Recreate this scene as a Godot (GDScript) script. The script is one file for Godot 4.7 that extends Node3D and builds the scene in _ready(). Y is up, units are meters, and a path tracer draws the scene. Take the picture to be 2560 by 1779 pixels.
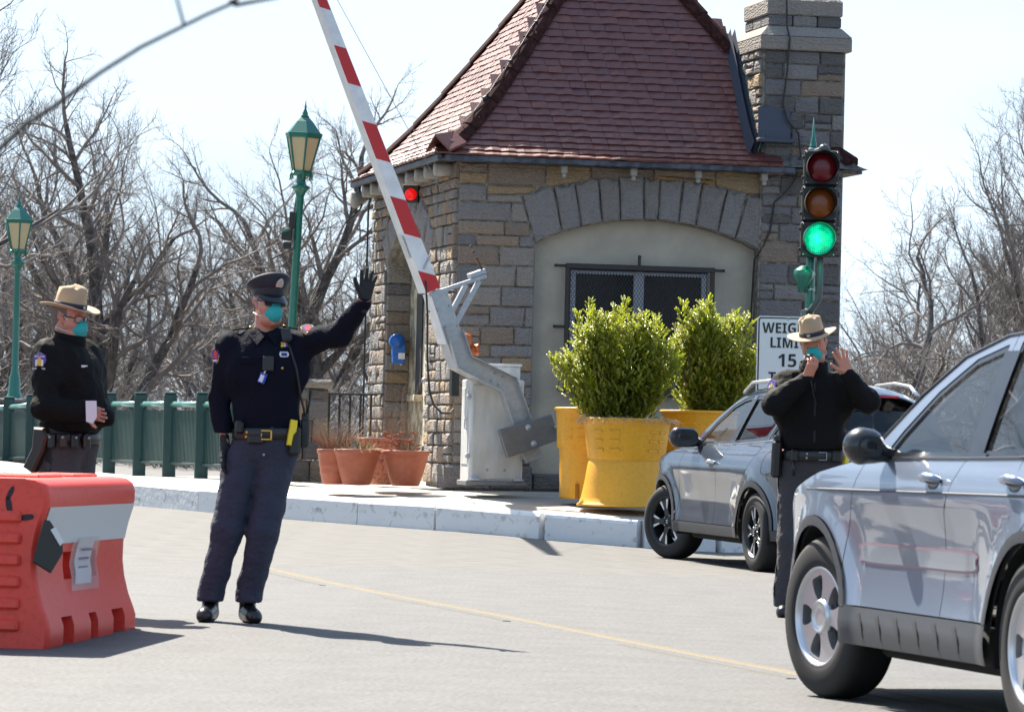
extends Node3D
# A guarded stone booth at a bridge plaza: officers, two cars, a lifted gate arm and bare woods behind.
# World: metres, y up, the road near the camera at y = 0, the camera looks along -z.

var M := {}
var rng := RandomNumberGenerator.new()


# ---------------------------------------------------------------- mesh builder
class MB:
	var st := SurfaceTool.new()
	var T := Transform3D()
	var col := Color.WHITE
	var r := RandomNumberGenerator.new()

	func _init() -> void:
		st.begin(Mesh.PRIMITIVE_TRIANGLES)
		st.set_smooth_group(-1)
		r.seed = 7

	func smooth(g := 1) -> MB:
		st.set_smooth_group(g)
		return self

	func flat() -> MB:
		st.set_smooth_group(-1)
		return self

	func at(t: Transform3D) -> MB:
		T = t
		return self

	func tri(a: Vector3, b: Vector3, c: Vector3) -> void:  # counter-clockwise seen from outside
		st.add_vertex(T * a)
		st.add_vertex(T * c)
		st.add_vertex(T * b)

	func quad(a: Vector3, b: Vector3, c: Vector3, d: Vector3) -> void:
		tri(a, b, c)
		tri(a, c, d)

	func ctri(a: Vector3, b: Vector3, c: Vector3, ca: Color, cb: Color, cc: Color) -> void:
		st.set_color(ca)
		st.add_vertex(T * a)
		st.set_color(cc)
		st.add_vertex(T * c)
		st.set_color(cb)
		st.add_vertex(T * b)

	func box(c: Vector3, s: Vector3, b := 0.0, turn := Basis()) -> MB:
		var old := T
		T = T * Transform3D(turn, c)
		var h := s / 2.0
		if b <= 0.0:
			quad(Vector3(-h.x, -h.y, h.z), Vector3(h.x, -h.y, h.z), Vector3(h.x, h.y, h.z), Vector3(-h.x, h.y, h.z))
			quad(Vector3(h.x, -h.y, -h.z), Vector3(-h.x, -h.y, -h.z), Vector3(-h.x, h.y, -h.z), Vector3(h.x, h.y, -h.z))
			quad(Vector3(-h.x, -h.y, -h.z), Vector3(-h.x, -h.y, h.z), Vector3(-h.x, h.y, h.z), Vector3(-h.x, h.y, -h.z))
			quad(Vector3(h.x, -h.y, h.z), Vector3(h.x, -h.y, -h.z), Vector3(h.x, h.y, -h.z), Vector3(h.x, h.y, h.z))
			quad(Vector3(-h.x, h.y, h.z), Vector3(h.x, h.y, h.z), Vector3(h.x, h.y, -h.z), Vector3(-h.x, h.y, -h.z))
			quad(Vector3(-h.x, -h.y, -h.z), Vector3(h.x, -h.y, -h.z), Vector3(h.x, -h.y, h.z), Vector3(-h.x, -h.y, h.z))
		else:
			var k := h - Vector3(b, b, b)
			for ax in 3:
				for sg in [-1.0, 1.0]:
					var u := (ax + 1) % 3
					var v := (ax + 2) % 3
					var P := []
					for q in [[-1, -1], [1, -1], [1, 1], [-1, 1]]:
						var p := Vector3()
						p[ax] = sg * h[ax]
						p[u] = q[0] * k[u]
						p[v] = q[1] * k[v]
						P.append(p)
					if sg > 0:
						quad(P[0], P[1], P[2], P[3])
					else:
						quad(P[3], P[2], P[1], P[0])
				for s1 in [-1.0, 1.0]:
					for s2 in [-1.0, 1.0]:
						var u := (ax + 1) % 3
						var v := (ax + 2) % 3
						var a := Vector3()
						a[u] = s1 * h[u]
						a[v] = s2 * k[v]
						a[ax] = -k[ax]
						var d := Vector3()
						d[u] = s1 * k[u]
						d[v] = s2 * h[v]
						d[ax] = -k[ax]
						var b2 := a
						b2[ax] = k[ax]
						var c2 := d
						c2[ax] = k[ax]
						if s1 * s2 > 0:
							quad(a, d, c2, b2)
						else:
							quad(b2, c2, d, a)
			for sx in [-1.0, 1.0]:
				for sy in [-1.0, 1.0]:
					for sz in [-1.0, 1.0]:
						var a := Vector3(sx * h.x, sy * k.y, sz * k.z)
						var b3 := Vector3(sx * k.x, sy * h.y, sz * k.z)
						var c3 := Vector3(sx * k.x, sy * k.y, sz * h.z)
						if sx * sy * sz > 0:
							tri(a, b3, c3)
						else:
							tri(a, c3, b3)
		T = old
		return self

	func ring_strip(A: PackedVector3Array, B: PackedVector3Array, closed := true) -> void:  # rings counter-clockwise about the way A -> B
		var n := A.size()
		for i in (n if closed else n - 1):
			var j := (i + 1) % n
			tri(A[i], A[j], B[j])
			tri(A[i], B[j], B[i])

	func fan(A: PackedVector3Array, up: bool) -> void:
		var c := Vector3()
		for p in A:
			c += p
		c /= A.size()
		for i in A.size():
			var j := (i + 1) % A.size()
			if up:
				tri(c, A[i], A[j])
			else:
				tri(c, A[j], A[i])

	func loft(rings: Array, caps := true, closed := true) -> MB:
		for i in rings.size() - 1:
			ring_strip(rings[i], rings[i + 1], closed)
		if caps:
			fan(rings[0], false)
			fan(rings[-1], true)
		return self

	func tube(pts: Array, radii, n := 8, caps := true) -> MB:
		var rings := []
		var side := Vector3()
		for i in pts.size():
			var p: Vector3 = pts[i]
			var d: Vector3 = (pts[mini(i + 1, pts.size() - 1)] - pts[maxi(i - 1, 0)]).normalized()
			if side == Vector3():
				side = d.cross(Vector3.UP if absf(d.y) < 0.9 else Vector3.RIGHT).normalized()
			side = (side - d * side.dot(d)).normalized()
			var up := d.cross(side)
			var rad: float = radii[i] if radii is Array else radii
			var R := PackedVector3Array()
			for k in n:
				var t := TAU * k / n
				R.append(p + (side * cos(t) + up * sin(t)) * rad)
			rings.append(R)
		return loft(rings, caps)

	func lathe(prof: Array, n := 24, caps := true) -> MB:  # prof: Vector2(radius, height) from the bottom up
		var rings := []
		for q in prof:
			var R := PackedVector3Array()
			for k in n:
				var t := -TAU * k / n
				R.append(Vector3(cos(t) * q.x, q.y, sin(t) * q.x))
			rings.append(R)
		return loft(rings, caps)

	func ball(c: Vector3, s: Vector3, nu := 14, nv := 9) -> MB:
		var old := T
		T = T * Transform3D(Basis(), c)
		var rings := []
		for i in range(0, nv + 1):
			var a := -PI / 2 + PI * i / nv
			var R := PackedVector3Array()
			for k in nu:
				var t := -TAU * k / nu
				R.append(Vector3(cos(t) * cos(a) * s.x, sin(a) * s.y, sin(t) * cos(a) * s.z))
			rings.append(R)
		loft(rings, false)
		T = old
		return self

	func prism(poly: PackedVector2Array, z0: float, z1: float, bev := 0.0) -> MB:  # polygon in x,y pulled along z
		var P := poly
		if Geometry2D.is_polygon_clockwise(P):
			P = P.duplicate()
			P.reverse()
		var n := P.size()
		var I := P
		if bev > 0.0:
			I = inset(P, bev)
		var zt := z1 - bev
		for i in n:
			var j := (i + 1) % n
			quad(Vector3(P[i].x, P[i].y, z0), Vector3(P[j].x, P[j].y, z0), Vector3(P[j].x, P[j].y, zt), Vector3(P[i].x, P[i].y, zt))
			if bev > 0.0:
				quad(Vector3(P[i].x, P[i].y, zt), Vector3(P[j].x, P[j].y, zt), Vector3(I[j].x, I[j].y, z1), Vector3(I[i].x, I[i].y, z1))
		var t := Geometry2D.triangulate_polygon(I)
		for k in range(0, t.size(), 3):
			ctri2(I[t[k]], I[t[k + 1]], I[t[k + 2]], z1, true)
		t = Geometry2D.triangulate_polygon(P)
		for k in range(0, t.size(), 3):
			ctri2(P[t[k]], P[t[k + 1]], P[t[k + 2]], z0, false)
		return self

	func ctri2(a: Vector2, b: Vector2, c: Vector2, z: float, up: bool) -> void:
		var ccw := (b - a).cross(c - a) > 0
		if ccw == up:
			tri(Vector3(a.x, a.y, z), Vector3(b.x, b.y, z), Vector3(c.x, c.y, z))
		else:
			tri(Vector3(a.x, a.y, z), Vector3(c.x, c.y, z), Vector3(b.x, b.y, z))

	static func inset(P: PackedVector2Array, d: float) -> PackedVector2Array:  # counter-clockwise polygon, moved inwards
		var out := PackedVector2Array()
		var n := P.size()
		for i in n:
			var e1 := (P[i] - P[(i + n - 1) % n]).normalized()
			var e2 := (P[(i + 1) % n] - P[i]).normalized()
			var n1 := Vector2(-e1.y, e1.x)
			var n2 := Vector2(-e2.y, e2.x)
			var m := n1 + n2
			m = m / maxf(0.35, m.dot(n1)) if m.length() > 0.01 else n1
			out.append(P[i] + m * d)
		return out

	# a rough stone: counter-clockwise outline in x,y, back at z0, face about z1
	func stone(P: PackedVector2Array, z0: float, z1: float, bev: float, rough: float) -> MB:
		var Q := PackedVector2Array()
		for i in P.size():
			var a := P[i]
			var b := P[(i + 1) % P.size()]
			var parts := clampi(int((b - a).length() / 0.13), 1, 4)
			for k in parts:
				var p := a.lerp(b, float(k) / parts)
				if k > 0:
					p += Vector2(r.randf_range(-1, 1), r.randf_range(-1, 1)) * 0.006
				Q.append(p)
		var I := inset(Q, bev)
		var n := Q.size()
		var zs := []
		var c := Vector2()
		for i in n:
			zs.append(z1 - bev * 0.4 + r.randf_range(-1, 1) * rough)
			c += I[i]
		c /= n
		c += Vector2(r.randf_range(-1, 1), r.randf_range(-1, 1)) * 0.03
		var zc := z1 + r.randf_range(0.2, 1.2) * rough
		for i in n:
			var j := (i + 1) % n
			var zi: float = zs[i]
			var zj: float = zs[j]
			quad(Vector3(Q[i].x, Q[i].y, z0), Vector3(Q[j].x, Q[j].y, z0), Vector3(Q[j].x, Q[j].y, zj - bev), Vector3(Q[i].x, Q[i].y, zi - bev))
			quad(Vector3(Q[i].x, Q[i].y, zi - bev), Vector3(Q[j].x, Q[j].y, zj - bev), Vector3(I[j].x, I[j].y, zj), Vector3(I[i].x, I[i].y, zi))
			tri(Vector3(I[i].x, I[i].y, zi), Vector3(I[j].x, I[j].y, zj), Vector3(c.x, c.y, zc))
		return self

	func mesh() -> ArrayMesh:
		st.generate_normals()
		return st.commit()


# ---------------------------------------------------------------- nodes
func obj(called: String, shape, m: Material, parent: Node = self, at := Transform3D()) -> MeshInstance3D:
	var o := MeshInstance3D.new()
	o.name = called
	o.mesh = (shape as MB).mesh() if shape is MB else shape
	o.material_override = m
	o.transform = at
	parent.add_child(o, true)
	return o


func thing(called: String, label: String, category: String, at := Vector3.ZERO, turn := 0.0, group := "") -> Node3D:
	var o := Node3D.new()
	o.name = called
	add_child(o, true)
	o.position = at
	o.rotation.y = turn
	return tag(o, label, category, group)


func tag(o: Node3D, label := "", category := "", group := "", kind := "") -> Node3D:
	if label:
		o.set_meta("label", label)
	if category:
		o.set_meta("category", category)
	if group:
		o.set_meta("group", group)
	if kind:
		o.set_meta("kind", kind)
	return o


func struct(called: String, shape, m: Material) -> MeshInstance3D:
	var o := obj(called, shape, m)
	o.set_meta("kind", "structure")
	return o


func dup(o: Node3D, label: String, at: Vector3, turn := 0.0) -> Node3D:
	var c: Node3D = o.duplicate()
	c.name = o.name
	add_child(c, true)
	c.position = at
	c.rotation.y = turn
	c.set_meta("label", label)
	return c


func xf(p: Vector3, deg := Vector3.ZERO) -> Transform3D:
	return Transform3D(Basis.from_euler(Vector3(deg_to_rad(deg.x), deg_to_rad(deg.y), deg_to_rad(deg.z))), p)


# ---------------------------------------------------------------- materials
func noise(sd: int, freq: float, oct := 4, kind := FastNoiseLite.TYPE_SIMPLEX_SMOOTH) -> FastNoiseLite:
	var n := FastNoiseLite.new()
	n.seed = sd
	n.noise_type = kind
	n.frequency = freq
	n.fractal_octaves = oct
	return n


func ntex(n: FastNoiseLite, lo: Color, hi: Color, size := 512, a := 0.25, b := 0.75) -> ImageTexture:
	var im := n.get_seamless_image(size, size, false, false, 0.15)
	var d := im.get_data()
	var out := PackedByteArray()
	out.resize(size * size * 3)
	var lut := PackedByteArray()
	lut.resize(768)
	for i in 256:
		var t := smoothstep(a, b, i / 255.0)
		var c := lo.lerp(hi, t)
		lut[i * 3] = int(c.r * 255)
		lut[i * 3 + 1] = int(c.g * 255)
		lut[i * 3 + 2] = int(c.b * 255)
	for i in size * size:
		var k := d[i] * 3
		out[i * 3] = lut[k]
		out[i * 3 + 1] = lut[k + 1]
		out[i * 3 + 2] = lut[k + 2]
	return ImageTexture.create_from_image(Image.create_from_data(size, size, false, Image.FORMAT_RGB8, out))


func mat(called: String, c: Color, rough := 0.8, o := {}) -> StandardMaterial3D:  # c: linear base colour
	var m := StandardMaterial3D.new()
	m.resource_name = called
	m.albedo_color = c.linear_to_srgb()
	m.roughness = rough
	m.metallic = o.get("metal", 0.0)
	if o.has("spec"):
		m.metallic_specular = o.spec
	if o.has("tex"):
		m.albedo_texture = o.tex
	if o.has("bump"):
		m.heightmap_enabled = true
		m.heightmap_texture = o.btex
		m.heightmap_scale = o.bump
	if o.has("scale"):
		m.uv1_triplanar = true
		m.uv1_world_triplanar = o.get("world", true)
		m.uv1_scale = o.scale if o.scale is Vector3 else Vector3.ONE * o.scale
	if o.has("coat"):
		m.clearcoat_enabled = true
		m.clearcoat = o.coat
		m.clearcoat_roughness = o.get("coat_rough", 0.03)
	if o.has("sheen"):
		m.rim_enabled = true
		m.rim = o.sheen
		m.rim_tint = 0.5
	if o.has("glow"):
		m.emission_enabled = true
		m.emission = o.glow
		m.emission_energy_multiplier = o.get("glow_energy", 1.0)
	if o.has("back"):
		m.backlight_enabled = true
		m.backlight = o.back
	M[called] = m
	return m


var X := {}


func textures() -> void:
	X.fine = ntex(noise(3, 0.09, 3), Color(0.72, 0.72, 0.72), Color(1, 1, 1))
	X.cloud = ntex(noise(5, 0.012, 5), Color(0.66, 0.66, 0.66), Color(1, 1, 1))
	X.soft = ntex(noise(6, 0.010, 4), Color(0.93, 0.93, 0.93), Color(1, 1, 1))
	X.grit = ntex(noise(8, 0.22, 2), Color(0.42, 0.42, 0.43), Color(1, 1, 1), 512, 0.3, 0.8)
	X.stain = ntex(noise(9, 0.014, 6), Color(0.60, 0.58, 0.57), Color(1, 1, 1), 512, 0.22, 0.46)
	X.chips = ntex(noise(10, 0.012, 6), Color(0.60, 0.59, 0.58), Color(1, 1, 1), 512, 0.12, 0.34)
	X.road_patch = ntex(noise(11, 0.02, 5), Color(0.86, 0.86, 0.85), Color(1, 1, 1))
	X.scuff = ntex(noise(12, 0.02, 6), Color(0.93, 0.92, 0.90), Color(1, 1, 1), 512, 0.12, 0.50)
	X.hfine = ntex(noise(13, 0.11, 4), Color.BLACK, Color.WHITE, 512, 0.1, 0.9)
	X.hcloud = ntex(noise(15, 0.02, 5), Color.BLACK, Color.WHITE, 512, 0.1, 0.9)
	X.hridge = ntex(noise(16, 0.025, 5, FastNoiseLite.TYPE_PERLIN), Color.BLACK, Color.WHITE, 512, 0.15, 0.85)


func materials() -> void:
	textures()
	mat("asphalt", Color(0.092, 0.0925, 0.0945), 0.8, {"tex": asphalt_texture(), "scale": 0.33, "bump": 0.35, "btex": X.hfine})
	mat("concrete", Color(0.37, 0.35, 0.305), 0.85, {"tex": X.soft, "scale": 0.35, "bump": 0.15, "btex": X.hfine})
	mat("kerb_paint", Color(0.70, 0.70, 0.69), 0.7, {"tex": X.chips, "scale": Vector3(0.9, 0.9, 0.9), "bump": 0.3, "btex": X.hcloud})
	mat("yellow_kerb_paint", Color(0.62, 0.40, 0.08), 0.7, {"tex": X.cloud, "scale": 1.0})
	mat("worn_line", Color(0.155, 0.142, 0.115), 0.85, {"tex": X.grit, "scale": 1.3})
	mat("gutter_concrete", Color(0.104, 0.1015, 0.097), 0.85, {"tex": X.road_patch, "scale": Vector3(0.25, 0.25, 0.7), "bump": 0.2, "btex": X.hfine})
	mat("yellow_line", Color(0.30, 0.235, 0.125), 0.85, {"tex": X.grit, "scale": 1.3})
	mat("tar", Color(0.02, 0.02, 0.02), 0.8)
	mat("mortar", Color(0.27, 0.25, 0.21), 0.95, {"tex": X.cloud, "scale": 1.5, "bump": 0.4, "btex": X.hfine})
	mat("stucco", Color(0.38, 0.35, 0.29), 0.9, {"tex": X.soft, "scale": 0.45, "bump": 0.25, "btex": X.hfine})
	mat("cream_stucco", Color(0.52, 0.45, 0.32), 0.9, {"tex": X.cloud, "scale": 0.7, "bump": 0.2, "btex": X.hfine})
	var sc := [Color(0.285, 0.265, 0.255), Color(0.215, 0.205, 0.21), Color(0.345, 0.31, 0.275), Color(0.36, 0.28, 0.21), Color(0.40, 0.29, 0.175), Color(0.44, 0.25, 0.09), Color(0.15, 0.14, 0.14), Color(0.30, 0.235, 0.185), Color(0.30, 0.285, 0.285)]
	for i in sc.size():
		mat("stone%d" % i, sc[i], 0.88, {"tex": X.fine, "scale": Vector3(1.6, 3.6, 1.6), "bump": 1.6, "btex": X.hridge})
	var tc := [Color(0.136, 0.044, 0.036), Color(0.118, 0.039, 0.033), Color(0.126, 0.042, 0.036), Color(0.152, 0.047, 0.034), Color(0.108, 0.039, 0.037)]
	for i in tc.size():
		mat("tile%d" % i, tc[i], 0.45, {"tex": X.soft, "scale": 1.8, "bump": 0.15, "btex": X.hfine, "spec": 0.5})
	mat("ridge_tile", Color(0.058, 0.024, 0.021), 0.85, {"tex": X.cloud, "scale": 2.0, "spec": 0.2})
	mat("gutter_metal", Color(0.09, 0.10, 0.13), 0.45, {"metal": 0.5, "tex": X.cloud, "scale": 1.0})
	mat("verdigris", Color(0.16, 0.30, 0.28), 0.7, {"tex": X.stain, "scale": 2.0})
	mat("lead", Color(0.05, 0.06, 0.085), 0.5, {"metal": 0.4})
	mat("black_iron", Color(0.016, 0.017, 0.018), 0.5)
	mat("cable", Color(0.012, 0.012, 0.012), 0.55)
	mat("white_paint", Color(0.74, 0.74, 0.72), 0.5, {"tex": X.soft, "scale": 1.0})
	mat("cabinet_paint", Color(0.60, 0.61, 0.60), 0.45, {"tex": X.soft, "scale": Vector3(2.5, 0.7, 2.5)})
	mat("cabinet_front", Color(0.46, 0.455, 0.43), 0.6, {"tex": X.soft, "scale": Vector3(1.6, 0.5, 1.6)})
	mat("door_paint", Color(0.66, 0.60, 0.47), 0.5, {"tex": X.soft, "scale": 1.0})
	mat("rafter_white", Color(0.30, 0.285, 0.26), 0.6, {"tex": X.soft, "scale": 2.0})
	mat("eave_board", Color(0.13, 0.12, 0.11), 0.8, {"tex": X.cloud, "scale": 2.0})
	mat("dark_interior", Color(0.012, 0.013, 0.016), 0.6)
	mat("mullion", Color(0.40, 0.43, 0.50), 0.5)
	mat("cage_iron", Color(0.022, 0.020, 0.019), 0.6)
	mat("cage_wire", Color(0.06, 0.06, 0.065), 0.45, {"metal": 0.6})
	mat("glass_dark", Color(0.008, 0.009, 0.011), 0.12, {"spec": 0.3})
	mat("galvanised", Color(0.40, 0.43, 0.47), 0.45, {"metal": 0.35, "tex": X.soft, "scale": 3.0})
	mat("galvanised_dull", Color(0.17, 0.18, 0.195), 0.5, {"metal": 0.3, "tex": X.soft, "scale": 2.0})
	mat("bolt", Color(0.35, 0.36, 0.38), 0.4, {"metal": 0.8})
	mat("gate_white", Color(0.76, 0.77, 0.78), 0.42, {"tex": X.soft, "scale": 1.0})
	mat("gate_red", Color(0.50, 0.016, 0.022), 0.42)
	mat("orange_plastic", Color(0.62, 0.15, 0.035), 0.5, {"tex": X.cloud, "scale": 3.0})
	mat("blue_plastic", Color(0.01, 0.11, 0.42), 0.4)
	mat("terracotta", Color(0.40, 0.105, 0.05), 0.55, {"tex": X.soft, "scale": 3.0})
	mat("pale_terracotta", Color(0.46, 0.20, 0.13), 0.8, {"tex": X.stain, "scale": 3.0})
	mat("soil", Color(0.10, 0.075, 0.05), 0.95, {"tex": X.fine, "scale": 4.0})
	mat("dry_stem", Color(0.26, 0.17, 0.11), 0.9)
	mat("rust_bloom", Color(0.30, 0.075, 0.03), 0.9)
	mat("straw", Color(0.42, 0.31, 0.20), 0.9)
	mat("yellow_plastic", Color(0.68, 0.325, 0.010), 0.42, {"tex": X.scuff, "scale": 2.2})
	mat("fence_green", Color(0.006, 0.046, 0.045), 0.45, {"tex": X.soft, "scale": 1.5})
	mat("lamp_green", Color(0.005, 0.135, 0.098), 0.32, {"coat": 0.3})
	mat("lamp_pane", Color(0.66, 0.56, 0.34), 0.35, {"back": Color(0.75, 0.68, 0.45)})
	mat("signal_black", Color(0.014, 0.017, 0.015), 0.5)
	mat("sign_white", Color(0.66, 0.66, 0.67), 0.45)
	mat("sign_black", Color(0.012, 0.012, 0.012), 0.5)
	mat("bark", Color(0.128, 0.118, 0.113), 0.95, {"tex": X.cloud, "scale": 0.8})
	mat("twig", Color(0.185, 0.168, 0.158), 0.95)
	mat("near_bark", Color(0.055, 0.048, 0.045), 0.9)
	mat("leaf_litter", Color(0.13, 0.10, 0.07), 1.0, {"tex": X.stain, "scale": 0.5})
	mat("river", Color(0.30, 0.36, 0.40), 0.12)


func asphalt_texture() -> ImageTexture:  # 3 m of worn road: stones in tar, faint wheel polish, hairline cracks, a few spots
	var n := 1024
	var big := noise(41, 0.006, 4)
	var r := RandomNumberGenerator.new()
	r.seed = 42
	var im := Image.create(n, n, false, Image.FORMAT_RGB8)
	var wide := big.get_seamless_image(n, n)
	for y in n:
		for x in n:
			var v := 0.86 + 0.14 * wide.get_pixel(x, y).r
			v *= 0.78 + 0.30 * pow(r.randf(), 0.7)
			if r.randf() < 0.018:
				v = minf(1.0, v * 1.5)
			v = minf(v, 1.0)
			im.set_pixel(x, y, Color(v, v, v * 0.995))
	for k in 7:  # cracks
		var p := Vector2(r.randf() * n, r.randf() * n)
		var d := Vector2.from_angle(r.randf() * TAU)
		for i in r.randi_range(120, 420):
			d = d.rotated(r.randf_range(-0.35, 0.35))
			p += d
			var q := Vector2i(posmod(int(p.x), n), posmod(int(p.y), n))
			im.set_pixel(q.x, q.y, im.get_pixel(q.x, q.y) * 0.62)
	for k in 60:  # specks of grit and old gum
		var c := Vector2i(r.randi() % n, r.randi() % n)
		var rad := r.randi_range(1, 3)
		for y in range(-rad, rad + 1):
			for x in range(-rad, rad + 1):
				if x * x + y * y <= rad * rad:
					var q := Vector2i(posmod(c.x + x, n), posmod(c.y + y, n))
					im.set_pixel(q.x, q.y, im.get_pixel(q.x, q.y) * 0.66)
	return ImageTexture.create_from_image(im)


# ---------------------------------------------------------------- the lie of the land
func road_y(x: float, z: float) -> float:  # z: metres ahead of the camera
	var d := z - 28.0
	var rise := 0.016 * (d + sqrt(d * d + 16.0)) * 0.5
	return rise - 0.045 * clampf(x + 0.3, 0.0, 2.4) * smoothstep(30.0, 40.0, z) - 0.02 + 0.055 * exp(-pow((x + 1.6) / 1.6, 2.0) - pow((z - 24.0) / 3.2, 2.0))


const KERB := [[9.0, 45.5], [5.0, 42.6], [3.2, 40.6], [1.97, 39.9], [1.28, 39.8], [0.4, 40.1], [-0.61, 41.0], [-1.4, 42.0], [-2.26, 43.2], [-3.2, 44.7], [-4.1, 46.2], [-5.2, 48.8], [-6.37, 52.0], [-8.5, 57.0], [-13.0, 68.0]]


func kerb_top(i: int) -> float:
	return road_y(KERB[i][0], KERB[i][1]) + 0.255


func build_ground() -> void:
	# the road: one sheet, finer near the camera
	var s := MB.new().smooth()
	var xs := []
	for i in range(-30, 31):
		var t := i / 30.0
		xs.append(signf(t) * (absf(t) * 8.0 + pow(absf(t), 4) * 60.0))
	var zs := []
	for i in 61:
		zs.append(-12.0 + 84.0 * i / 60.0)
	for i in xs.size() - 1:
		for j in zs.size() - 1:
			var P := []
			for q in [[0, 0], [1, 0], [1, 1], [0, 1]]:
				P.append(Vector3(xs[i + q[0]], road_y(xs[i + q[0]], zs[j + q[1]]), -zs[j + q[1]]))
			s.quad(P[0], P[1], P[2], P[3])
	struct("road", s, M.asphalt)
	# the far ground falls away behind the wall to a river
	var g := MB.new().smooth()
	var gx := []
	for i in range(-24, 25):
		gx.append(i * (4.0 + absf(i) * 1.2))
	var gz := [50.0, 53.0, 56.0, 60.0, 65.0, 72.0, 80.0, 90.0, 105.0, 125.0, 150.0, 180.0, 220.0]
	var hn := noise(44, 0.06, 3)
	for i in gx.size() - 1:
		for j in gz.size() - 1:
			var P := []
			for q in [[0, 0], [1, 0], [1, 1], [0, 1]]:
				var x: float = gx[i + q[0]]
				var z: float = gz[j + q[1]]
				P.append(Vector3(x, land_y(x, z) + hn.get_noise_2d(x, z) * 0.6, -z))
			g.quad(P[0], P[1], P[2], P[3])
	struct("woodland_ground", g, M.leaf_litter)
	var w := MB.new()
	w.quad(Vector3(-2500, -6.6, -165), Vector3(2500, -6.6, -165), Vector3(2500, -6.6, -4000), Vector3(-2500, -6.6, -4000))
	struct("river", w, M.river)
	# the raised pavement with its painted kerb
	var p := MB.new().smooth(2)
	var back := [[9.0, 52.5, 0.66], [6.0, 51.5, 0.66], [4.6, 51.0, 0.66], [3.6, 51.0, 0.66], [2.6, 51.0, 0.66], [1.0, 51.0, 0.66], [-0.6, 51.0, 0.66], [-1.8, 50.6, 0.62], [-2.9, 49.6, 0.60], [-3.7, 49.4, 0.58], [-4.6, 50.6, 0.56], [-5.6, 52.6, 0.60], [-6.6, 54.6, 0.66], [-9.0, 60.0, 0.72], [-13.6, 71.0, 0.9]]
	for i in KERB.size() - 1:
		var rows := []
		for k in 7:
			var t := k / 6.0
			var u := 1.0 - (1.0 - t) * (1.0 - t)
			var A := Vector3(KERB[i][0], lerpf(kerb_top(i), back[i][2], u), -KERB[i][1]).lerp(Vector3(back[i][0], back[i][2], -back[i][1]), t)
			A.y = lerpf(kerb_top(i), back[i][2], u)
			var B := Vector3(KERB[i + 1][0], 0, -KERB[i + 1][1]).lerp(Vector3(back[i + 1][0], 0, -back[i + 1][1]), t)
			B.y = lerpf(kerb_top(i + 1), back[i + 1][2], u)
			rows.append([A, B])
		for k in 6:
			p.quad(rows[k][1], rows[k][0], rows[k + 1][0], rows[k + 1][1])
	struct("pavement", p, M.concrete)
	# the kerb is cast in lengths: each is a piece of its own
	var kerb := Node3D.new()
	kerb.name = "kerb"
	add_child(kerb)
	kerb.set_meta("kind", "structure")
	rng.seed = 31
	for i in KERB.size() - 1:
		var a := Vector3(KERB[i][0], 0, -KERB[i][1])
		var b := Vector3(KERB[i + 1][0], 0, -KERB[i + 1][1])
		var parts := maxi(1, int(round((b - a).length() / 1.25)))
		for k in parts:
			var p0 := a.lerp(b, k / float(parts))
			var p1 := a.lerp(b, (k + 1) / float(parts))
			var y0 := lerpf(kerb_top(i), kerb_top(i + 1), k / float(parts))
			var y1 := lerpf(kerb_top(i), kerb_top(i + 1), (k + 1) / float(parts))
			kerb_piece(kerb, p0, p1, y0, y1, i >= 11)
	# joint of dirt at the foot of the kerb
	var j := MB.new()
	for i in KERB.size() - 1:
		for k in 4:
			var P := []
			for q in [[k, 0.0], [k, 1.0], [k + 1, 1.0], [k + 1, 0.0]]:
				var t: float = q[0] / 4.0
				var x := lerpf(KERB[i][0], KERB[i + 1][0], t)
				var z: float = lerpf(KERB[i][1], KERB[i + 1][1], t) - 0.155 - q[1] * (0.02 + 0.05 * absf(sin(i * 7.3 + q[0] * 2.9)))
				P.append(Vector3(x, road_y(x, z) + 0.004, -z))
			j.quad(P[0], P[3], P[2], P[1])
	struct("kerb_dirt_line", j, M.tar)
	# paler concrete lane along the kerb
	var cs := MB.new().smooth()
	var cx := []
	for i in range(-26, 19):
		cx.append(i * 0.5)
	for i in cx.size() - 1:
		for k in 10:
			var P := []
			for q in [[i, k], [i + 1, k], [i + 1, k + 1], [i, k + 1]]:
				var x: float = cx[q[0]]
				var zk := kerb_z(x) - 0.10
				var z0 := 32.35 + 0.03 * x + 0.05 * sin(x * 1.7)
				var z := lerpf(z0, zk, q[1] / 10.0)
				P.append(Vector3(x, road_y(x, z) + (0.004 if q[1] > 0 else -0.004), -z))
			cs.quad(P[0], P[1], P[2], P[3])
	struct("gutter_pavement", cs, M.gutter_concrete)
	# painted line down the road, worn, with its pale twin
	for off in [0.0, 0.16]:
		var l := MB.new()
		var L := [Vector2(-1.85, 32.25), Vector2(-0.45, 27.2), Vector2(1.401, 20.5), Vector2(2.189, 17.5), Vector2(3.6, 11.5)]
		var wd := 0.045 if off == 0.0 else 0.03
		for i in L.size() - 1:
			for k in 6:
				var P := []
				for q in [[k, -1.0], [k + 1, -1.0], [k + 1, -0.7], [k, -0.7], [k + 1, 0.7], [k, 0.7], [k + 1, 1.0], [k, 1.0]]:
					var c: Vector2 = L[i].lerp(L[i + 1], q[0] / 6.0)
					c.x += q[1] * wd - off
					c.y -= off * 0.6
					P.append(Vector3(c.x, road_y(c.x, c.y) + (0.004 if absf(q[1]) < 0.9 else -0.002), -c.y))
				if off == 0.0 or (i * 6 + k) % 5 < 3:
					l.quad(P[0], P[3], P[2], P[1])
					l.quad(P[3], P[5], P[4], P[2])
					l.quad(P[5], P[7], P[6], P[4])
		struct("yellow_road_line" if off == 0.0 else "worn_road_line", l, M.yellow_line if off == 0.0 else M.worn_line)


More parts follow.
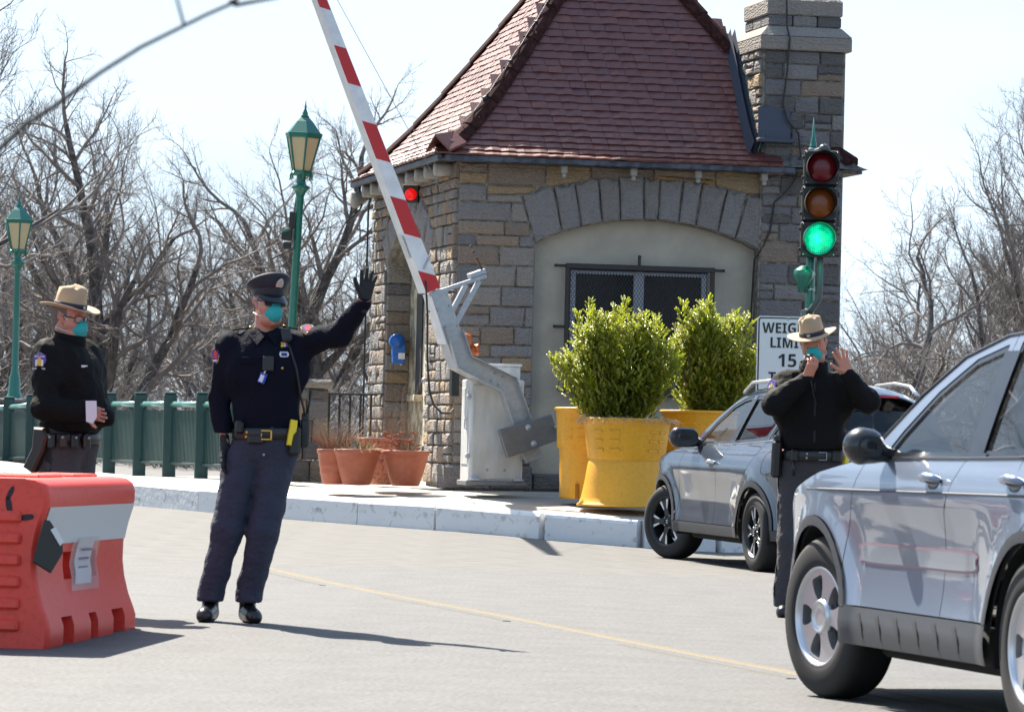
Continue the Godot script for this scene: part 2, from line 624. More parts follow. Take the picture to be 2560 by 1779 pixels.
func land_y(x: float, z: float) -> float:
	return lerpf(0.2, -4.0, smoothstep(50.0, 130.0, z)) - 3.5 * smoothstep(140.0, 200.0, z)


func kerb_piece(parent: Node, p0: Vector3, p1: Vector3, y0: float, y1: float, yellow: bool) -> void:
	var along := (p1 - p0)
	var out := Vector3(along.z, 0, -along.x).normalized()
	if out.z < 0:
		out = -out
	var g := along.normalized() * 0.004
	var rings := []
	for e in [[p0 + g, y0], [p1 - g, y1]]:
		var base: Vector3 = e[0]
		var y: float = e[1]
		var yr := road_y(base.x, -base.z)
		var jag := rng.randf_range(-0.006, 0.006)
		var R := PackedVector3Array()
		for q in [[0.155, yr - 0.05], [0.150, y - 0.035 + jag], [0.135, y - 0.008], [0.11, y + 0.004], [-0.05, y + 0.005], [-0.05, yr - 0.05]]:
			R.append(base + out * q[0] + Vector3.UP * q[1])
		rings.append(R)
	var s := MB.new()
	s.loft(rings)
	obj("kerb_stone", s, M.kerb_paint if not yellow else M.kerb_paint, parent)
	if yellow:  # lower course
		var q := MB.new()
		var yr0 := road_y(p0.x, -p0.z)
		var yr1 := road_y(p1.x, -p1.z)
		var a := p0 + out * 0.17
		var b := p1 + out * 0.17
		q.loft([PackedVector3Array([a + Vector3.UP * (yr0 - 0.05), a + Vector3.UP * (yr0 + 0.08), a - out * 0.1 + Vector3.UP * (yr0 + 0.08)]), PackedVector3Array([b + Vector3.UP * (yr1 - 0.05), b + Vector3.UP * (yr1 + 0.08), b - out * 0.1 + Vector3.UP * (yr1 + 0.08)])])
		obj("yellow_kerb_course", q, M.yellow_kerb_paint, parent)


func kerb_z(x: float) -> float:
	for i in KERB.size() - 1:
		if x <= KERB[i][0] and x >= KERB[i + 1][0]:
			return lerpf(KERB[i][1], KERB[i + 1][1], (KERB[i][0] - x) / (KERB[i][0] - KERB[i + 1][0]))
	return 45.0


# ---------------------------------------------------------------- the stone booth
const EAVE := 3.47
const RX0 := -0.30
const RX1 := 4.42
const RZ0 := 0.30   # front eave
const RZ1 := -5.10  # back eave


func roof_y(t: float) -> float:  # t: how far in from the eave, in plan
	return EAVE + 1.45 * t - 0.441 * (1.0 - exp(-t / 0.42))


func rect(x0: float, y0: float, x1: float, y1: float) -> PackedVector2Array:
	return PackedVector2Array([Vector2(x0, y0), Vector2(x1, y0), Vector2(x1, y1), Vector2(x0, y1)])


func area(P: PackedVector2Array) -> float:
	var a := 0.0
	for i in P.size():
		a += P[i].cross(P[(i + 1) % P.size()])
	return absf(a) * 0.5


func tone(y: float, warm_from: float, r: RandomNumberGenerator) -> String:
	var k := r.randf()
	if y > warm_from:
		return "stone%d" % [4, 5, 3, 7, 5, 0, 4][int(k * 6.99)]
	return "stone%d" % [0, 8, 2, 2, 1, 7, 3, 0, 2, 7, 3, 4, 0, 7][int(k * 13.99)]


func ashlar(parent: Node, frame: Transform3D, region: PackedVector2Array, holes: Array, sd: int, warm: float, hmin := 0.115, hmax := 0.225, lmin := 0.22, lmax := 0.62, proud := 0.03, dark := false) -> void:
	var r := RandomNumberGenerator.new()
	r.seed = sd
	var lo := region[0]
	var hi := region[0]
	for p in region:
		lo = lo.min(p)
		hi = hi.max(p)
	var y := lo.y
	while y < hi.y - 0.02:
		var h := r.randf_range(hmin, hmax)
		if hi.y - y - h < hmin * 0.7:
			h = hi.y - y
		var x := lo.x - r.randf_range(0.0, 0.12)
		while x < hi.x:
			var l := r.randf_range(lmin, lmax) * (0.75 + h * 1.8)
			var cuts := [[y, y + h]]
			if h > 0.16 and r.randf() < 0.35:
				var m := y + h * r.randf_range(0.4, 0.6)
				cuts = [[y, m], [m, y + h]]
			for c in cuts:
				var jit := r.randf_range(-0.012, 0.012)
				var q := PackedVector2Array([Vector2(x, c[0]), Vector2(x + l + jit, c[0]), Vector2(x + l - jit, c[1]), Vector2(x, c[1])])
				var got: Array = Geometry2D.intersect_polygons(q, region)
				for hole in holes:
					var next := []
					for g in got:
						next.append_array(Geometry2D.clip_polygons(g, hole))
					got = next
				for g in got:
					var P: PackedVector2Array = g
					if Geometry2D.is_polygon_clockwise(P):
						continue
					if area(P) < 0.006:
						continue
					P = MB.inset(P, 0.007)
					if area(P) < 0.004:
						continue
					var s := MB.new().at(frame)
					s.r.seed = r.randi()
					s.stone(P, -0.02, proud + r.randf_range(-0.008, 0.012), 0.012, 0.009)
					var tn := tone(c[0], warm, r)
					if dark:
						tn = "stone%d" % [6, 1, 6, 1, 0, 7, 1, 6][r.randi() % 8]
					obj("stone", s, M[tn], parent)
			x += l
		y += h


func arc(a: Vector2, top: Vector2, b: Vector2, n: int) -> PackedVector2Array:  # the circle through three points, a to b
	var d := 2.0 * (a.x * (top.y - b.y) + top.x * (b.y - a.y) + b.x * (a.y - top.y))
	var s := Vector3(a.length_squared(), top.length_squared(), b.length_squared())
	var c := Vector2((s.x * (top.y - b.y) + s.y * (b.y - a.y) + s.z * (a.y - top.y)) / d, (s.x * (b.x - top.x) + s.y * (a.x - b.x) + s.z * (top.x - a.x)) / d)
	var t0 := (a - c).angle()
	var t1 := (b - c).angle()
	var out := PackedVector2Array()
	for i in n + 1:
		var t := lerp_angle(t0, t1, i / float(n))
		out.append(c + Vector2.from_angle(t) * (a - c).length())
	return out


func voussoirs(parent: Node, frame: Transform3D, inn: PackedVector2Array, ext: PackedVector2Array, widths: Array, sd: int) -> void:
	var total := 0.0
	for w in widths:
		total += w
	var t := 0.0
	var r := RandomNumberGenerator.new()
	r.seed = sd
	var n := inn.size() - 1
	for w in widths:
		var a: float = t / total
		var b: float = (t + w) / total
		t += w
		var P := PackedVector2Array()
		var steps := 3
		for k in steps + 1:
			var f := lerpf(a, b, k / float(steps)) * n
			P.append(inn[int(f)].lerp(inn[mini(int(f) + 1, n)], f - int(f)))
		for k in steps + 1:
			var f := lerpf(b, a, k / float(steps)) * n
			P.append(ext[int(f)].lerp(ext[mini(int(f) + 1, n)], f - int(f)) + Vector2(0, r.randf_range(-0.03, 0.035)))
		if Geometry2D.is_polygon_clockwise(P):
			P.reverse()
		P = MB.inset(P, 0.010)
		var s := MB.new().at(frame)
		s.r.seed = sd + int(t * 1000)
		s.stone(P, -0.02, 0.05, 0.016, 0.016)
		obj("voussoir", s, M["stone%d" % [8, 8, 0, 8, 8][r.randi() % 5]], parent)


func build_booth() -> void:
	var b := thing("stone_booth", "grey stone booth with hipped red tile roof, arched panel and tall chimney", "building", Vector3(-0.606, 0.62, -44.0), deg_to_rad(12.0))
	var F := Transform3D()
	# --- front wall
	var inn := arc(Vector2(0.84, 2.58), Vector2(2.07, 2.86), Vector2(3.30, 2.58), 30)
	var ext := arc(Vector2(0.68, 3.07), Vector2(2.07, 3.315), Vector2(3.47, 3.07), 30)
	var wall_poly := PackedVector2Array([Vector2(0.0, -0.15), Vector2(0.84, -0.15)])
	wall_poly.append_array(inn)
	wall_poly.append_array(PackedVector2Array([Vector2(3.30, -0.15), Vector2(4.2, -0.15), Vector2(4.2, 3.46), Vector2(0.0, 3.46)]))
	var s := MB.new()
	s.prism(wall_poly, -0.32, 0.0)
	var fw := obj("front_wall", s, M.mortar, b)
	var hole := PackedVector2Array([Vector2(0.84, -0.5)])
	hole.append(Vector2(0.84, 2.58))
	hole.append_array(ext)
	hole.append(Vector2(3.30, 2.58))
	hole.append(Vector2(3.30, -0.5))
	if Geometry2D.is_polygon_clockwise(hole):
		hole.reverse()
	ashlar(fw, F, rect(0.0, 0.22, 3.30, 3.18), [hole], 11, 9.0)
	ashlar(fw, F, rect(0.0, 3.18, 3.45, 3.42), [hole], 12, 0.0, 0.22, 0.24, 0.3, 0.62)
	voussoirs(fw, F, inn, ext, [1.25, 0.85, 0.9, 0.8, 1.0, 0.62, 0.9, 0.75, 1.0, 0.8, 1.15], 5)
	# plinth at the corner and under the panel
	s = MB.new()
	s.stone(rect(-0.10, -0.05, 0.40, 0.20), -0.3, 0.07, 0.02, 0.01)
	obj("plinth_stone", s, M.stone1, fw)
	s = MB.new()
	s.stone(rect(0.41, -0.05, 0.86, 0.20), -0.3, 0.06, 0.02, 0.01)
	obj("plinth_stone", s, M.stone6, fw)
	for k in 3:
		s = MB.new()
		s.stone(rect(0.88 + k * 0.8, -0.05, 1.67 + k * 0.8, 0.13), -0.25, -0.02, 0.02, 0.006)
		obj("plinth_stone", s, M.stone6, fw)
	# stucco panel set back in the arch
	var pan := PackedVector2Array([Vector2(0.80, -0.1)])
	pan.append_array(arc(Vector2(0.80, 2.60), Vector2(2.07, 2.90), Vector2(3.34, 2.60), 20))
	pan.append(Vector2(3.34, -0.1))
	s = MB.new()
	s.prism(pan, -0.26, -0.13)
	obj("stucco_panel", s, M.stucco, fw)
	# --- window behind a wire cage
	var win := Node3D.new()
	win.name = "window"
	b.add_child(win)
	s = MB.new()
	s.box(Vector3(2.01, 1.68, -0.135), Vector3(1.52, 1.32, 0.02))
	obj("dark_recess", s, M.dark_interior, win)
	for k in 2:
		s = MB.new()
		s.box(Vector3(1.63 + k * 0.76, 1.68, -0.118), Vector3(0.62, 1.2, 0.01))
		obj("pane", s, M.glass_dark, win)
	s = MB.new()
	s.box(Vector3(2.01, 1.68, -0.105), Vector3(0.115, 1.26, 0.03), 0.004)
	for k in [-1, 1]:
		s.box(Vector3(2.01 + k * 0.72, 1.68, -0.108), Vector3(0.055, 1.26, 0.025), 0.003)
	s.box(Vector3(2.01, 2.29, -0.111), Vector3(1.48, 0.035, 0.02), 0.003)
	obj("window_frame", s, M.mullion, win)
	var cage := MB.new()
	var cx0 := 1.19
	var cx1 := 2.83
	var cy0 := 0.98
	var cy1 := 2.37
	cage.box(Vector3(2.01, cy1 - 0.02, -0.03), Vector3(cx1 - cx0, 0.055, 0.035), 0.004)
	cage.box(Vector3(2.01, cy0 + 0.02, -0.03), Vector3(cx1 - cx0, 0.055, 0.035), 0.004)
	for x in [cx0 + 0.022, cx1 - 0.022]:
		cage.box(Vector3(x, (cy0 + cy1) / 2, -0.032), Vector3(0.045, cy1 - cy0, 0.03), 0.004)
	for q in [[cx0 - 0.05, cy1 - 0.02, 0.14, 0.03], [cx1 + 0.05, cy1 - 0.02, 0.14, 0.03], [cx0 - 0.05, 1.70, 0.14, 0.03], [2.0, cy1 + 0.05, 0.03, 0.13], [cx1 + 0.05, 1.70, 0.14, 0.03]]:
		cage.box(Vector3(q[0], q[1], -0.055), Vector3(q[2], q[3], 0.02), 0.003)
		cage.ball(Vector3(q[0] + (0.05 if q[0] > 2.5 else -0.05) * float(q[2] > 0.1), q[1] + (0.05 if q[3] > 0.1 else 0.0), -0.04), Vector3(0.018, 0.018, 0.012), 8, 5)
	obj("cage_frame", cage, M.cage_iron, win)
	var wire := MB.new().smooth()
	var cell := 0.034
	for dir in [1.0, -1.0]:
		var k := -60
		while k < 110:
			var a := Vector2(cx0 + k * cell, cy0)
			var e := a + Vector2(dir, 1.7) * 2.0
			for seg in Geometry2D.intersect_polyline_with_polygon(PackedVector2Array([a, e]), rect(cx0 + 0.03, cy0 + 0.03, cx1 - 0.03, cy1 - 0.03)):
				wire.tube([Vector3(seg[0].x, seg[0].y, -0.045 + 0.003 * dir), Vector3(seg[1].x, seg[1].y, -0.045 + 0.003 * dir)], 0.0032, 3, false)
			k += 1
	tag(obj("cage_mesh", wire, M.cage_wire, win), "", "", "", "stuff")

	# --- left wall: u runs along +z, so the front corner is u = 0 and the back is u = -5
	var L := Transform3D(Basis(Vector3(0, 0, 1), Vector3(0, 1, 0), Vector3(-1, 0, 0)), Vector3.ZERO)
	var la := arc(Vector2(-4.0, 2.42), Vector2(-2.73, 2.90), Vector2(-1.47, 2.42), 24)
	var le := arc(Vector2(-4.25, 2.72), Vector2(-2.73, 3.26), Vector2(-1.22, 2.72), 24)
	var lp := PackedVector2Array([Vector2(-5.0, -0.15), Vector2(-4.0, -0.15)])
	lp.append_array(la)
	lp.append_array(PackedVector2Array([Vector2(-1.47, -0.15), Vector2(-0.002, -0.15), Vector2(-0.002, 3.46), Vector2(-5.0, 3.46)]))
	s = MB.new().at(L)
	s.prism(lp, -0.45, -0.002)
	var lw := obj("side_wall", s, M.mortar, b)
	var lh := PackedVector2Array([Vector2(-4.0, -0.5), Vector2(-4.0, 2.42)])
	lh.append_array(le)
	lh.append_array(PackedVector2Array([Vector2(-1.47, 2.42), Vector2(-1.47, -0.5)]))
	if Geometry2D.is_polygon_clockwise(lh):
		lh.reverse()
	ashlar(lw, L, rect(-5.0, 0.0, -0.012, 3.24), [lh], 21, 9.0, 0.1, 0.22, 0.16, 0.36, 0.045)
	ashlar(lw, L, rect(-5.0, 3.24, -0.012, 3.42), [], 22, 0.0, 0.17, 0.18, 0.16, 0.34, 0.04)
	voussoirs(lw, L, la, le, [1, 0.8, 1, 0.9, 1.1, 0.8, 1, 0.9, 1], 15)
	# far reveal of the doorway, which faces the road
	var RV := Transform3D(Basis(), Vector3(0.0, 0.0, -4.0))
	ashlar(lw, RV, rect(-0.03, 0.0, 0.26, 2.5), [], 23, 9.0, 0.13, 0.26, 0.3, 0.5, 0.035)
	# back panel and door in the recess
	var lpan := PackedVector2Array([Vector2(-4.05, -0.1)])
	lpan.append_array(arc(Vector2(-4.05, 2.44), Vector2(-2.73, 2.95), Vector2(-1.42, 2.44), 20))
	lpan.append(Vector2(-1.42, -0.1))
	s = MB.new().at(L)
	s.prism(lpan, -0.40, -0.25)
	obj("stucco_panel", s, M.cream_stucco, lw)
	var dr := MB.new().at(L)
	dr.box(Vector3(-2.15, 1.02, -0.235), Vector3(0.92, 2.04, 0.05), 0.006)
	var door := obj("door", dr, M.door_paint, b)
	s = MB.new().at(L)
	for k in 4:
		s.box(Vector3(-2.5 + k * 0.235, 0.62, -0.205), Vector3(0.20, 0.95, 0.016), 0.006)
	obj("board", s, M.door_paint, door)
	s = MB.new().at(L)
	s.box(Vector3(-2.15, 1.58, -0.205), Vector3(0.62, 0.62, 0.012))
	obj("pane", s, M.glass_dark, door)
	s = MB.new().at(L)
	s.ball(Vector3(-2.52, 1.12, -0.16), Vector3(0.035, 0.035, 0.035))
	s.box(Vector3(-2.52, 1.18, -0.2), Vector3(0.05, 0.28, 0.012), 0.003)
	obj("door_knob", s, M.bolt, door)
	s = MB.new().at(L)
	s.box(Vector3(-2.7, 1.1, -0.225), Vector3(0.1, 2.2, 0.06), 0.004)
	s.box(Vector3(-1.6, 1.1, -0.225), Vector3(0.1, 2.2, 0.06), 0.004)
	s.box(Vector3(-2.15, 2.12, -0.22), Vector3(1.2, 0.1, 0.06), 0.004)
	obj("door_frame", s, M.door_paint, door)
	s = MB.new().at(L)
	s.box(Vector3(-3.3, 1.55, -0.248), Vector3(0.34, 1.15, 0.03))
	var slot := obj("window", s, M.dark_interior, b)
	s = MB.new().at(L)
	s.box(Vector3(-3.3, 0.93, -0.2), Vector3(0.46, 0.07, 0.1), 0.006)
	obj("sill", s, M.cream_stucco, slot)
	# back and right walls, plain stone, seen only from elsewhere
	s = MB.new()
	s.box(Vector3(4.05, 1.65, -2.66), Vector3(0.3, 3.6, 4.68))
	s.box(Vector3(2.0, 1.65, -4.86), Vector3(3.6, 3.6, 0.28))
	obj("rear_wall", s, M.stone0, b)

	# --- roof deck, tiles laid on it
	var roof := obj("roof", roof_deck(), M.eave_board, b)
	lay_tiles(roof)
	# hips
	for h in [[Vector3(RX0, 0, RZ0), Vector3(1, 0, -1)], [Vector3(RX1, 0, RZ0), Vector3(-1, 0, -1)], [Vector3(RX0, 0, RZ1), Vector3(1, 0, 1)]]:
		var t := 0.12
		while t < 2.35:
			var t2 := t + 0.30
			var p0: Vector3 = h[0] + h[1] * t
			var p1: Vector3 = h[0] + h[1] * t2
			p0.y = roof_y(t) + 0.030
			p1.y = roof_y(t2) + 0.02
			var d := (p1 - p0).normalized()
			var side := d.cross(Vector3.UP).normalized()
			var up := side.cross(d)
			var hm := MB.new()
			var R0 := PackedVector3Array()
			var R1 := PackedVector3Array()
			for q in [[-0.115, -0.055], [0.115, -0.055], [0.105, -0.03], [0.05, 0.03], [0.0, 0.045], [-0.05, 0.03], [-0.105, -0.03]]:
				R0.append(p0 + side * q[0] + up * (q[1] + 0.006))
				R1.append(p1 + side * q[0] * 0.92 + up * q[1] * 0.92)
			hm.loft([R0, R1])
			obj("hip_tile", hm, M.ridge_tile, roof)
			t += 0.272
	# starter at the front corner: a folded tile that kicks out over the eave
	s = MB.new()
	var cdir := Vector3(-1, 0, 1).normalized()
	var csd := Vector3(1, 0, 1).normalized()
	var base := Vector3(RX0 + 0.22, EAVE + 0.17, RZ0 - 0.22)
	for sg in [-1.0, 1.0]:
		var a := base + Vector3(0, 0.09, 0)
		var e := base + cdir * 0.36 + Vector3(0, 0.03, 0)
		var a2: Vector3 = base + csd * sg * 0.16 + Vector3(0, -0.03, 0)
		var e2: Vector3 = base + cdir * 0.30 + csd * sg * 0.15 + Vector3(0, -0.13, 0)
		var o2 := Vector3(0, -0.025, 0)
		if sg > 0:
			s.quad(a, e, e2, a2)
			s.quad(a2 + o2, e2 + o2, e + o2, a + o2)
			s.quad(a2, e2, e2 + o2, a2 + o2)
			s.quad(e, e + o2, e2 + o2, e2)
		else:
			s.quad(a2, e2, e, a)
			s.quad(a + o2, e + o2, e2 + o2, a2 + o2)
			s.quad(a2 + o2, e2 + o2, e2, a2)
			s.quad(e2, e2 + o2, e + o2, e)
	obj("corner_tile", s, M.tile0, roof)
	# lightning rod cable down the front hip with clips
	var cab := []
	for k in 30:
		var t := 0.34 + k * 0.07
		cab.append(Vector3(RX0 + t, roof_y(t) + 0.10 + 0.012 * sin(k * 2.1) + (0.05 * exp(-k * 0.7)), RZ0 - t))
	cab.push_front(cab[0] + Vector3(-0.02, -0.13, 0.05))
	s = MB.new().smooth()
	s.tube(cab, 0.0045, 5)
	var lc := obj("lightning_cable", s, M.galvanised_dull, roof)
	for k in [5, 10, 15, 21, 27]:
		s = MB.new()
		s.box(cab[k] + Vector3(0, -0.015, 0), Vector3(0.06, 0.035, 0.035), 0.006, Basis.from_euler(Vector3(0, 0.7, 0.4)))
		obj("clip", s, M.lead, lc)
	# gutters and eave boards
	s = MB.new()
	s.box(Vector3(1.70, EAVE - 0.035, RZ0 - 0.03), Vector3(3.84, 0.075, 0.05), 0.012)
	obj("front_gutter", s, M.gutter_metal, b)
	s = MB.new()
	s.box(Vector3(RX0 + 0.03, EAVE - 0.035, -2.4), Vector3(0.05, 0.07, 5.4), 0.012)
	obj("side_gutter", s, M.gutter_metal, b)
	# round rafter ends under the side eave, white sockets under the front eave
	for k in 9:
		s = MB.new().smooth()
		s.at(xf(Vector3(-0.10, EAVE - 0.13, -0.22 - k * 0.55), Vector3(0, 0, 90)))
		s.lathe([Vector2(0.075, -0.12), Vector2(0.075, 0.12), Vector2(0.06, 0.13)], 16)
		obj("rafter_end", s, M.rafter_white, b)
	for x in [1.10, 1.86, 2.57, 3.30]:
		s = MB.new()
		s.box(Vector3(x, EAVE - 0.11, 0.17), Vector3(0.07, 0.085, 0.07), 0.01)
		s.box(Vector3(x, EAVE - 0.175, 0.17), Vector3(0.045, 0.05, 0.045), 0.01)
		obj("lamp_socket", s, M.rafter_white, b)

	# --- chimney
	var ch := MB.new()
	ch.box(Vector3(3.75, 2.2, -0.44), Vector3(0.92, 5.1, 1.0))
	var chim := obj("chimney", ch, M.mortar, b)
	var CF := Transform3D(Basis(), Vector3(0, 0, 0.06))
	var exth := PackedVector2Array([Vector2(3.0, 2.4)])
	exth.append_array(PackedVector2Array([Vector2(3.31, 2.4), Vector2(3.47, 3.07), Vector2(3.0, 3.3)]))
	ashlar(chim, CF, PackedVector2Array([Vector2(3.29, 0.0), Vector2(4.22, 0.0), Vector2(4.19, 4.74), Vector2(3.31, 4.74)]), [], 33, 9.0, 0.12, 0.23, 0.24, 0.55, 0.03, true)
	var CL := Transform3D(Basis(Vector3(0, 0, 1), Vector3(0, 1, 0), Vector3(-1, 0, 0)), Vector3(3.29, 0, 0))
	ashlar(chim, CL, rect(-0.94, 3.5, 0.06, 4.74), [], 34, 9.0, 0.12, 0.2, 0.2, 0.4, 0.035)
	# flashing along the roof: lead below, green copper above
	var lead := MB.new()
	var cop := MB.new()
	for k in 9:
		var t0 := 0.16 + k * 0.122
		var t1 := t0 + 0.122
		for e in ([[lead, 0.02, 0.16, 3.13], [cop, 0.06, 0.24 - 0.012 * k, 3.235]] if k < 7 else [[lead, 0.02, 0.16, 3.13]]):
			var A := Vector3(e[3], roof_y(t0) + e[1], RZ0 - t0)
			var B := Vector3(e[3], roof_y(t1) + e[1], RZ0 - t1)
			var up := Vector3(0.06, e[2], 0)
			(e[0] as MB).quad(A, A + up, B + up, B)
			(e[0] as MB).quad(B + Vector3(0.05, 0, 0), B + up + Vector3(0.05, 0, 0), A + up + Vector3(0.05, 0, 0), A + Vector3(0.05, 0, 0))
	obj("lead_flashing", lead, M.lead, chim)
	obj("copper_flashing", cop, M.verdigris, chim)
	s = MB.new()
	s.box(Vector3(3.42, 3.95, 0.10), Vector3(0.36, 0.36, 0.03), 0.01, Basis.from_euler(Vector3(-0.12, 0, 0)))
	s.box(Vector3(3.42, 3.755, 0.15), Vector3(0.40, 0.05, 0.16), 0.01)
	obj("slate_saddle", s, M.lead, chim)
	# cap: granite band, sloped shoulder, a course of blocks and the top slab
	s = MB.new()
	s.box(Vector3(3.75, 4.815, -0.44), Vector3(1.02, 0.15, 1.16), 0.012)
	obj("granite_band", s, M.stone2, chim)
	s = MB.new()
	var r0 := PackedVector3Array([Vector3(3.24, 4.892, 0.14), Vector3(4.26, 4.892, 0.14), Vector3(4.26, 4.892, -1.02), Vector3(3.24, 4.892, -1.02)])
	var r1 := PackedVector3Array([Vector3(3.34, 5.0, 0.05), Vector3(4.16, 5.0, 0.05), Vector3(4.16, 5.0, -0.92), Vector3(3.34, 5.0, -0.92)])
	s.loft([r0, r1])
	obj("sloped_shoulder", s, M.stone2, chim)
	for k in 3:
		for j in 3:
			s = MB.new()
			s.box(Vector3(3.475 + k * 0.275, 5.06, -0.10 - j * 0.33), Vector3(0.262, 0.115, 0.32), 0.012)
			obj("cap_block", s, M["stone%d" % [1, 0, 6][(k + j) % 3]], chim)
	s = MB.new()
	s.box(Vector3(3.75, 5.21, -0.435), Vector3(0.84, 0.175, 1.0), 0.014)
	obj("top_slab", s, M.stone2, chim)
	s = MB.new()
	s.loft([PackedVector3Array([Vector3(3.35, 5.30, 0.05), Vector3(4.15, 5.30, 0.05), Vector3(4.15, 5.30, -0.92), Vector3(3.35, 5.30, -0.92)]), PackedVector3Array([Vector3(3.5, 5.42, -0.15), Vector3(4.0, 5.42, -0.15), Vector3(4.0, 5.42, -0.7), Vector3(3.5, 5.42, -0.7)])])
	obj("weathered_top", s, M.stone2, chim)
	# black cable down the chimney and along the arch
	s = MB.new().smooth()
	s.tube([Vector3(3.50, 5.42, 0.0), Vector3(3.52, 5.25, 0.12), Vector3(3.53, 4.99, 0.12), Vector3(3.55, 4.86, 0.17), Vector3(3.54, 4.5, 0.13), Vector3(3.50, 4.15, 0.13), Vector3(3.55, 3.98, 0.15), Vector3(3.68, 3.85, 0.14), Vector3(3.71, 3.6, 0.14), Vector3(3.66, 3.35, 0.13), Vector3(3.55, 3.2, 0.13), Vector3(3.44, 3.1, 0.10), Vector3(3.40, 2.8, 0.10), Vector3(3.33, 2.62, 0.08), Vector3(3.25, 2.48, 0.03), Vector3(3.245, 1.5, -0.10), Vector3(3.25, 0.4, -0.10)], 0.011, 6)
	obj("black_cable", s, M.cable, chim)
	# a cable down the far edge of the side wall
	s = MB.new().smooth()
	s.tube([Vector3(-0.14, 3.3, -4.6), Vector3(-0.10, 3.1, -4.93), Vector3(-0.09, 2.0, -5.0), Vector3(-0.09, 0.3, -5.0)], 0.012, 6)
	obj("black_cable", s, M.cable, lw)

	booth_fittings()


func roof_deck() -> MB:
	var s := MB.new().smooth()
	var ts := [0.0, 0.08, 0.18, 0.3, 0.45, 0.65, 0.9, 1.3, 1.8, 2.42]
	for k in ts.size() - 1:
		var a: float = ts[k]
		var b: float = ts[k + 1]
		var ya := roof_y(a)
		var yb := roof_y(b)
		var A := [Vector3(RX0 + a, ya, RZ0 - a), Vector3(RX1 - a, ya, RZ0 - a), Vector3(RX1 - a, ya, RZ1 + a), Vector3(RX0 + a, ya, RZ1 + a)]
		var B := [Vector3(RX0 + b, yb, RZ0 - b), Vector3(RX1 - b, yb, RZ0 - b), Vector3(RX1 - b, yb, RZ1 + b), Vector3(RX0 + b, yb, RZ1 + b)]
		for i in 4:
			var j := (i + 1) % 4
			s.smooth(10 + i)
			s.quad(A[i], A[j], B[j], B[i])
	# soffit
	s.flat()
	s.box(Vector3((RX0 + RX1) / 2, EAVE - 0.03, (RZ0 + RZ1) / 2), Vector3(RX1 - RX0 - 0.1, 0.03, RZ0 - RZ1 - 0.1))
	return s


func lay_tiles(roof: Node) -> void:
	var r := RandomNumberGenerator.new()
	r.seed = 77
	# four tile shapes, each a slightly warped slab; length runs up the slope
	var shapes := []
	for v in 5:
		var s := MB.new()
		s.r.seed = 300 + v
		var w := 0.0856
		var y0 := -0.012
		var l := 0.165
		var j := []
		for k in 8:
			j.append(s.r.randf_range(-0.005, 0.005))
		var bl := Vector3(-w, j[0], y0 + 0.02 + j[1])
		var br := Vector3(w, j[2], y0 + 0.02 + j[3])
		var tr := Vector3(w, l, -0.008)
		var tl := Vector3(-w, l, -0.008)
		var bm := Vector3(j[5], j[4] - 0.003, y0 + 0.028 + j[6])
		var tm := Vector3(0, l, -0.003)
		var dn := Vector3(0, 0.002, -0.022)
		s.quad(bl, bm, tm, tl)
		s.quad(bm, br, tr, tm)
		s.quad(bl + dn, bm + dn, bm, bl)
		s.quad(bm + dn, br + dn, br, bm)
		s.quad(bl + dn, bl, tl, tl + dn)
		s.quad(br, br + dn, tr + dn, tr)
		shapes.append(s.mesh())
	var spots := []
	for side in 2:  # 0 front, 1 left
		var t := 0.0
		var row := 0
		while t < 2.3:
			var slope := (roof_y(t + 0.02) - roof_y(t)) / 0.02
			var up := Vector3(0, slope, -1).normalized() if side == 0 else Vector3(1, slope, 0).normalized()
			var right := Vector3(1, 0, 0) if side == 0 else Vector3(0, 0, 1)
			var out := right.cross(up)
			var lo := (RX0 if side == 0 else RZ1) + t
			var hi := (RX1 if side == 0 else RZ0) - t
			if side == 0 and t > 0.12:
				hi = minf(hi, 3.20 if t < 1.25 else 9.0)
			var x := lo + (0.0 if row % 2 else 0.085)
			while x < hi + (0.06 if side == 0 else -0.06):
				var p := Vector3(x, roof_y(t) + 0.012, RZ0 - t) if side == 0 else Vector3(RX0 + t, roof_y(t) + 0.012, x)
				p -= up * 0.02
				if side == 1 or not (x > 3.55 and t < 0.1):
					var tw := Basis(out, r.randf_range(-0.005, 0.005))
					spots.append([side, p.y, Transform3D(tw * Basis(right * r.randf_range(0.97, 1.03), up, out), p + out * r.randf_range(-0.002, 0.003)), r.randi()])
				x += 0.172
			t += 0.105 / sqrt(1.0 + slope * slope)
			row += 1
	# the 300 of the front slope that show largest are tiles of their own
	var own := 0
	var mass := [MB.new(), MB.new(), MB.new(), MB.new(), MB.new()]
	for q in spots:
		var shape: ArrayMesh = shapes[q[3] % 5]
		var tn: int = [0, 1, 2, 2, 1, 2, 4, 1, 2, 1, 2, 1, 3, 2, 1, 2][(q[3] / 7) % 16]
		if q[0] == 0 and own < 300 and q[1] > 3.5 and q[1] < 5.3:
			obj("tile", shape, M["tile%d" % tn], roof, q[2])
			own += 1
		else:
			(mass[tn] as MB).st.append_from(shape, 0, q[2])
	for k in 5:
		tag(obj("further_tiles", (mass[k] as MB).st.commit(), M["tile%d" % k], roof), "", "", "", "stuff")


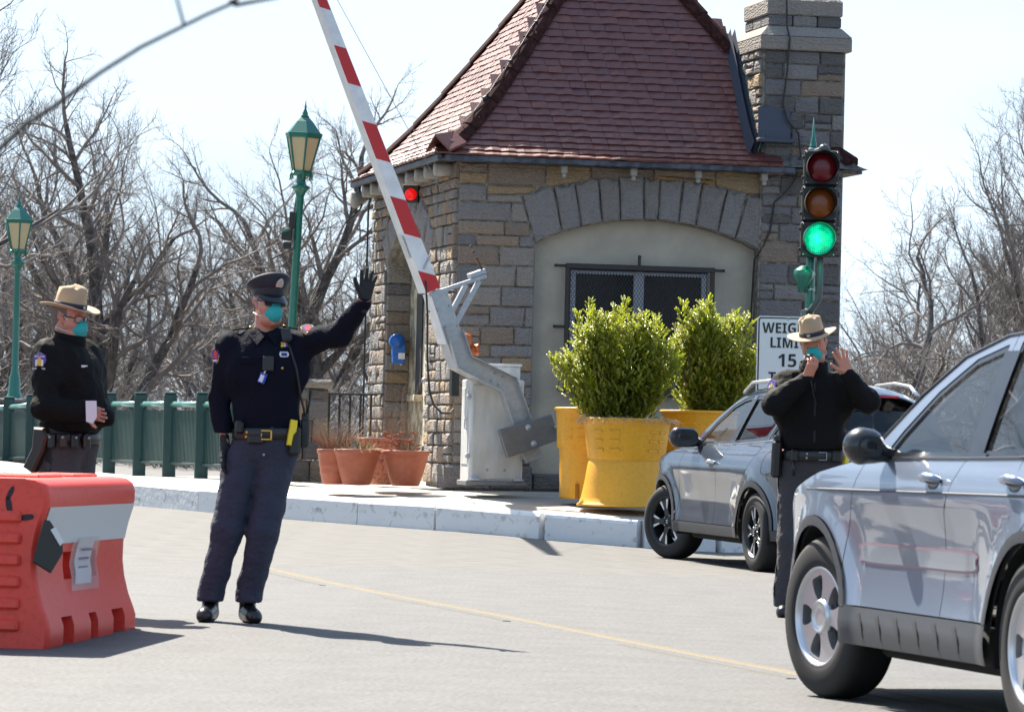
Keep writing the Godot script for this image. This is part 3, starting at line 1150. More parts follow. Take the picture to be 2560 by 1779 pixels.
func booth_fittings() -> void:
	# floodlight under the far end of the side eave, red signal, blue call box: things fixed to the booth
	var o := Basis(Vector3.UP, deg_to_rad(12.0))
	var P := func(x: float, y: float, z: float) -> Vector3: return Vector3(-0.606, 0.62, -44.0) + o * Vector3(x, y, z)
	var f := thing("floodlight", "small grey floodlight hanging under the far end of the booth's side eave", "lamp", P.call(-0.22, 3.30, -4.9), deg_to_rad(20))
	var s := MB.new().smooth()
	s.at(xf(Vector3(0, -0.03, 0), Vector3(0, 0, 105)))
	s.lathe([Vector2(0.03, -0.14), Vector2(0.06, -0.08), Vector2(0.10, 0.05), Vector2(0.105, 0.09)], 16)
	obj("housing", s, M.rafter_white, f)
	s = MB.new().smooth()
	s.tube([Vector3(0, 0.1, 0), Vector3(0.02, 0.0, 0)], 0.015, 6)
	obj("bracket", s, M.black_iron, f)
	s = MB.new().smooth()
	s.tube([Vector3(0.05, -0.02, 0.02), Vector3(0.0, -0.16, 0.05), Vector3(-0.07, -0.23, 0.03), Vector3(-0.16, -0.33, 0.0)], 0.009, 5)
	obj("cable", s, M.cable, f)
	var g := thing("red_signal", "small black signal with red lens behind the striped gate arm", "signal", P.call(-0.13, 3.17, -2.05), deg_to_rad(12 - 16))
	s = MB.new()
	s.box(Vector3.ZERO, Vector3(0.17, 0.19, 0.10), 0.008)
	s.box(Vector3(0.06, 0.085, -0.08), Vector3(0.03, 0.03, 0.14), 0.004)
	obj("housing", s, M.signal_black, g)
	s = MB.new()
	s.box(Vector3(0, 0.10, 0.07), Vector3(0.17, 0.012, 0.12), 0.003)
	obj("visor", s, M.cabinet_paint, g)
	s = MB.new().smooth()
	s.at(xf(Vector3(0, -0.005, 0.05), Vector3(90, 0, 0)))
	s.lathe([Vector2(0.068, 0.0), Vector2(0.062, 0.012), Vector2(0.04, 0.022), Vector2(0.01, 0.026)], 20)
	obj("lens", s, mat("red_signal_lens", Color(0.45, 0.008, 0.006), 0.2, {"glow": Color(1.0, 0.03, 0.02), "glow_energy": 0.2}), g)
	var k := thing("blue_call_box", "blue weathered call box hanging on the stone beside the door", "call box", P.call(0.09, 1.50, -3.80), deg_to_rad(6))
	s = MB.new().smooth()
	s.at(xf(Vector3(-0.02, 0.08, 0), Vector3(90, 0, 0)))
	s.lathe([Vector2(0.085, -0.12), Vector2(0.085, 0.12)], 16)
	s.at(Transform3D())
	s.flat().box(Vector3(0, -0.02, 0), Vector3(0.15, 0.14, 0.22), 0.01)
	obj("hood", s, M.blue_plastic, k)
	s = MB.new()
	s.box(Vector3(0, -0.12, 0.02), Vector3(0.14, 0.11, 0.2), 0.01)
	obj("base", s, M.blue_plastic, k)
	s = MB.new()
	s.box(Vector3(0.03, -0.09, 0.123), Vector3(0.075, 0.07, 0.004))
	obj("sticker", s, M.white_paint, k)
	s = MB.new().smooth()
	s.tube([Vector3(0.02, -0.16, 0.04), Vector3(0.05, -0.19, 0.05)], 0.02, 7)
	obj("conduit", s, M.bolt, k)


# ---------------------------------------------------------------- gate with lifted arm
func build_gate() -> void:
	var g := thing("barrier_gate", "lifted red and white striped gate arm with counterweight on a white cabinet", "gate", Vector3(-0.435, 0.63, -42.2))
	g.basis = Basis(Vector3.UP, deg_to_rad(24.0))
	var k := 0.00173
	var pt := func(cx: float, cy: float) -> Vector2: return Vector2((cx - 740.0) * k / 0.913, (1415.0 - cy) * k + 0.03)
	# cabinet, turned back to face the road
	var CT := Transform3D(Basis(Vector3.UP, deg_to_rad(-14.0)), Vector3(0.06, 0, 0.0))
	var s := MB.new().at(CT)
	s.box(Vector3(0.27, 0.56, -0.42), Vector3(0.56, 1.04, 0.52), 0.012)
	var cab := obj("cabinet", s, M.cabinet_paint, g)
	s = MB.new().at(CT)
	s.box(Vector3(0.275, 0.545, -0.152), Vector3(0.50, 0.96, 0.016), 0.006)
	obj("front_panel", s, M.cabinet_front, cab)
	s = MB.new().at(CT)
	s.box(Vector3(0.36, 0.63, -0.80), Vector3(0.48, 1.20, 0.24), 0.012)
	s.box(Vector3(0.36, 1.24, -0.80), Vector3(0.51, 0.03, 0.27), 0.006)
	obj("rear_housing", s, M.cabinet_paint, cab)
	s = MB.new().at(CT)
	s.box(Vector3(0.27, 0.025, -0.41), Vector3(0.62, 0.05, 0.58), 0.008)
	obj("base_flange", s, M.galvanised_dull, cab)
	s = MB.new().at(CT)
	s.box(Vector3(-0.012, 0.6, -0.42), Vector3(0.012, 0.78, 0.40), 0.004)
	var dr := obj("side_door", s, M.cabinet_paint, cab)
	for y in [0.30, 0.90]:
		s = MB.new().at(CT)
		s.box(Vector3(-0.022, y, -0.19), Vector3(0.03, 0.045, 0.09), 0.005)
		s.box(Vector3(-0.02, y, -0.155), Vector3(0.045, 0.025, 0.03), 0.004)
		obj("latch", s, M.galvanised, dr)
	s = MB.new().smooth().at(CT)
	s.tube([Vector3(-0.02, 0.68, -0.25), Vector3(-0.045, 0.67, -0.25), Vector3(-0.045, 0.58, -0.25), Vector3(-0.02, 0.57, -0.25)], 0.006, 5)
	obj("handle", s, M.galvanised, dr)
	for q in [[0.60, 0.80], [0.60, 0.30]]:
		s = MB.new().at(CT)
		s.box(Vector3(q[0] - 0.035, q[1], -0.20), Vector3(0.04, 0.06, 0.08), 0.005)
		obj("latch", s, M.galvanised, cab)
	for q in [[0.05, 0.06], [0.50, 0.06]]:
		s = MB.new().at(CT)
		s.tri(Vector3(q[0] - 0.05, 0.05, -0.12), Vector3(q[0] + 0.05, 0.05, -0.12), Vector3(q[0], 0.11, -0.14))
		s.box(Vector3(q[0], 0.06, -0.10), Vector3(0.1, 0.02, 0.05), 0.004)
		obj("foot_bracket", s, M.galvanised, cab)
	for q in [[0.18, 0.16], [0.36, 0.16]]:
		s = MB.new().at(CT)
		s.ball(Vector3(q[0], q[1], -0.143), Vector3(0.014, 0.014, 0.008), 8, 5)
		obj("bolt", s, M.bolt, cab)
	# the cranked steel channel
	var poly := PackedVector2Array([pt.call(510, 322), pt.call(665, 748), pt.call(932, 878), pt.call(1000, 1075), pt.call(1062, 1230), pt.call(1092, 1296), pt.call(1192, 1256), pt.call(1165, 1195), pt.call(1102, 1032), pt.call(1012, 796), pt.call(746, 676), pt.call(690, 525), pt.call(600, 290)])
	s = MB.new()
	s.prism(poly, -0.20, 0.0, 0.004)
	var chn := obj("crank_channel", s, M.galvanised, g)
	# turned-up lips along both edges
	s = MB.new()
	for run in [[[592, 505], [665, 748], [932, 878], [1002, 1075]], [[690, 525], [746, 676], [1012, 796], [1104, 1035]]]:
		for i in run.size() - 1:
			var a: Vector2 = pt.call(run[i][0], run[i][1])
			var b: Vector2 = pt.call(run[i + 1][0], run[i + 1][1])
			var d := b - a
			s.box(Vector3((a.x + b.x) / 2, (a.y + b.y) / 2, 0.03), Vector3(d.length() + 0.004, 0.009, 0.064 - 0.002 * i), 0.002, Basis(Vector3.BACK, d.angle()))
	obj("lip", s, M.galvanised, chn)
	for q in [[890, 770], [935, 790], [870, 815], [912, 837], [618, 383], [548, 410], [597, 527], [500, 422], [665, 498]]:
		s = MB.new().smooth()
		var p: Vector2 = pt.call(q[0], q[1])
		s.ball(Vector3(p.x, p.y, 0.004), Vector3(0.014, 0.014, 0.009), 10, 6)
		obj("bolt", s, M.bolt, chn)
	# white cover along the lower left flank of the arm
	s = MB.new()
	s.prism(PackedVector2Array([pt.call(508, 320), pt.call(516, 344), pt.call(612, 608), pt.call(604, 610)]), -0.215, 0.004)
	obj("white_flank", s, M.gate_white, chn)
	# counterweight
	s = MB.new()
	s.prism(PackedVector2Array([pt.call(900, 1105), pt.call(955, 1265), pt.call(1265, 1150), pt.call(1205, 1003)]), 0.062, 0.115, 0.006)
	var cw := obj("counterweight", s, M.galvanised_dull, g)
	for q in [[1070, 1085], [1105, 1180], [1228, 1078]]:
		var p: Vector2 = pt.call(q[0], q[1])
		s = MB.new().smooth()
		s.at(xf(Vector3(p.x, p.y, 0.115), Vector3(90, 0, 0)))
		s.lathe([Vector2(0.034 if q[0] < 1200 else 0.012, 0), Vector2(0.03 if q[0] < 1200 else 0.01, 0.006), Vector2(0.016, 0.008), Vector2(0.014, 0.02), Vector2(0.0, 0.022)], 12)
		obj("nut", s, M.galvanised, cw)
	# arm: a tapering box, white all over with red bands on the road face
	var bl := Vector2(-0.447 / 0.913, 1.93)
	var d := Vector2(-0.3705 / 0.913, 0.929).normalized()
	var n := Vector2(d.y, -d.x)
	var wid := func(t: float) -> float: return maxf(0.075, 0.168 - 0.0225 * t)
	var L := 4.6
	s = MB.new()
	var rr := []
	for e in [0.0, L]:
		var c: Vector2 = bl + d * e
		var wv: Vector2 = n * wid.call(e)
		var dp := 0.20 if e == 0.0 else 0.12
		rr.append(PackedVector3Array([Vector3(c.x, c.y, -dp), Vector3(c.x + wv.x, c.y + wv.y, -dp), Vector3(c.x + wv.x, c.y + wv.y, 0.0), Vector3(c.x, c.y, 0.0)]))
	s.loft(rr)
	var arm := obj("arm", s, M.gate_white, g)
	# stripe edges slope down to the road side, measured along the left edge of the face
	var band := 0.405
	var t0 := -0.02
	var i := 0
	while t0 < L - 0.5:
		var P := PackedVector2Array()
		var skew := 0.0
		for q in [[t0, 0.0], [t0 + band, 0.0]]:
			P.append(bl + d * maxf(q[0], 0.0))
		for q in [t0 + band, t0]:
			var t: float = q
			var w: float = wid.call(t)
			var at: float = maxf(t - w * 0.72, 0.0)
			P.append(bl + d * at + n * wid.call(at))
		if i > 0:
			s = MB.new()
			s.prism(P, 0.0, 0.003)
			obj("red_band", s, M.gate_red, arm)
		else:
			P = PackedVector2Array([bl + n * 0.004, bl + d * 0.245, bl + d * (0.245 - 0.118) + n * 0.165, bl + n * 0.165])
			s = MB.new()
			s.prism(P, 0.0, 0.003)
			obj("red_band", s, M.gate_red, arm)
		t0 += band * 2.0 if i > 0 else 0.245 + band * 0.99 - t0
		i += 1
	# small fittings on the arm
	s = MB.new()
	var fa: Vector2 = pt.call(500, 85)
	var fb: Vector2 = pt.call(462, 175)
	s.box(Vector3((fa.x + fb.x) / 2, (fa.y + fb.y) / 2, 0.008), Vector3((fb - fa).length(), 0.022, 0.012), 0.003, Basis(Vector3.BACK, (fb - fa).angle()))
	obj("latch_bar", s, M.galvanised, arm)
	s = MB.new()
	s.box(Vector3(bl.x - 0.012 + d.x * 0.5, bl.y + d.y * 0.5, -0.1), Vector3(0.24, 0.012, 0.12), 0.004, Basis(Vector3.BACK, d.angle()))
	obj("side_plate", s, M.cabinet_paint, arm)
	# outrigger bracket and stay cables
	s = MB.new()
	var tip: Vector2 = pt.call(828, 200)
	for q in [[[505, 325], [832, 200], 0.04, -0.02], [[800, 228], [662, 500], 0.05, -0.05], [[735, 255], [650, 432], 0.05, -0.11]]:
		var a: Vector2 = pt.call(q[0][0], q[0][1])
		var b: Vector2 = pt.call(q[1][0], q[1][1])
		s.box(Vector3((a.x + b.x) / 2, (a.y + b.y) / 2, q[3]), Vector3((b - a).length(), q[2], 0.045), 0.004, Basis(Vector3.BACK, (b - a).angle()))
	s.box(Vector3(tip.x - 0.08, tip.y + 0.02, -0.06), Vector3(0.18, 0.05, 0.10), 0.005, Basis(Vector3.BACK, 0.35))
	obj("outrigger", s, M.galvanised, arm)
	var far: Vector2 = bl + d * (L - 0.1)
	s = MB.new().smooth()
	s.tube([Vector3(tip.x - 0.02, tip.y + 0.02, -0.05), Vector3(pt.call(740, 5).x, pt.call(740, 5).y, -0.05), Vector3(far.x, far.y, -0.05)], [0.004, 0.0035, 0.003], 4)
	s.tube([Vector3(bl.x - 0.02, bl.y + 0.55, -0.1), Vector3(far.x - 0.03, far.y, -0.08)], 0.003, 4)
	obj("stay_cable", s, M.galvanised_dull, arm)
	s = MB.new().smooth()
	var ta: Vector2 = pt.call(815, 165)
	var tb: Vector2 = pt.call(748, 30)
	s.tube([Vector3(ta.x, ta.y, -0.05), Vector3(lerpf(ta.x, tb.x, 0.5), lerpf(ta.y, tb.y, 0.5), -0.05)], 0.011, 6)
	for t in [0.0, 0.5, 0.78, 1.0]:
		s.ball(Vector3(lerpf(ta.x, tb.x, t), lerpf(ta.y, tb.y, t), -0.05), Vector3(0.016, 0.014, 0.014), 7, 5)
	obj("turnbuckle", s, mat("rusty_iron", Color(0.10, 0.045, 0.03), 0.8), arm)
	# black hose hanging from the arm to the cabinet
	s = MB.new().smooth()
	var H := []
	for q in [[470, 245, 0.03], [472, 320, 0.05], [477, 420, 0.06], [483, 540, 0.05], [490, 680, 0.03], [503, 800, 0.01], [522, 900, -0.02], [556, 970, -0.06], [612, 1014, -0.1], [672, 1012, -0.16], [712, 985, -0.24]]:
		var p: Vector2 = pt.call(q[0], q[1])
		H.append(Vector3(p.x, p.y, q[2]))
	s.tube(H, 0.0105, 7)
	obj("hose", s, M.cable, g)
	# orange horn on the post behind
	s = MB.new().smooth()
	var oc: Vector2 = pt.call(812, 610)
	s.at(xf(Vector3(oc.x, oc.y, -0.50), Vector3(0, -24, -4)))
	s.lathe([Vector2(0.085, -0.135), Vector2(0.095, -0.12), Vector2(0.095, 0.0), Vector2(0.098, 0.02), Vector2(0.098, 0.10), Vector2(0.07, 0.125), Vector2(0.03, 0.135)], 20)
	var horn := obj("horn", s, M.orange_plastic, g)
	s = MB.new().smooth()
	s.at(xf(Vector3(oc.x + 0.09, oc.y - 0.035, -0.47), Vector3(0, -24, -90)))
	s.lathe([Vector2(0.055, -0.06), Vector2(0.055, 0.05), Vector2(0.062, 0.055), Vector2(0.062, 0.075), Vector2(0.04, 0.08)], 16)
	obj("nozzle", s, M.orange_plastic, horn)
	s = MB.new().smooth()
	s.at(xf(Vector3(oc.x - 0.10, oc.y + 0.04, -0.42), Vector3(0, -10, 90)))
	s.lathe([Vector2(0.095, -0.06), Vector2(0.105, 0.0), Vector2(0.105, 0.06), Vector2(0.09, 0.075)], 18)
	obj("hood", s, M.orange_plastic, horn)
	s = MB.new()
	s.box(Vector3(oc.x - 0.05, oc.y - 0.30, -0.56), Vector3(0.09, 0.44, 0.08), 0.01)
	s.box(Vector3(oc.x - 0.10, oc.y - 0.06, -0.42), Vector3(0.10, 0.10, 0.12), 0.01)
	obj("mount", s, M.black_iron, horn)


# ---------------------------------------------------------------- pots, planters, bushes
func terracotta(called: String, label: String, p: Vector3, rr: float, rb: float, h: float, m: Material, bands := 0) -> Node3D:
	var t := thing(called, label, "flower pot", p, 0.0, "clay pots beside the booth door")
	var s := MB.new().smooth()
	var prof := [Vector2(rb * 0.94, 0.0), Vector2(rb, 0.012)]
	for k in 6:
		var u := (k + 1) / 7.0
		prof.append(Vector2(lerpf(rb, rr * 0.93, pow(u, 0.85)), 0.012 + (h - 0.07) * u))
		if bands and k % 2 == 1:
			prof.append(Vector2(lerpf(rb, rr * 0.93, pow(u, 0.85)) + 0.008, 0.022 + (h - 0.07) * u))
	prof.append_array([Vector2(rr * 0.94, h - 0.05), Vector2(rr * 0.99, h - 0.045), Vector2(rr, h - 0.02), Vector2(rr, h - 0.004), Vector2(rr * 0.985, h), Vector2(rr * 0.93, h), Vector2(rr * 0.91, h - 0.012), Vector2(rr * 0.9, h - 0.04)])
	s.lathe(prof, 32)
	obj("pot", s, m, t)
	var so := MB.new().smooth()
	so.lathe([Vector2(rr * 0.89, h - 0.06), Vector2(rr * 0.88, h - 0.035), Vector2(rr * 0.5, h - 0.02), Vector2(0.01, h - 0.015)], 18)
	obj("soil", so, M.soil, t)
	return t


func stems(parent: Node, called: String, c: Vector3, n: int, len: float, spread: float, m: Material, thick := 0.0028, droop := 0.1, radius := 0.12) -> void:
	var s := MB.new().smooth()
	for i in n:
		var a := rng.randf() * TAU
		var r := sqrt(rng.randf()) * radius
		var p := c + Vector3(cos(a) * r, 0, sin(a) * r)
		var d := Vector3(cos(a) * spread * rng.randf_range(0.2, 1.3), 1.0, sin(a) * spread * rng.randf_range(0.2, 1.3)).normalized()
		var l := len * rng.randf_range(0.5, 1.15)
		var pts := [p]
		for k in 3:
			d = (d + Vector3(rng.randf_range(-0.25, 0.25), -droop, rng.randf_range(-0.25, 0.25))).normalized()
			p += d * l / 3.0
			pts.append(p)
		s.tube(pts, [thick, thick * 0.9, thick * 0.75, thick * 0.4], 3, false)
	tag(obj(called, s, m, parent), "", "", "", "stuff")


func build_pots() -> void:
	rng.seed = 61
	var a := terracotta("clay_pot", "clay pot with a fan of dry brown stems, partly behind the wide pot", Vector3(-1.80, 0.60, -43.15), 0.20, 0.14, 0.36, M.terracotta, 1)
	stems(a, "dry_stems", Vector3(0, 0.33, 0), 190, 0.36, 0.75, M.dry_stem)
	stems(a, "seed_heads", Vector3(0, 0.33, 0), 40, 0.30, 0.9, M.rust_bloom, 0.004)
	var b := terracotta("clay_pot", "wide clay pot in front, filled with flattened straw", Vector3(-1.575, 0.60, -42.95), 0.245, 0.145, 0.365, M.terracotta)
	stems(b, "straw", Vector3(0, 0.35, 0), 130, 0.12, 1.6, M.straw, 0.003, 0.3, 0.2)
	stems(b, "green_shoots", Vector3(0.06, 0.34, -0.02), 30, 0.14, 0.5, mat("green_shoot", Color(0.16, 0.20, 0.06), 0.8), 0.004, 0.1, 0.06)
	var c := terracotta("clay_pot", "clay pot closest to the white cabinet, with rust coloured flower heads", Vector3(-1.07, 0.60, -42.95), 0.245, 0.145, 0.365, M.terracotta)
	stems(c, "dry_stems", Vector3(0, 0.34, 0), 90, 0.42, 0.28, M.dry_stem, 0.0022)
	var s := MB.new().smooth()
	for k in 26:
		var p := Vector3(rng.randf_range(-0.22, 0.14), 0.42 + rng.randf_range(-0.05, 0.13), rng.randf_range(-0.12, 0.12))
		for j in 5:
			s.ball(p + Vector3(rng.randf_range(-0.025, 0.025), rng.randf_range(-0.008, 0.012), rng.randf_range(-0.025, 0.025)), Vector3(0.011, 0.008, 0.011), 6, 4)
	tag(obj("flower_heads", s, M.rust_bloom, c), "", "", "", "stuff")
	var d := terracotta("clay_pot", "pale weathered broad clay pot standing behind two others", Vector3(-1.32, 0.60, -43.65), 0.285, 0.15, 0.49, M.pale_terracotta)
	stems(d, "dry_stems", Vector3(0, 0.47, 0), 60, 0.40, 0.3, M.dry_stem, 0.0022)
	stems(d, "twigs", Vector3(0.15, 0.45, 0.05), 12, 0.75, 0.16, M.dry_stem, 0.003, 0.0, 0.08)


func build_planters() -> void:
	rng.seed = 91
	var specs := [
		["yellow planter tub of waisted shape with a big round bush, straw on its rim", Vector3(1.145, 0.475, -40.75), 0],
		["tall narrow yellow tub half hidden behind the waisted planter", Vector3(0.835, 0.53, -41.62), 1],
		["yellow tub behind the grey hatchback's mirror with an upright bush", Vector3(1.90, 0.53, -41.75), 1],
	]
	for q in specs:
		var t := thing("yellow_planter", q[0], "planter", q[1], 0.0, "yellow planters before the booth")
		var s := MB.new().smooth()
		var prof: Array
		if q[2] == 0:
			prof = [Vector2(0.475, 0.0), Vector2(0.48, 0.012), Vector2(0.475, 0.02), Vector2(0.455, 0.035), Vector2(0.435, 0.09), Vector2(0.405, 0.24), Vector2(0.378, 0.41), Vector2(0.366, 0.445), Vector2(0.362, 0.452), Vector2(0.374, 0.458), Vector2(0.378, 0.47), Vector2(0.40, 0.62), Vector2(0.418, 0.76), Vector2(0.428, 0.83), Vector2(0.442, 0.84), Vector2(0.444, 0.858), Vector2(0.435, 0.864), Vector2(0.41, 0.862), Vector2(0.40, 0.82)]
		else:
			prof = [Vector2(0.325, 0.0), Vector2(0.33, 0.02), Vector2(0.335, 0.40), Vector2(0.342, 0.485), Vector2(0.345, 0.495), Vector2(0.362, 0.505), Vector2(0.365, 0.515), Vector2(0.37, 0.72), Vector2(0.378, 0.86), Vector2(0.384, 0.875), Vector2(0.402, 0.885), Vector2(0.402, 0.905), Vector2(0.39, 0.91), Vector2(0.365, 0.906), Vector2(0.36, 0.86)]
		s.lathe(prof, 56)
		var tub := obj("tub", s, M.yellow_plastic, t)
		var h: float = 0.80 if q[2] == 0 else 0.86
		var so := MB.new().smooth()
		so.lathe([Vector2(0.36, h - 0.05), Vector2(0.355, h), Vector2(0.01, h + 0.03)], 18)
		obj("soil", so, M.soil, t)
		# moulded pads on the wall
		for a in [-2.35, -1.9, -0.9, -0.6]:
			for k in 3:
				var pb := MB.new()
				var y := 0.55 + k * 0.09 if q[2] == 0 else 0.60 + k * 0.09
				var rad := lerpf(0.382, 0.43, (y - 0.45) / 0.4) if q[2] == 0 else 0.366
				pb.at(xf(Vector3(cos(a) * rad, y, -sin(a) * rad), Vector3(0, rad_to_deg(a) + 90, 0)))
				pb.box(Vector3.ZERO, Vector3(0.11, 0.028, 0.02), 0.006)
				obj("moulded_pad", pb, M.yellow_plastic, tub)
		if q[2] == 0:
			stems(t, "straw", Vector3(0, 0.855, 0), 900, 0.13, 2.2, M.straw, 0.0028, 0.5, 0.43)
		else:
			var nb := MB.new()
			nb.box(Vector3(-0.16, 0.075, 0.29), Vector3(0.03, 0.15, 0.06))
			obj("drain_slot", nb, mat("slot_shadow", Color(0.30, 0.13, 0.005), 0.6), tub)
	bush("evergreen bush with many upright sprays in the waisted yellow planter", Vector3(1.08, 1.28, -40.85), [[0.0, 0.0, 0.40, 0.94], [-0.38, -0.1, 0.25, 0.80], [-0.54, -0.15, 0.18, 0.64], [0.28, 0.0, 0.25, 0.94], [0.44, 0.1, 0.19, 0.74], [-0.16, 0.1, 0.22, 1.06], [0.15, -0.05, 0.17, 1.04], [-0.30, 0.15, 0.2, 0.92]], 4)
	bush("evergreen bush with taller pointed sprays in front of the window's far side", Vector3(1.95, 1.34, -41.75), [[-0.06, 0.0, 0.28, 0.98], [0.26, 0.0, 0.23, 1.0], [-0.28, 0.05, 0.20, 0.8], [0.42, 0.0, 0.17, 0.66], [-0.12, 0.1, 0.17, 1.06], [0.12, 0.0, 0.23, 0.84]], 5)


func bush(label: String, p: Vector3, lobes: Array, sd: int) -> void:
	var t := thing("evergreen_bush", label, "bush", p, 0.0, "evergreen bushes in yellow planters")
	var r := RandomNumberGenerator.new()
	r.seed = sd
	var st := MB.new().smooth()
	for k in 16:
		var lb: Array = lobes[k % lobes.size()]
		var a := r.randf() * TAU
		st.tube([Vector3(r.randf_range(-0.1, 0.1), -0.08, r.randf_range(-0.1, 0.1)), Vector3(lb[0] * 0.5, 0.2, lb[1] * 0.5), Vector3(lb[0] + cos(a) * 0.1, lb[3] * 0.5, lb[1] + sin(a) * 0.1), Vector3(lb[0] + cos(a) * 0.05, lb[3] * 0.85, lb[1] + sin(a) * 0.05)], [0.014, 0.011, 0.008, 0.004], 5, false)
	obj("stems", st, M.bark, t)
	# one sprig of small leaves, strewn through the crown in four tints
	var sprig := []
	for v in 2:
		var sp := MB.new()
		sp.r.seed = 40 + v
		for k in 44:
			var y := 0.004 + 0.085 * k / 44.0
			var a := k * 2.4 + v + sp.r.randf_range(-0.4, 0.4)
			var d := Vector3(cos(a), sp.r.randf_range(0.1, 0.9), sin(a)).normalized()
			var w := d.cross(Vector3(sp.r.randf_range(-0.5, 0.5), 1, sp.r.randf_range(-0.5, 0.5))).normalized() * 0.0058
			var l := 0.020 * (1.0 - 0.45 * k / 44.0)
			var b := Vector3(0, y, 0)
			var tip := b + d * l
			var mid := b + d * l * 0.5 + Vector3(0, 0.0015, 0)
			sp.quad(b, mid + w, tip, mid - w)
		sprig.append(sp.mesh())
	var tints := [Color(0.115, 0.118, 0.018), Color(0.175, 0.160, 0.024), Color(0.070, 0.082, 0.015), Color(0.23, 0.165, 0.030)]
	var per := [[], [], [], []]
	# spires: slim shoots that stand up out of the lobes here and there
	var parts := lobes.duplicate()
	for lb in lobes:
		for k in 5:
			var a := r.randf() * TAU
			parts.append([lb[0] + cos(a) * lb[2] * 0.8, lb[1] + sin(a) * lb[2] * 0.8, 0.062, lb[3] * r.randf_range(0.80, 1.16)])
	var wt := PackedFloat32Array()
	for lb in parts:
		wt.append(lb[2] * lb[3] if lb[2] > 0.1 else 0.05)
	for i in 6400:
		var lb: Array = parts[r.rand_weighted(wt)]
		var u := pow(r.randf(), 0.75)
		var y: float = lb[3] * u
		# lobes are spindles: narrow at the foot, full at two thirds, pointed at the top
		var rad: float = lb[2] * (0.40 + 1.1 * u) * sqrt(maxf(0.0, 1.0 - pow(u, 2.6))) * 1.08
		var a := r.randf() * TAU
		var q := pow(r.randf(), 0.40)
		rad *= 0.86 + 0.22 * sin(a * 3.0 + y * 9.0 + lb[0] * 20.0)
		var pos := Vector3(lb[0] * (0.45 + 0.55 * u) + cos(a) * rad * q, y, lb[1] * (0.45 + 0.55 * u) + sin(a) * rad * q)
		var up := Vector3(cos(a) * 0.9 * q + r.randf_range(-0.5, 0.5), 0.8 + r.randf_range(-0.3, 0.4), sin(a) * 0.9 * q + r.randf_range(-0.5, 0.5)).normalized()
		var x := up.cross(Vector3(r.randf_range(-1, 1), 0.1, r.randf_range(-1, 1))).normalized()
		var sc := r.randf_range(0.65, 1.1)
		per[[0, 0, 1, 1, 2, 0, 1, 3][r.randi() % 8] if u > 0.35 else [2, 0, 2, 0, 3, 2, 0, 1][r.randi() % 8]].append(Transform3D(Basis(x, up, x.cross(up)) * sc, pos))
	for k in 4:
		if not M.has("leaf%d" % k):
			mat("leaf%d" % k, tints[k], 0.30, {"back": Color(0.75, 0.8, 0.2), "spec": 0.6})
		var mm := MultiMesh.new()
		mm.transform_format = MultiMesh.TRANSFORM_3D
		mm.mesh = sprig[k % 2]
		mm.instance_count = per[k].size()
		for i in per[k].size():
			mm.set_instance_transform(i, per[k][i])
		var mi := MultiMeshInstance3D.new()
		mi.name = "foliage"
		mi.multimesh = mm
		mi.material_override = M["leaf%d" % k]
		t.add_child(mi, true)
		mi.set_meta("kind", "stuff")


# ---------------------------------------------------------------- railings, pier, lamps
func build_fence() -> void:
	var f := thing("bridge_railing", "dark green steel railing with close bars along the bridge approach", "railing")
	var posts := [Vector2(-2.60, 45.7), Vector2(-3.08, 46.85), Vector2(-3.557, 48.0), Vector2(-4.02, 49.1), Vector2(-4.47, 50.2), Vector2(-4.95, 51.4), Vector2(-5.45, 52.6), Vector2(-5.92, 53.8), Vector2(-6.33, 55.0), Vector2(-6.78, 56.2), Vector2(-7.28, 57.4), Vector2(-7.8, 58.6), Vector2(-8.4, 59.8), Vector2(-9.1, 61.0)]
	var ht := 1.05
	for i in posts.size():
		var p: Vector2 = posts[i]
		var y := 0.555 if i < 6 else 0.57
		var q: Vector2 = posts[mini(i + 1, posts.size() - 1)] - posts[maxi(i - 1, 0)]
		var ang := atan2(-q.x, q.y)
		if i > 7:
			y = 0.57 - 0.03 * (i - 7)
		var B := Transform3D(Basis(Vector3.UP, ang * 0.25), Vector3(p.x, y - 0.06, -p.y))
		var s := MB.new().at(B)
		s.box(Vector3(0, ht / 2, 0), Vector3(0.155, ht, 0.155), 0.012)
		s.box(Vector3(0, ht + 0.012, 0), Vector3(0.15, 0.03, 0.15), 0.014)
		obj("post", s, M.fence_green, f)
		if i == posts.size() - 1:
			break
		var n: Vector2 = posts[i + 1]
		var y2 := 0.555 if i + 1 < 6 else 0.57
		if i + 1 > 7:
			y2 = 0.57 - 0.03 * (i - 6)
		var a := Vector3(p.x, y - 0.06, -p.y)
		var b := Vector3(n.x, y2 - 0.06, -n.y)
		var U := Vector3.UP
		s = MB.new().smooth()
		s.tube([a + U * 0.93, b + U * 0.93], 0.034, 10)
		obj("top_rail", s, mat("rail_tube", Color(0.10, 0.27, 0.25), 0.3, {"coat": 0.4}) if not M.has("rail_tube") else M.rail_tube, f)
		s = MB.new()
		var d := (b - a)
		var bs := Basis.looking_at(d.normalized(), U)
		s.box((a + b) / 2 + U * 0.235, Vector3(0.05, 0.035, d.length() - 0.15), 0.004, bs)
		obj("bottom_rail", s, M.fence_green, f)
		s = MB.new()
		for k in 22:
			var c := a.lerp(b, (k + 1.2) / 23.5)
			s.box(c + U * 0.55, Vector3(0.014, 0.62, 0.03), 0.0, bs)
		tag(obj("bars", s, M.fence_green, f), "", "", "", "stuff")
		s = MB.new()
		s.box(a + d.normalized() * 0.085 + U * 0.46, Vector3(0.10, 0.92, 0.008), 0.0, bs)
		obj("flange", s, M.fence_green, f)


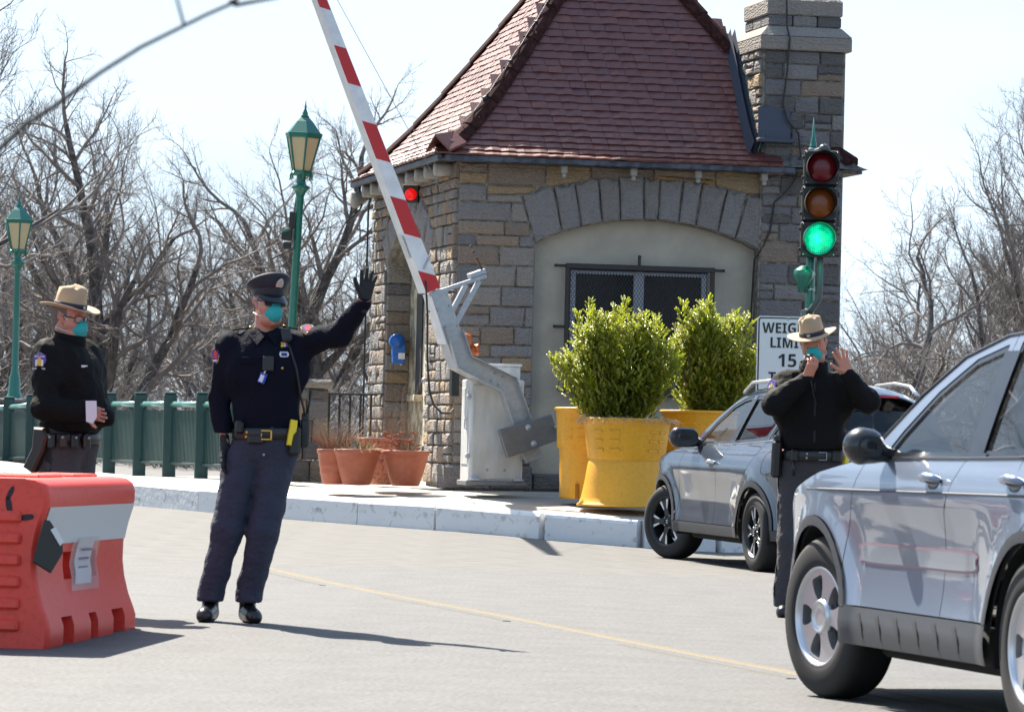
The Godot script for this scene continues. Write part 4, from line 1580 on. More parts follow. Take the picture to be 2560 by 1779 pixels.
func build_pier() -> void:
	var p := thing("stone_pier", "squat rough stone pier between the green railing and the iron rail", "pier", Vector3(-2.32, 0.56, -46.9), deg_to_rad(14))
	rng.seed = 12
	var y := 0.0
	for k in 5:
		var h := [0.26, 0.22, 0.24, 0.22, 0.13][k] as float
		var w := 0.56 if k < 2 else 0.46
		for side in 2:
			var s := MB.new()
			s.r.seed = 80 + k * 2 + side
			var x0: float = -w / 2 if side == 0 else -w / 2 + w * [0.55, 0.4, 0.6, 0.45, 0.5][k]
			var x1: float = -w / 2 + w * ([0.55, 0.4, 0.6, 0.45, 0.5][k] as float) if side == 0 else w / 2
			s.stone(rect(x0 + 0.005, y + 0.005, x1 - 0.005, y + h - 0.005), -0.25, 0.23, 0.02, 0.014)
			obj("stone", s, M["stone%d" % [6, 7, 6, 3, 1][(k + side) % 5]], p)
		y += h
	var s := MB.new()
	s.box(Vector3(0, y + 0.05, 0), Vector3(0.54, 0.10, 0.54), 0.03)
	obj("cap_stone", s, M.stone2, p)
	var q := thing("stone_pier", "low rubble stone pier that carries the far green lamp post", "pier", Vector3(-7.15, 0.50, -59.0), deg_to_rad(10))
	y = 0.0
	for k in 4:
		for side in 3:
			s = MB.new()
			s.r.seed = 180 + k * 3 + side
			s.stone(rect(-0.75 + side * 0.5 + 0.006, y + 0.006, -0.25 + side * 0.5 - 0.006, y + 0.234), -0.4, 0.42, 0.02, 0.014)
			obj("stone", s, M["stone%d" % [2, 7, 0, 3, 1][(k * 2 + side) % 5]], q)
		y += 0.24
	s = MB.new()
	s.box(Vector3(0, y + 0.03, 0), Vector3(1.55, 0.07, 0.9), 0.02)
	obj("cap_stone", s, M.stone2, q)
	# black iron railing from the pier to the booth
	var r := thing("iron_railing", "thin black iron railing between the stone pier and the booth", "railing", Vector3(-2.13, 0.56, -47.6))
	s = MB.new()
	s.box(Vector3(0.28, 1.02, 0), Vector3(0.62, 0.025, 0.03), 0.003)
	obj("top_rail", s, M.black_iron, r)
	s = MB.new()
	s.box(Vector3(0.28, 0.12, 0), Vector3(0.62, 0.025, 0.03), 0.003)
	obj("bottom_rail", s, M.black_iron, r)
	for k in 5:
		s = MB.new()
		s.box(Vector3(0.05 + k * 0.12, 0.56, 0), Vector3(0.026, 0.90, 0.026), 0.003)
		obj("bar", s, M.black_iron, r)


func make_lamp(label: String, p: Vector3, lean: float, H := 3.10) -> Node3D:
	var t := thing("street_lamp", label, "street lamp", p, 0.0, "green lantern lamp posts")
	t.basis = Basis(Vector3.BACK, lean)
	# origin at the foot of the capital's pole; the lantern starts 3.15 m up
	var s := MB.new().smooth()
	s.lathe([Vector2(0.14, -0.06), Vector2(0.14, 0.0), Vector2(0.11, 0.03), Vector2(0.085, 0.1), Vector2(0.08, 0.28), Vector2(0.062, 0.34), Vector2(0.050, 0.42), Vector2(0.042, H - 0.28), Vector2(0.046, H - 0.26), Vector2(0.046, H - 0.235), Vector2(0.042, H - 0.22), Vector2(0.055, H - 0.17), Vector2(0.088, H - 0.12), Vector2(0.104, H - 0.115), Vector2(0.104, H - 0.09), Vector2(0.066, H - 0.07), Vector2(0.05, H - 0.03), Vector2(0.052, H + 0.02), Vector2(0.075, H + 0.05)], 20)
	obj("pole", s, M.lamp_green, t)
	var hex := func(r: float, y: float) -> PackedVector3Array:
		var R := PackedVector3Array()
		for k in 6:
			var a := -TAU * k / 6.0 + 0.30
			R.append(Vector3(cos(a) * r, y, sin(a) * r))
		return R
	s = MB.new()
	s.loft([hex.call(0.09, H + 0.03), hex.call(0.122, H + 0.055), hex.call(0.122, H + 0.085), hex.call(0.108, H + 0.09)])
	var base := obj("lantern_base", s, M.lamp_green, t)
	for k in 6:
		var a := -TAU * k / 6.0 + 0.30
		var o := Vector3(cos(a), 0, sin(a))
		s = MB.new().smooth()
		s.tube([o * 0.115 + Vector3(0, H + 0.075, 0), o * 0.13 + Vector3(0, H + 0.03, 0), o * 0.128 + Vector3(0, H - 0.005, 0), o * 0.145 + Vector3(0, H - 0.02, 0)], [0.012, 0.012, 0.009, 0.005], 5)
		obj("leaf_scroll", s, M.lamp_green, base)
	for k in 6:
		var a0 := -TAU * k / 6.0 + 0.30
		var a1 := -TAU * (k + 1) / 6.0 + 0.30
		var lo := 0.106
		var hi := 0.196
		var b0 := Vector3(cos(a0) * lo, H + 0.088, sin(a0) * lo)
		var b1 := Vector3(cos(a1) * lo, H + 0.088, sin(a1) * lo)
		var t0 := Vector3(cos(a0) * hi, H + 0.47, sin(a0) * hi)
		var t1 := Vector3(cos(a1) * hi, H + 0.47, sin(a1) * hi)
		s = MB.new()
		s.quad(b0, t0, t1, b1)
		var inn := Vector3(-(b0 + b1).x, 0, -(b0 + b1).z).normalized() * 0.006
		s.quad(b1 + inn, t1 + inn, t0 + inn, b0 + inn)
		obj("pane", s, M.lamp_pane, t)
		s = MB.new().smooth()
		s.tube([b0 * Vector3(1.03, 1, 1.03), t0 * Vector3(1.02, 1, 1.02)], [0.011, 0.014], 6)
		obj("cage_bar", s, M.lamp_green, t)
	s = MB.new()
	s.loft([hex.call(0.198, H + 0.455), hex.call(0.212, H + 0.465), hex.call(0.226, H + 0.50), hex.call(0.222, H + 0.512), hex.call(0.205, H + 0.515), hex.call(0.10, H + 0.645), hex.call(0.045, H + 0.70)])
	s.smooth()
	s.lathe([Vector2(0.045, H + 0.695), Vector2(0.05, H + 0.705), Vector2(0.032, H + 0.72), Vector2(0.034, H + 0.745), Vector2(0.022, H + 0.755), Vector2(0.024, H + 0.765), Vector2(0.014, H + 0.78), Vector2(0.002, H + 0.90)], 12)
	obj("roof", s, M.lamp_green, t)
	return t


func build_lamps() -> void:
	var a := make_lamp("green lantern lamp post with small signal boxes, behind the saluting officer's shoulder", Vector3(-2.545, 0.90, -47.0), -0.036)
	# small signal boxes strapped to this one
	var s := MB.new()
	s.box(Vector3(-0.075, 2.62, 0.02), Vector3(0.06, 0.20, 0.07), 0.008)
	s.box(Vector3(-0.12, 2.46, 0.03), Vector3(0.12, 0.14, 0.12), 0.01)
	s.box(Vector3(-0.11, 2.33, 0.03), Vector3(0.09, 0.08, 0.10), 0.01)
	obj("signal_box", s, M.signal_black, a)
	s = MB.new()
	s.box(Vector3(-0.135, 2.50, 0.03), Vector3(0.10, 0.03, 0.15), 0.005, Basis(Vector3.BACK, 0.4))
	obj("signal_visor", s, M.lamp_green, a)
	make_lamp("green lantern lamp post on a rubble pier, beyond the trooper in profile", Vector3(-7.05, 0.50 + 0.96 + 0.06, -59.0), 0.0, 2.03)


# ---------------------------------------------------------------- traffic light and sign
func text_mesh(txt: String, height: float, depth: float, bold := true, squeeze := 1.0) -> TextMesh:
	var t := TextMesh.new()
	var f := SystemFont.new()
	f.font_names = PackedStringArray(["Droid Sans"])
	f.font_weight = 700 if bold else 400
	t.font = f
	t.text = txt
	t.font_size = 64
	t.pixel_size = height / 46.0
	t.depth = depth
	t.curve_step = 1.0
	return t


func build_signals() -> void:
	var t := thing("traffic_light", "traffic light on green pole, lit green, red and amber dark", "traffic light", Vector3(2.925, 0.45, -41.0))
	var s := MB.new().smooth()
	s.lathe([Vector2(0.12, 0.0), Vector2(0.11, 0.05), Vector2(0.06, 0.12), Vector2(0.048, 0.3), Vector2(0.043, 2.2), Vector2(0.040, 3.42)], 18)
	s.lathe([Vector2(0.034, 3.42), Vector2(0.03, 3.60), Vector2(0.038, 3.605), Vector2(0.038, 3.625), Vector2(0.028, 3.63), Vector2(0.034, 3.655), Vector2(0.024, 3.665), Vector2(0.026, 3.69), Vector2(0.018, 3.70), Vector2(0.003, 3.90)], 14)
	var pole := obj("pole", s, M.lamp_green, t)
	for y in [1.72, 1.86, 2.00, 2.20, 2.36, 3.585]:
		s = MB.new().smooth()
		s.lathe([Vector2(0.047, y - 0.014), Vector2(0.047, y + 0.014)], 18)
		obj("strap", s, M.bolt, pole)
	s = MB.new().smooth()
	s.at(xf(Vector3(-0.075, 2.27, 0.06), Vector3(0, 0, -4)))
	s.lathe([Vector2(0.04, -0.10), Vector2(0.06, -0.02), Vector2(0.098, 0.055), Vector2(0.10, 0.11), Vector2(0.085, 0.125), Vector2(0.03, 0.165)], 8)
	obj("junction_cup", s, M.lamp_green, t)
	s = MB.new().smooth()
	s.tube([Vector3(0.0, 1.98, 0.04), Vector3(0.03, 2.03, 0.10), Vector3(0.075, 2.10, 0.12), Vector3(0.085, 2.2, 0.12), Vector3(0.085, 2.56, 0.12)], 0.032, 10)
	obj("lower_arm", s, mat("grey_arm", Color(0.06, 0.075, 0.08), 0.5), t)
	s = MB.new().smooth()
	s.tube([Vector3(0.0, 3.50, 0.02), Vector3(0.03, 3.56, 0.08), Vector3(0.085, 3.585, 0.12), Vector3(0.10, 3.55, 0.12)], 0.032, 10)
	s.ball(Vector3(0.10, 3.585, 0.13), Vector3(0.055, 0.05, 0.05))
	obj("upper_arm", s, M.grey_arm, t)
	var xl := [0.076, 0.064, 0.058]
	var lens := [[Color(0.16, 0.006, 0.012), Color.BLACK], [Color(0.26, 0.065, 0.008), Color.BLACK], [Color(0.03, 0.5, 0.36), Color(0.03, 1.0, 0.82)]]
	var nm := ["red_section", "amber_section", "green_section"]
	for k in 3:
		var c := Vector3(xl[k], 3.395 - k * 0.352, 0.20)
		s = MB.new()
		s.box(c + Vector3(0, 0, -0.10), Vector3(0.345, 0.346, 0.20), 0.014)
		var sec := obj(nm[k], s, M.signal_black, t)
		s = MB.new().smooth()
		s.at(xf(c, Vector3(90, 0, 0)))
		s.lathe([Vector2(0.160, -0.002), Vector2(0.160, 0.03), Vector2(0.150, 0.03), Vector2(0.148, 0.0)], 30, false)
		# the tunnel visor, open below
		s.at(Transform3D())
		var rim := []
		for z in [0.0, 0.11, 0.2]:
			var R := PackedVector3Array()
			for i in 25:
				var a := deg_to_rad(lerpf(-40.0 if z < 0.15 else -5.0, 220.0 if z < 0.15 else 185.0, i / 24.0))
				R.append(c + Vector3(cos(a) * 0.158, sin(a) * 0.158 * 1.0, z))
			rim.append(R)
		s.loft(rim, false, false)
		obj("visor", s, M.signal_black, sec)
		s = MB.new().smooth()
		s.at(xf(c + Vector3(0, 0, 0.002), Vector3(90, 0, 0)))
		s.lathe([Vector2(0.148, 0.0), Vector2(0.146, 0.01), Vector2(0.12, 0.028), Vector2(0.08, 0.041), Vector2(0.04, 0.047), Vector2(0.001, 0.049)], 30)
		var lm: StandardMaterial3D
		if k == 2:
			lm = mat("green_lens", lens[k][0], 0.25, {"glow": lens[k][1], "glow_energy": 0.32, "tex": led_pattern(), "scale": 3.2, "world": false})
			lm.emission_texture = lm.albedo_texture
			lm.emission_operator = BaseMaterial3D.EMISSION_OP_MULTIPLY
		else:
			lm = mat("signal_lens%d" % k, lens[k][0], 0.22, {"tex": X.soft, "scale": 9.0})
		obj("lens", s, lm, sec)
		for q in [[-1, -1], [1, -1], [1, 1], [-1, 1]]:
			s = MB.new().smooth()
			s.ball(c + Vector3(q[0] * 0.15, q[1] * 0.15, 0.004), Vector3(0.009, 0.009, 0.006), 7, 4)
			obj("screw", s, M.bolt, sec)
		for sd in [-1.0, 1.0]:
			for yy in [-0.10, 0.10]:
				s = MB.new()
				s.box(c + Vector3(sd * 0.18, yy, -0.05), Vector3(0.03, 0.035, 0.04), 0.006)
				obj("hinge", s, M.signal_black, sec)
	var gl := OmniLight3D.new()
	gl.name = "green_lens_light"
	gl.position = Vector3(2.925 + 0.058, 0.45 + 3.395 - 0.704, -41.0 + 0.36)
	gl.light_color = Color(0.1, 1.0, 0.6)
	gl.light_energy = 0.05
	gl.light_size = 0.1
	gl.omni_range = 12.0
	gl.omni_attenuation = 2.0
	gl.shadow_enabled = true
	add_child(gl)
	# the sign
	var g := thing("weight_limit_sign", "white WEIGHT LIMIT 15 TONS sign with black border, behind the trooper", "sign", Vector3(2.712, 2.0, -40.93), 0.0)
	var rr := func(w: float, h: float, r: float) -> PackedVector2Array:
		var P := PackedVector2Array()
		for q in [[1, -1, -90], [1, 1, 0], [-1, 1, 90], [-1, -1, 180]]:
			for k in 5:
				var a := deg_to_rad(q[2] + k * 22.5)
				P.append(Vector2(q[0] * (w / 2 - r) + cos(a) * r, q[1] * (h / 2 - r) + sin(a) * r))
		return P
	s = MB.new()
	s.prism(rr.call(0.61, 0.76, 0.035), -0.003, 0.0)
	var face := obj("panel", s, M.sign_white, g)
	s = MB.new()
	var A: PackedVector2Array = rr.call(0.585, 0.735, 0.03)
	var B: PackedVector2Array = rr.call(0.560, 0.710, 0.022)
	for i in A.size():
		var j := (i + 1) % A.size()
		s.quad(Vector3(A[i].x, A[i].y, 0.002), Vector3(A[j].x, A[j].y, 0.002), Vector3(B[j].x, B[j].y, 0.002), Vector3(B[i].x, B[i].y, 0.002))
	obj("border", s, M.sign_black, face)
	for q in [["WEIGHT", 0.262, 0.100, 0.92], ["LIMIT", 0.118, 0.100, 0.92], ["15", -0.055, 0.125, 1.0], ["TONS", -0.225, 0.105, 0.95]]:
		var tm := text_mesh(q[0], q[2], 0.002, true)
		var o := obj("lettering", tm, M.sign_black, face)
		o.transform = Transform3D(Basis.from_scale(Vector3(q[3] * 1.02, 1, 1)), Vector3(0, q[1], 0.003))
	s = MB.new()
	s.box(Vector3(0.15, -0.7, -0.025), Vector3(0.05, 2.3, 0.03), 0.004)
	obj("post", s, M.galvanised_dull, g)
	s = MB.new()
	s.ball(Vector3(0.0, 0.355, 0.003), Vector3(0.012, 0.012, 0.005), 8, 4)
	obj("bolt", s, M.bolt, face)


func led_pattern() -> ImageTexture:  # fine grid of diodes behind a ribbed lens
	var im := Image.create(128, 128, false, Image.FORMAT_RGB8)
	var r := RandomNumberGenerator.new()
	r.seed = 5
	for y in 128:
		for x in 128:
			var v := 0.62 + 0.38 * absf(sin(x * PI / 8.0) * sin(y * PI / 8.0))
			v *= 0.85 + 0.15 * sin(x * 0.11 + sin(y * 0.2))
			if r.randf() < 0.05:
				v *= 0.75
			im.set_pixel(x, y, Color(v * 0.75 + 0.25 * v * v, v, v))
	return ImageTexture.create_from_image(im)


# ---------------------------------------------------------------- water-filled road barrier
func build_road_barrier() -> void:
	var b := thing("road_barrier", "orange water-filled plastic road barrier with white band and taped note", "barrier", Vector3(-2.435, road_y(-2.435, 21.65) - 0.012, -21.65), deg_to_rad(-8.0))
	M.orange_barrier = mat("barrier_plastic", Color(0.74, 0.062, 0.040), 0.42, {"tex": X.scuff, "scale": 2.0})
	var L := 1.90
	var prof := [[0.0, 0.295], [0.02, 0.305], [0.105, 0.305], [0.15, 0.290], [0.22, 0.262], [0.31, 0.238], [0.40, 0.226], [0.50, 0.228], [0.59, 0.244], [0.66, 0.266], [0.72, 0.284], [0.775, 0.285], [0.815, 0.272], [0.838, 0.235], [0.846, 0.16]]
	var wat := func(y: float) -> float:
		for i in prof.size() - 1:
			if y <= prof[i + 1][0]:
				return lerpf(prof[i][1], prof[i + 1][1], (y - prof[i][0]) / (prof[i + 1][0] - prof[i][0]))
		return prof[-1][1]
	# shell: rings across the width, running along z, with fork notches and two square holes cut as real recesses
	var zs := [-0.95, -0.945, -0.93, -0.90, -0.72, -0.68, -0.42, -0.38, -0.30, -0.12, -0.08, 0.08, 0.12, 0.18, 0.40, 0.44, 0.66, 0.70, 0.80, 0.90, 0.93, 0.945, 0.95]
	var ys := []
	for q in prof:
		ys.append(q[0])
	for y in [0.13, 0.33, 0.47]:
		ys.append(y)
	ys.sort()
	var ins := func(y: float, z: float) -> float:
		var e := 0.0
		if y < 0.149 and (absf(z - 0.55) < 0.109 or absf(z) < 0.079 or absf(z + 0.55) < 0.129):
			e = 0.07
		if y > 0.331 and y < 0.469 and (absf(z - 0.29) < 0.109 or absf(z + 0.21) < 0.089):
			e = 0.06
		return e
	var s := MB.new().smooth(3)
	for sd in [-1.0, 1.0]:
		for i in ys.size() - 1:
			for j in zs.size() - 1:
				var P := []
				for q in [[0, 0], [0, 1], [1, 1], [1, 0]]:
					var y: float = ys[i + q[0]]
					var z: float = zs[j + q[1]]
					var rnd := 0.0
					if absf(z) > 0.925:
						rnd = pow((absf(z) - 0.925) / 0.025, 2.0) * 0.025
					P.append(Vector3(sd * (wat.call(y) - rnd), y, z))
				var ym: float = (ys[i] + ys[i + 1]) / 2
				var zm: float = (zs[j] + zs[j + 1]) / 2
				var e: float = ins.call(ym, zm)
				if e > 0.0:
					s.flat()
					var Q := []
					for p in P:
						Q.append(p - Vector3(sd * e, 0, 0))
					quad_to(s, Q[0], Q[3], Q[2], Q[1], sd > 0)
					for k in 4:
						var a: Vector3 = P[k]
						var c: Vector3 = P[(k + 1) % 4]
						var mid: Vector3 = (a + c) / 2
						var step: Vector3 = (mid - (P[0] + P[2]) / 2)
						step.x = 0.0
						step = step.normalized() * 0.006
						if ins.call(mid.y + step.y, mid.z + step.z) == 0.0:
							quad_to(s, a, c, Q[(k + 1) % 4], Q[k], sd < 0)
					s.smooth(3)
				else:
					quad_to(s, P[0], P[3], P[2], P[1], sd > 0)
	# top
	for j in zs.size() - 1:
		var w: float = prof[-1][1]
		s.quad(Vector3(-w, 0.846, zs[j + 1]), Vector3(w, 0.846, zs[j + 1]), Vector3(w, 0.846, zs[j]), Vector3(-w, 0.846, zs[j]))
	# ends
	s.smooth(4)
	for e in [[-0.95, -1.0], [0.95, 1.0]]:
		for i in ys.size() - 1:
			var w0: float = wat.call(ys[i]) - 0.025
			var w1: float = wat.call(ys[i + 1]) - 0.025
			quad_to(s, Vector3(-w0, ys[i], e[0]), Vector3(w0, ys[i], e[0]), Vector3(w1, ys[i + 1], e[0]), Vector3(-w1, ys[i + 1], e[0]), e[1] > 0)
	obj("shell", s, M.orange_barrier, b)
	# ribs moulded across the end
	for k in 6:
		s = MB.new()
		s.box(Vector3(-0.07, 0.115 + k * 0.108, 0.952), Vector3(0.44, 0.058, 0.05), 0.012)
		obj("end_rib", s, M.orange_barrier, b)
	s = MB.new()
	s.box(Vector3(0.0, 0.852, 0.30), Vector3(0.26, 0.02, 0.5), 0.008)
	s.box(Vector3(0.0, 0.852, -0.45), Vector3(0.26, 0.02, 0.5), 0.008)
	obj("top_rib", s, M.orange_barrier, b)
	# white band along the side
	s = MB.new().smooth()
	var by := [0.515, 0.56, 0.61, 0.66, 0.705]
	for i in by.size() - 1:
		for j in 8:
			var z0 := lerpf(0.90, -0.93, j / 8.0)
			var z1 := lerpf(0.90, -0.93, (j + 1) / 8.0)
			var A: float = wat.call(by[i]) + 0.004
			var B: float = wat.call(by[i + 1]) + 0.004
			s.quad(Vector3(A, by[i], z0), Vector3(A, by[i], z1), Vector3(B, by[i + 1], z1), Vector3(B, by[i + 1], z0))
	obj("reflective_band", s, mat("band_sheet", Color(0.62, 0.64, 0.63), 0.5), b)
	# note under clear tape
	var quadn := func(z0: float, z1: float, y0: float, y1: float, off: float, skew: float) -> MB:
		var q := MB.new().smooth()
		for i in 4:
			var a := lerpf(y0, y1, i / 4.0)
			var c := lerpf(y0, y1, (i + 1) / 4.0)
			var wa: float = maxf(wat.call(a), 0.226) + off + 0.006 * sin(i * 2.0)
			var wc: float = maxf(wat.call(c), 0.226) + off + 0.006 * sin(i * 2.0 + 2.0)
			q.quad(Vector3(wa, a, z0 + skew * (a - y0)), Vector3(wa, a, z1 + skew * (a - y0)), Vector3(wc, c, z1 + skew * (c - y0)), Vector3(wc, c, z0 + skew * (c - y0)))
		return q
	var note := obj("taped_note", quadn.call(0.22, -0.12, 0.30, 0.53, 0.010, -0.35), mat("note_paper", Color(0.66, 0.62, 0.64), 0.55), b)
	for k in 4:
		var ln := MB.new()
		var yy := 0.34 + k * 0.045
		ln.box(Vector3(0.2405 + 0.012 * float(k == 3), yy, 0.05 - 0.35 * (yy - 0.3)), Vector3(0.003, 0.010, 0.20))
		obj("print_line", ln, mat("note_ink", Color(0.16, 0.15, 0.2), 0.7) if k == 0 else M.note_ink, note)
	obj("clear_tape", quadn.call(0.34, -0.24, 0.27, 0.54, 0.016, -0.25), clear("tape_film", Color(0.95, 0.92, 0.92, 0.16), 0.2), b)
	# black flap with a white tag hanging at the corner
	s = MB.new()
	s.prism(PackedVector2Array([Vector2(-0.10, 0.455), Vector2(0.015, 0.40), Vector2(0.09, 0.50), Vector2(0.085, 0.56), Vector2(0.0, 0.66), Vector2(-0.03, 0.665)]), 0.0, 0.012, 0.003)
	var fl := obj("black_flap", s, M.signal_black, b)
	fl.transform = Transform3D(Basis(Vector3.UP, deg_to_rad(55.0)), Vector3(0.29, -0.02, 0.955))
	s = MB.new()
	s.prism(PackedVector2Array([Vector2(0.0, 0.615), Vector2(0.065, 0.535), Vector2(0.088, 0.555), Vector2(0.03, 0.63)]), 0.013, 0.016)
	obj("white_tag", s, M.white_paint, fl)
	# sprayed strokes on the end
	s = MB.new().smooth()
	s.flat()
	for q in [[Vector2(0.102, 0.800), Vector2(0.076, 0.745), 0.013], [Vector2(0.076, 0.75), Vector2(0.090, 0.675), 0.016], [Vector2(0.088, 0.655), Vector2(0.150, 0.648), 0.012], [Vector2(0.14, 0.648), Vector2(0.205, 0.658), 0.016]]:
		var dd: Vector2 = (q[1] - q[0]).normalized()
		var nn: Vector2 = dd.orthogonal() * q[2]
		s.prism(ccw(PackedVector2Array([q[0] - dd * 0.008, q[0] + nn * 0.7, q[0].lerp(q[1], 0.5) + nn, q[1] + nn * 0.8, q[1] + dd * 0.010, q[1] - nn * 0.8, q[0].lerp(q[1], 0.4) - nn, q[0] - nn * 0.6])), 0.9505, 0.9525)
	var gm := obj("spray_mark", s, mat("black_spray", Color(0.02, 0.012, 0.016), 0.6), b)
	gm.transform = Transform3D(Basis.from_scale(Vector3(1, 1, 1)), Vector3(0, 0, 0.0))


func quad_to(s: MB, a: Vector3, b: Vector3, c: Vector3, d: Vector3, keep: bool) -> void:
	if keep:
		s.quad(a, b, c, d)
	else:
		s.quad(d, c, b, a)


func clear(called: String, c: Color, rough := 0.05) -> StandardMaterial3D:
	var m := StandardMaterial3D.new()
	m.resource_name = called
	m.albedo_color = c
	m.roughness = rough
	m.transparency = BaseMaterial3D.TRANSPARENCY_ALPHA
	m.cull_mode = BaseMaterial3D.CULL_DISABLED
	M[called] = m
	return m


# ---------------------------------------------------------------- people: rounded limbs joined smoothly and meshed as one skin
class Field:
	var lo: Vector3
	var nx: int
	var ny: int
	var nz: int
	var c: float
	var v := PackedFloat32Array()

	func _init(a: Vector3, b: Vector3, cell: float) -> void:
		lo = a
		c = cell
		nx = int((b.x - a.x) / c) + 2
		ny = int((b.y - a.y) / c) + 2
		nz = int((b.z - a.z) / c) + 2
		v.resize(nx * ny * nz)
		v.fill(1.0)

	# a limb from a to b with radii ra, rb; squashed along axis by f; joined within k
	func limb(a: Vector3, b: Vector3, ra: float, rb: float, k := 0.03, f := 1.0, axis := Vector3.BACK) -> Field:
		var m := maxf(ra, rb) + k + c * 2.5
		var l := ((a.min(b) - Vector3(m, m, m)) - lo) / c
		var h := ((a.max(b) + Vector3(m, m, m)) - lo) / c
		var x0 := maxi(0, int(l.x))
		var y0 := maxi(0, int(l.y))
		var z0 := maxi(0, int(l.z))
		var x1 := mini(nx - 1, int(h.x) + 1)
		var y1 := mini(ny - 1, int(h.y) + 1)
		var z1 := mini(nz - 1, int(h.z) + 1)
		var ab := b - a
		var il := 1.0 / maxf(ab.length_squared(), 1e-9)
		var g := 1.0 / f - 1.0
		var flat := f != 1.0
		for z in range(z0, z1 + 1):
			for y in range(y0, y1 + 1):
				var i := (z * ny + y) * nx + x0
				for x in range(x0, x1 + 1):
					var p := Vector3(lo.x + x * c, lo.y + y * c, lo.z + z * c) - a
					var t := clampf(p.dot(ab) * il, 0.0, 1.0)
					var q := p - ab * t
					if flat:
						q += axis * (q.dot(axis) * g)
					var d := q.length() - (ra + (rb - ra) * t)
					var o := v[i]
					var e := k - absf(o - d)
					if e > 0.0:
						v[i] = minf(o, d) - e * e / (4.0 * k)
					elif d < o:
						v[i] = d
					i += 1
		return self

	func folds(n: FastNoiseLite, amp: float, sc: Vector3) -> Field:
		for z in nz:
			for y in ny:
				var i := (z * ny + y) * nx
				for x in nx:
					var o := v[i]
					if o < 0.045 and o > -0.045:
						v[i] = o + amp * n.get_noise_3d((lo.x + x * c) * sc.x, (lo.y + y * c) * sc.y, (lo.z + z * c) * sc.z)
					i += 1
		return self

	func cut_below(h: float) -> Field:
		for z in nz:
			for y in ny:
				var d := h - (lo.y + y * c)
				if d > -c * 3.0:
					var i := (z * ny + y) * nx
					for x in nx:
						v[i] = maxf(v[i], d)
						i += 1
		return self

	func cut_above(h: float) -> Field:
		for z in nz:
			for y in ny:
				var d := (lo.y + y * c) - h
				if d > -c * 3.0:
					var i := (z * ny + y) * nx
					for x in nx:
						v[i] = maxf(v[i], d)
						i += 1
		return self

	func at(p: Vector3) -> float:
		var q := (p - lo) / c
		return v[(clampi(int(q.z + 0.5), 0, nz - 1) * ny + clampi(int(q.y + 0.5), 0, ny - 1)) * nx + clampi(int(q.x + 0.5), 0, nx - 1)]

	func surface(p: Vector3, d: Vector3) -> Vector3:  # walk from p along d until the skin
		for i in 400:
			if at(p) < 0.0:
				return p
			p += d * 0.004
		return p

	# surface nets into vertex, normal and index lists
	func skin(V: PackedVector3Array, N: PackedVector3Array, I: PackedInt32Array) -> void:
		var id := PackedInt32Array()
		id.resize(v.size())
		id.fill(-1)
		var sx := 1
		var sy := nx
		var sz := nx * ny
		var off := [0, sx, sy, sx + sy, sz, sx + sz, sy + sz, sx + sy + sz]
		var lim := c * 2.2
		for z in nz - 1:
			for y in ny - 1:
				var i := (z * ny + y) * nx - 1
				for x in nx - 1:
					i += 1
					var v0 := v[i]
					if v0 > lim or v0 < -lim:
						continue
					var f := [v0, v[i + off[1]], v[i + off[2]], v[i + off[3]], v[i + off[4]], v[i + off[5]], v[i + off[6]], v[i + off[7]]]
					var neg := 0
					for k in 8:
						if f[k] < 0.0:
							neg += 1
					if neg == 0 or neg == 8:
						continue
					var s := Vector3()
					var n := 0
					for e in [[0, 1], [2, 3], [4, 5], [6, 7], [0, 2], [1, 3], [4, 6], [5, 7], [0, 4], [1, 5], [2, 6], [3, 7]]:
						var a: float = f[e[0]]
						var b: float = f[e[1]]
						if (a < 0.0) != (b < 0.0):
							var t := a / (a - b)
							var pa := Vector3(e[0] & 1, (e[0] >> 1) & 1, (e[0] >> 2) & 1)
							var pb := Vector3(e[1] & 1, (e[1] >> 1) & 1, (e[1] >> 2) & 1)
							s += pa.lerp(pb, t)
							n += 1
					s /= n
					var g := Vector3(f[1] - f[0] + f[3] - f[2] + f[5] - f[4] + f[7] - f[6], f[2] - f[0] + f[3] - f[1] + f[6] - f[4] + f[7] - f[5], f[4] - f[0] + f[5] - f[1] + f[6] - f[2] + f[7] - f[3])
					id[i] = V.size()
					V.append(lo + (Vector3(x, y, z) + s) * c)
					N.append(g.normalized())
		for z in range(1, nz - 1):
			for y in range(1, ny - 1):
				var i := (z * ny + y) * nx
				for x in range(1, nx - 1):
					i += 1
					var v0 := v[i]
					if v0 > lim or v0 < -lim:
						continue
					var neg := v0 < 0.0
					for ax in 3:
						var st: int = [sx, sy, sz][ax]
						if (v[i + st] < 0.0) == neg:
							continue
						var u: int = [sy, sz, sx][ax]
						var w: int = [sz, sx, sy][ax]
						var a := id[i - u - w]
						var b := id[i - w]
						var d := id[i]
						var e := id[i - u]
						if a < 0 or b < 0 or d < 0 or e < 0:
							continue
						if neg:
							I.append_array(PackedInt32Array([a, d, b, a, e, d]))
						else:
							I.append_array(PackedInt32Array([a, b, d, a, d, e]))


func skin_mesh(fields: Array) -> ArrayMesh:
	var V := PackedVector3Array()
	var N := PackedVector3Array()
	var I := PackedInt32Array()
	for f in fields:
		(f as Field).skin(V, N, I)
	var A := []
	A.resize(Mesh.ARRAY_MAX)
	A[Mesh.ARRAY_VERTEX] = V
	A[Mesh.ARRAY_NORMAL] = N
	A[Mesh.ARRAY_INDEX] = I
	var m := ArrayMesh.new()
	m.add_surface_from_arrays(Mesh.PRIMITIVE_TRIANGLES, A)
	return m


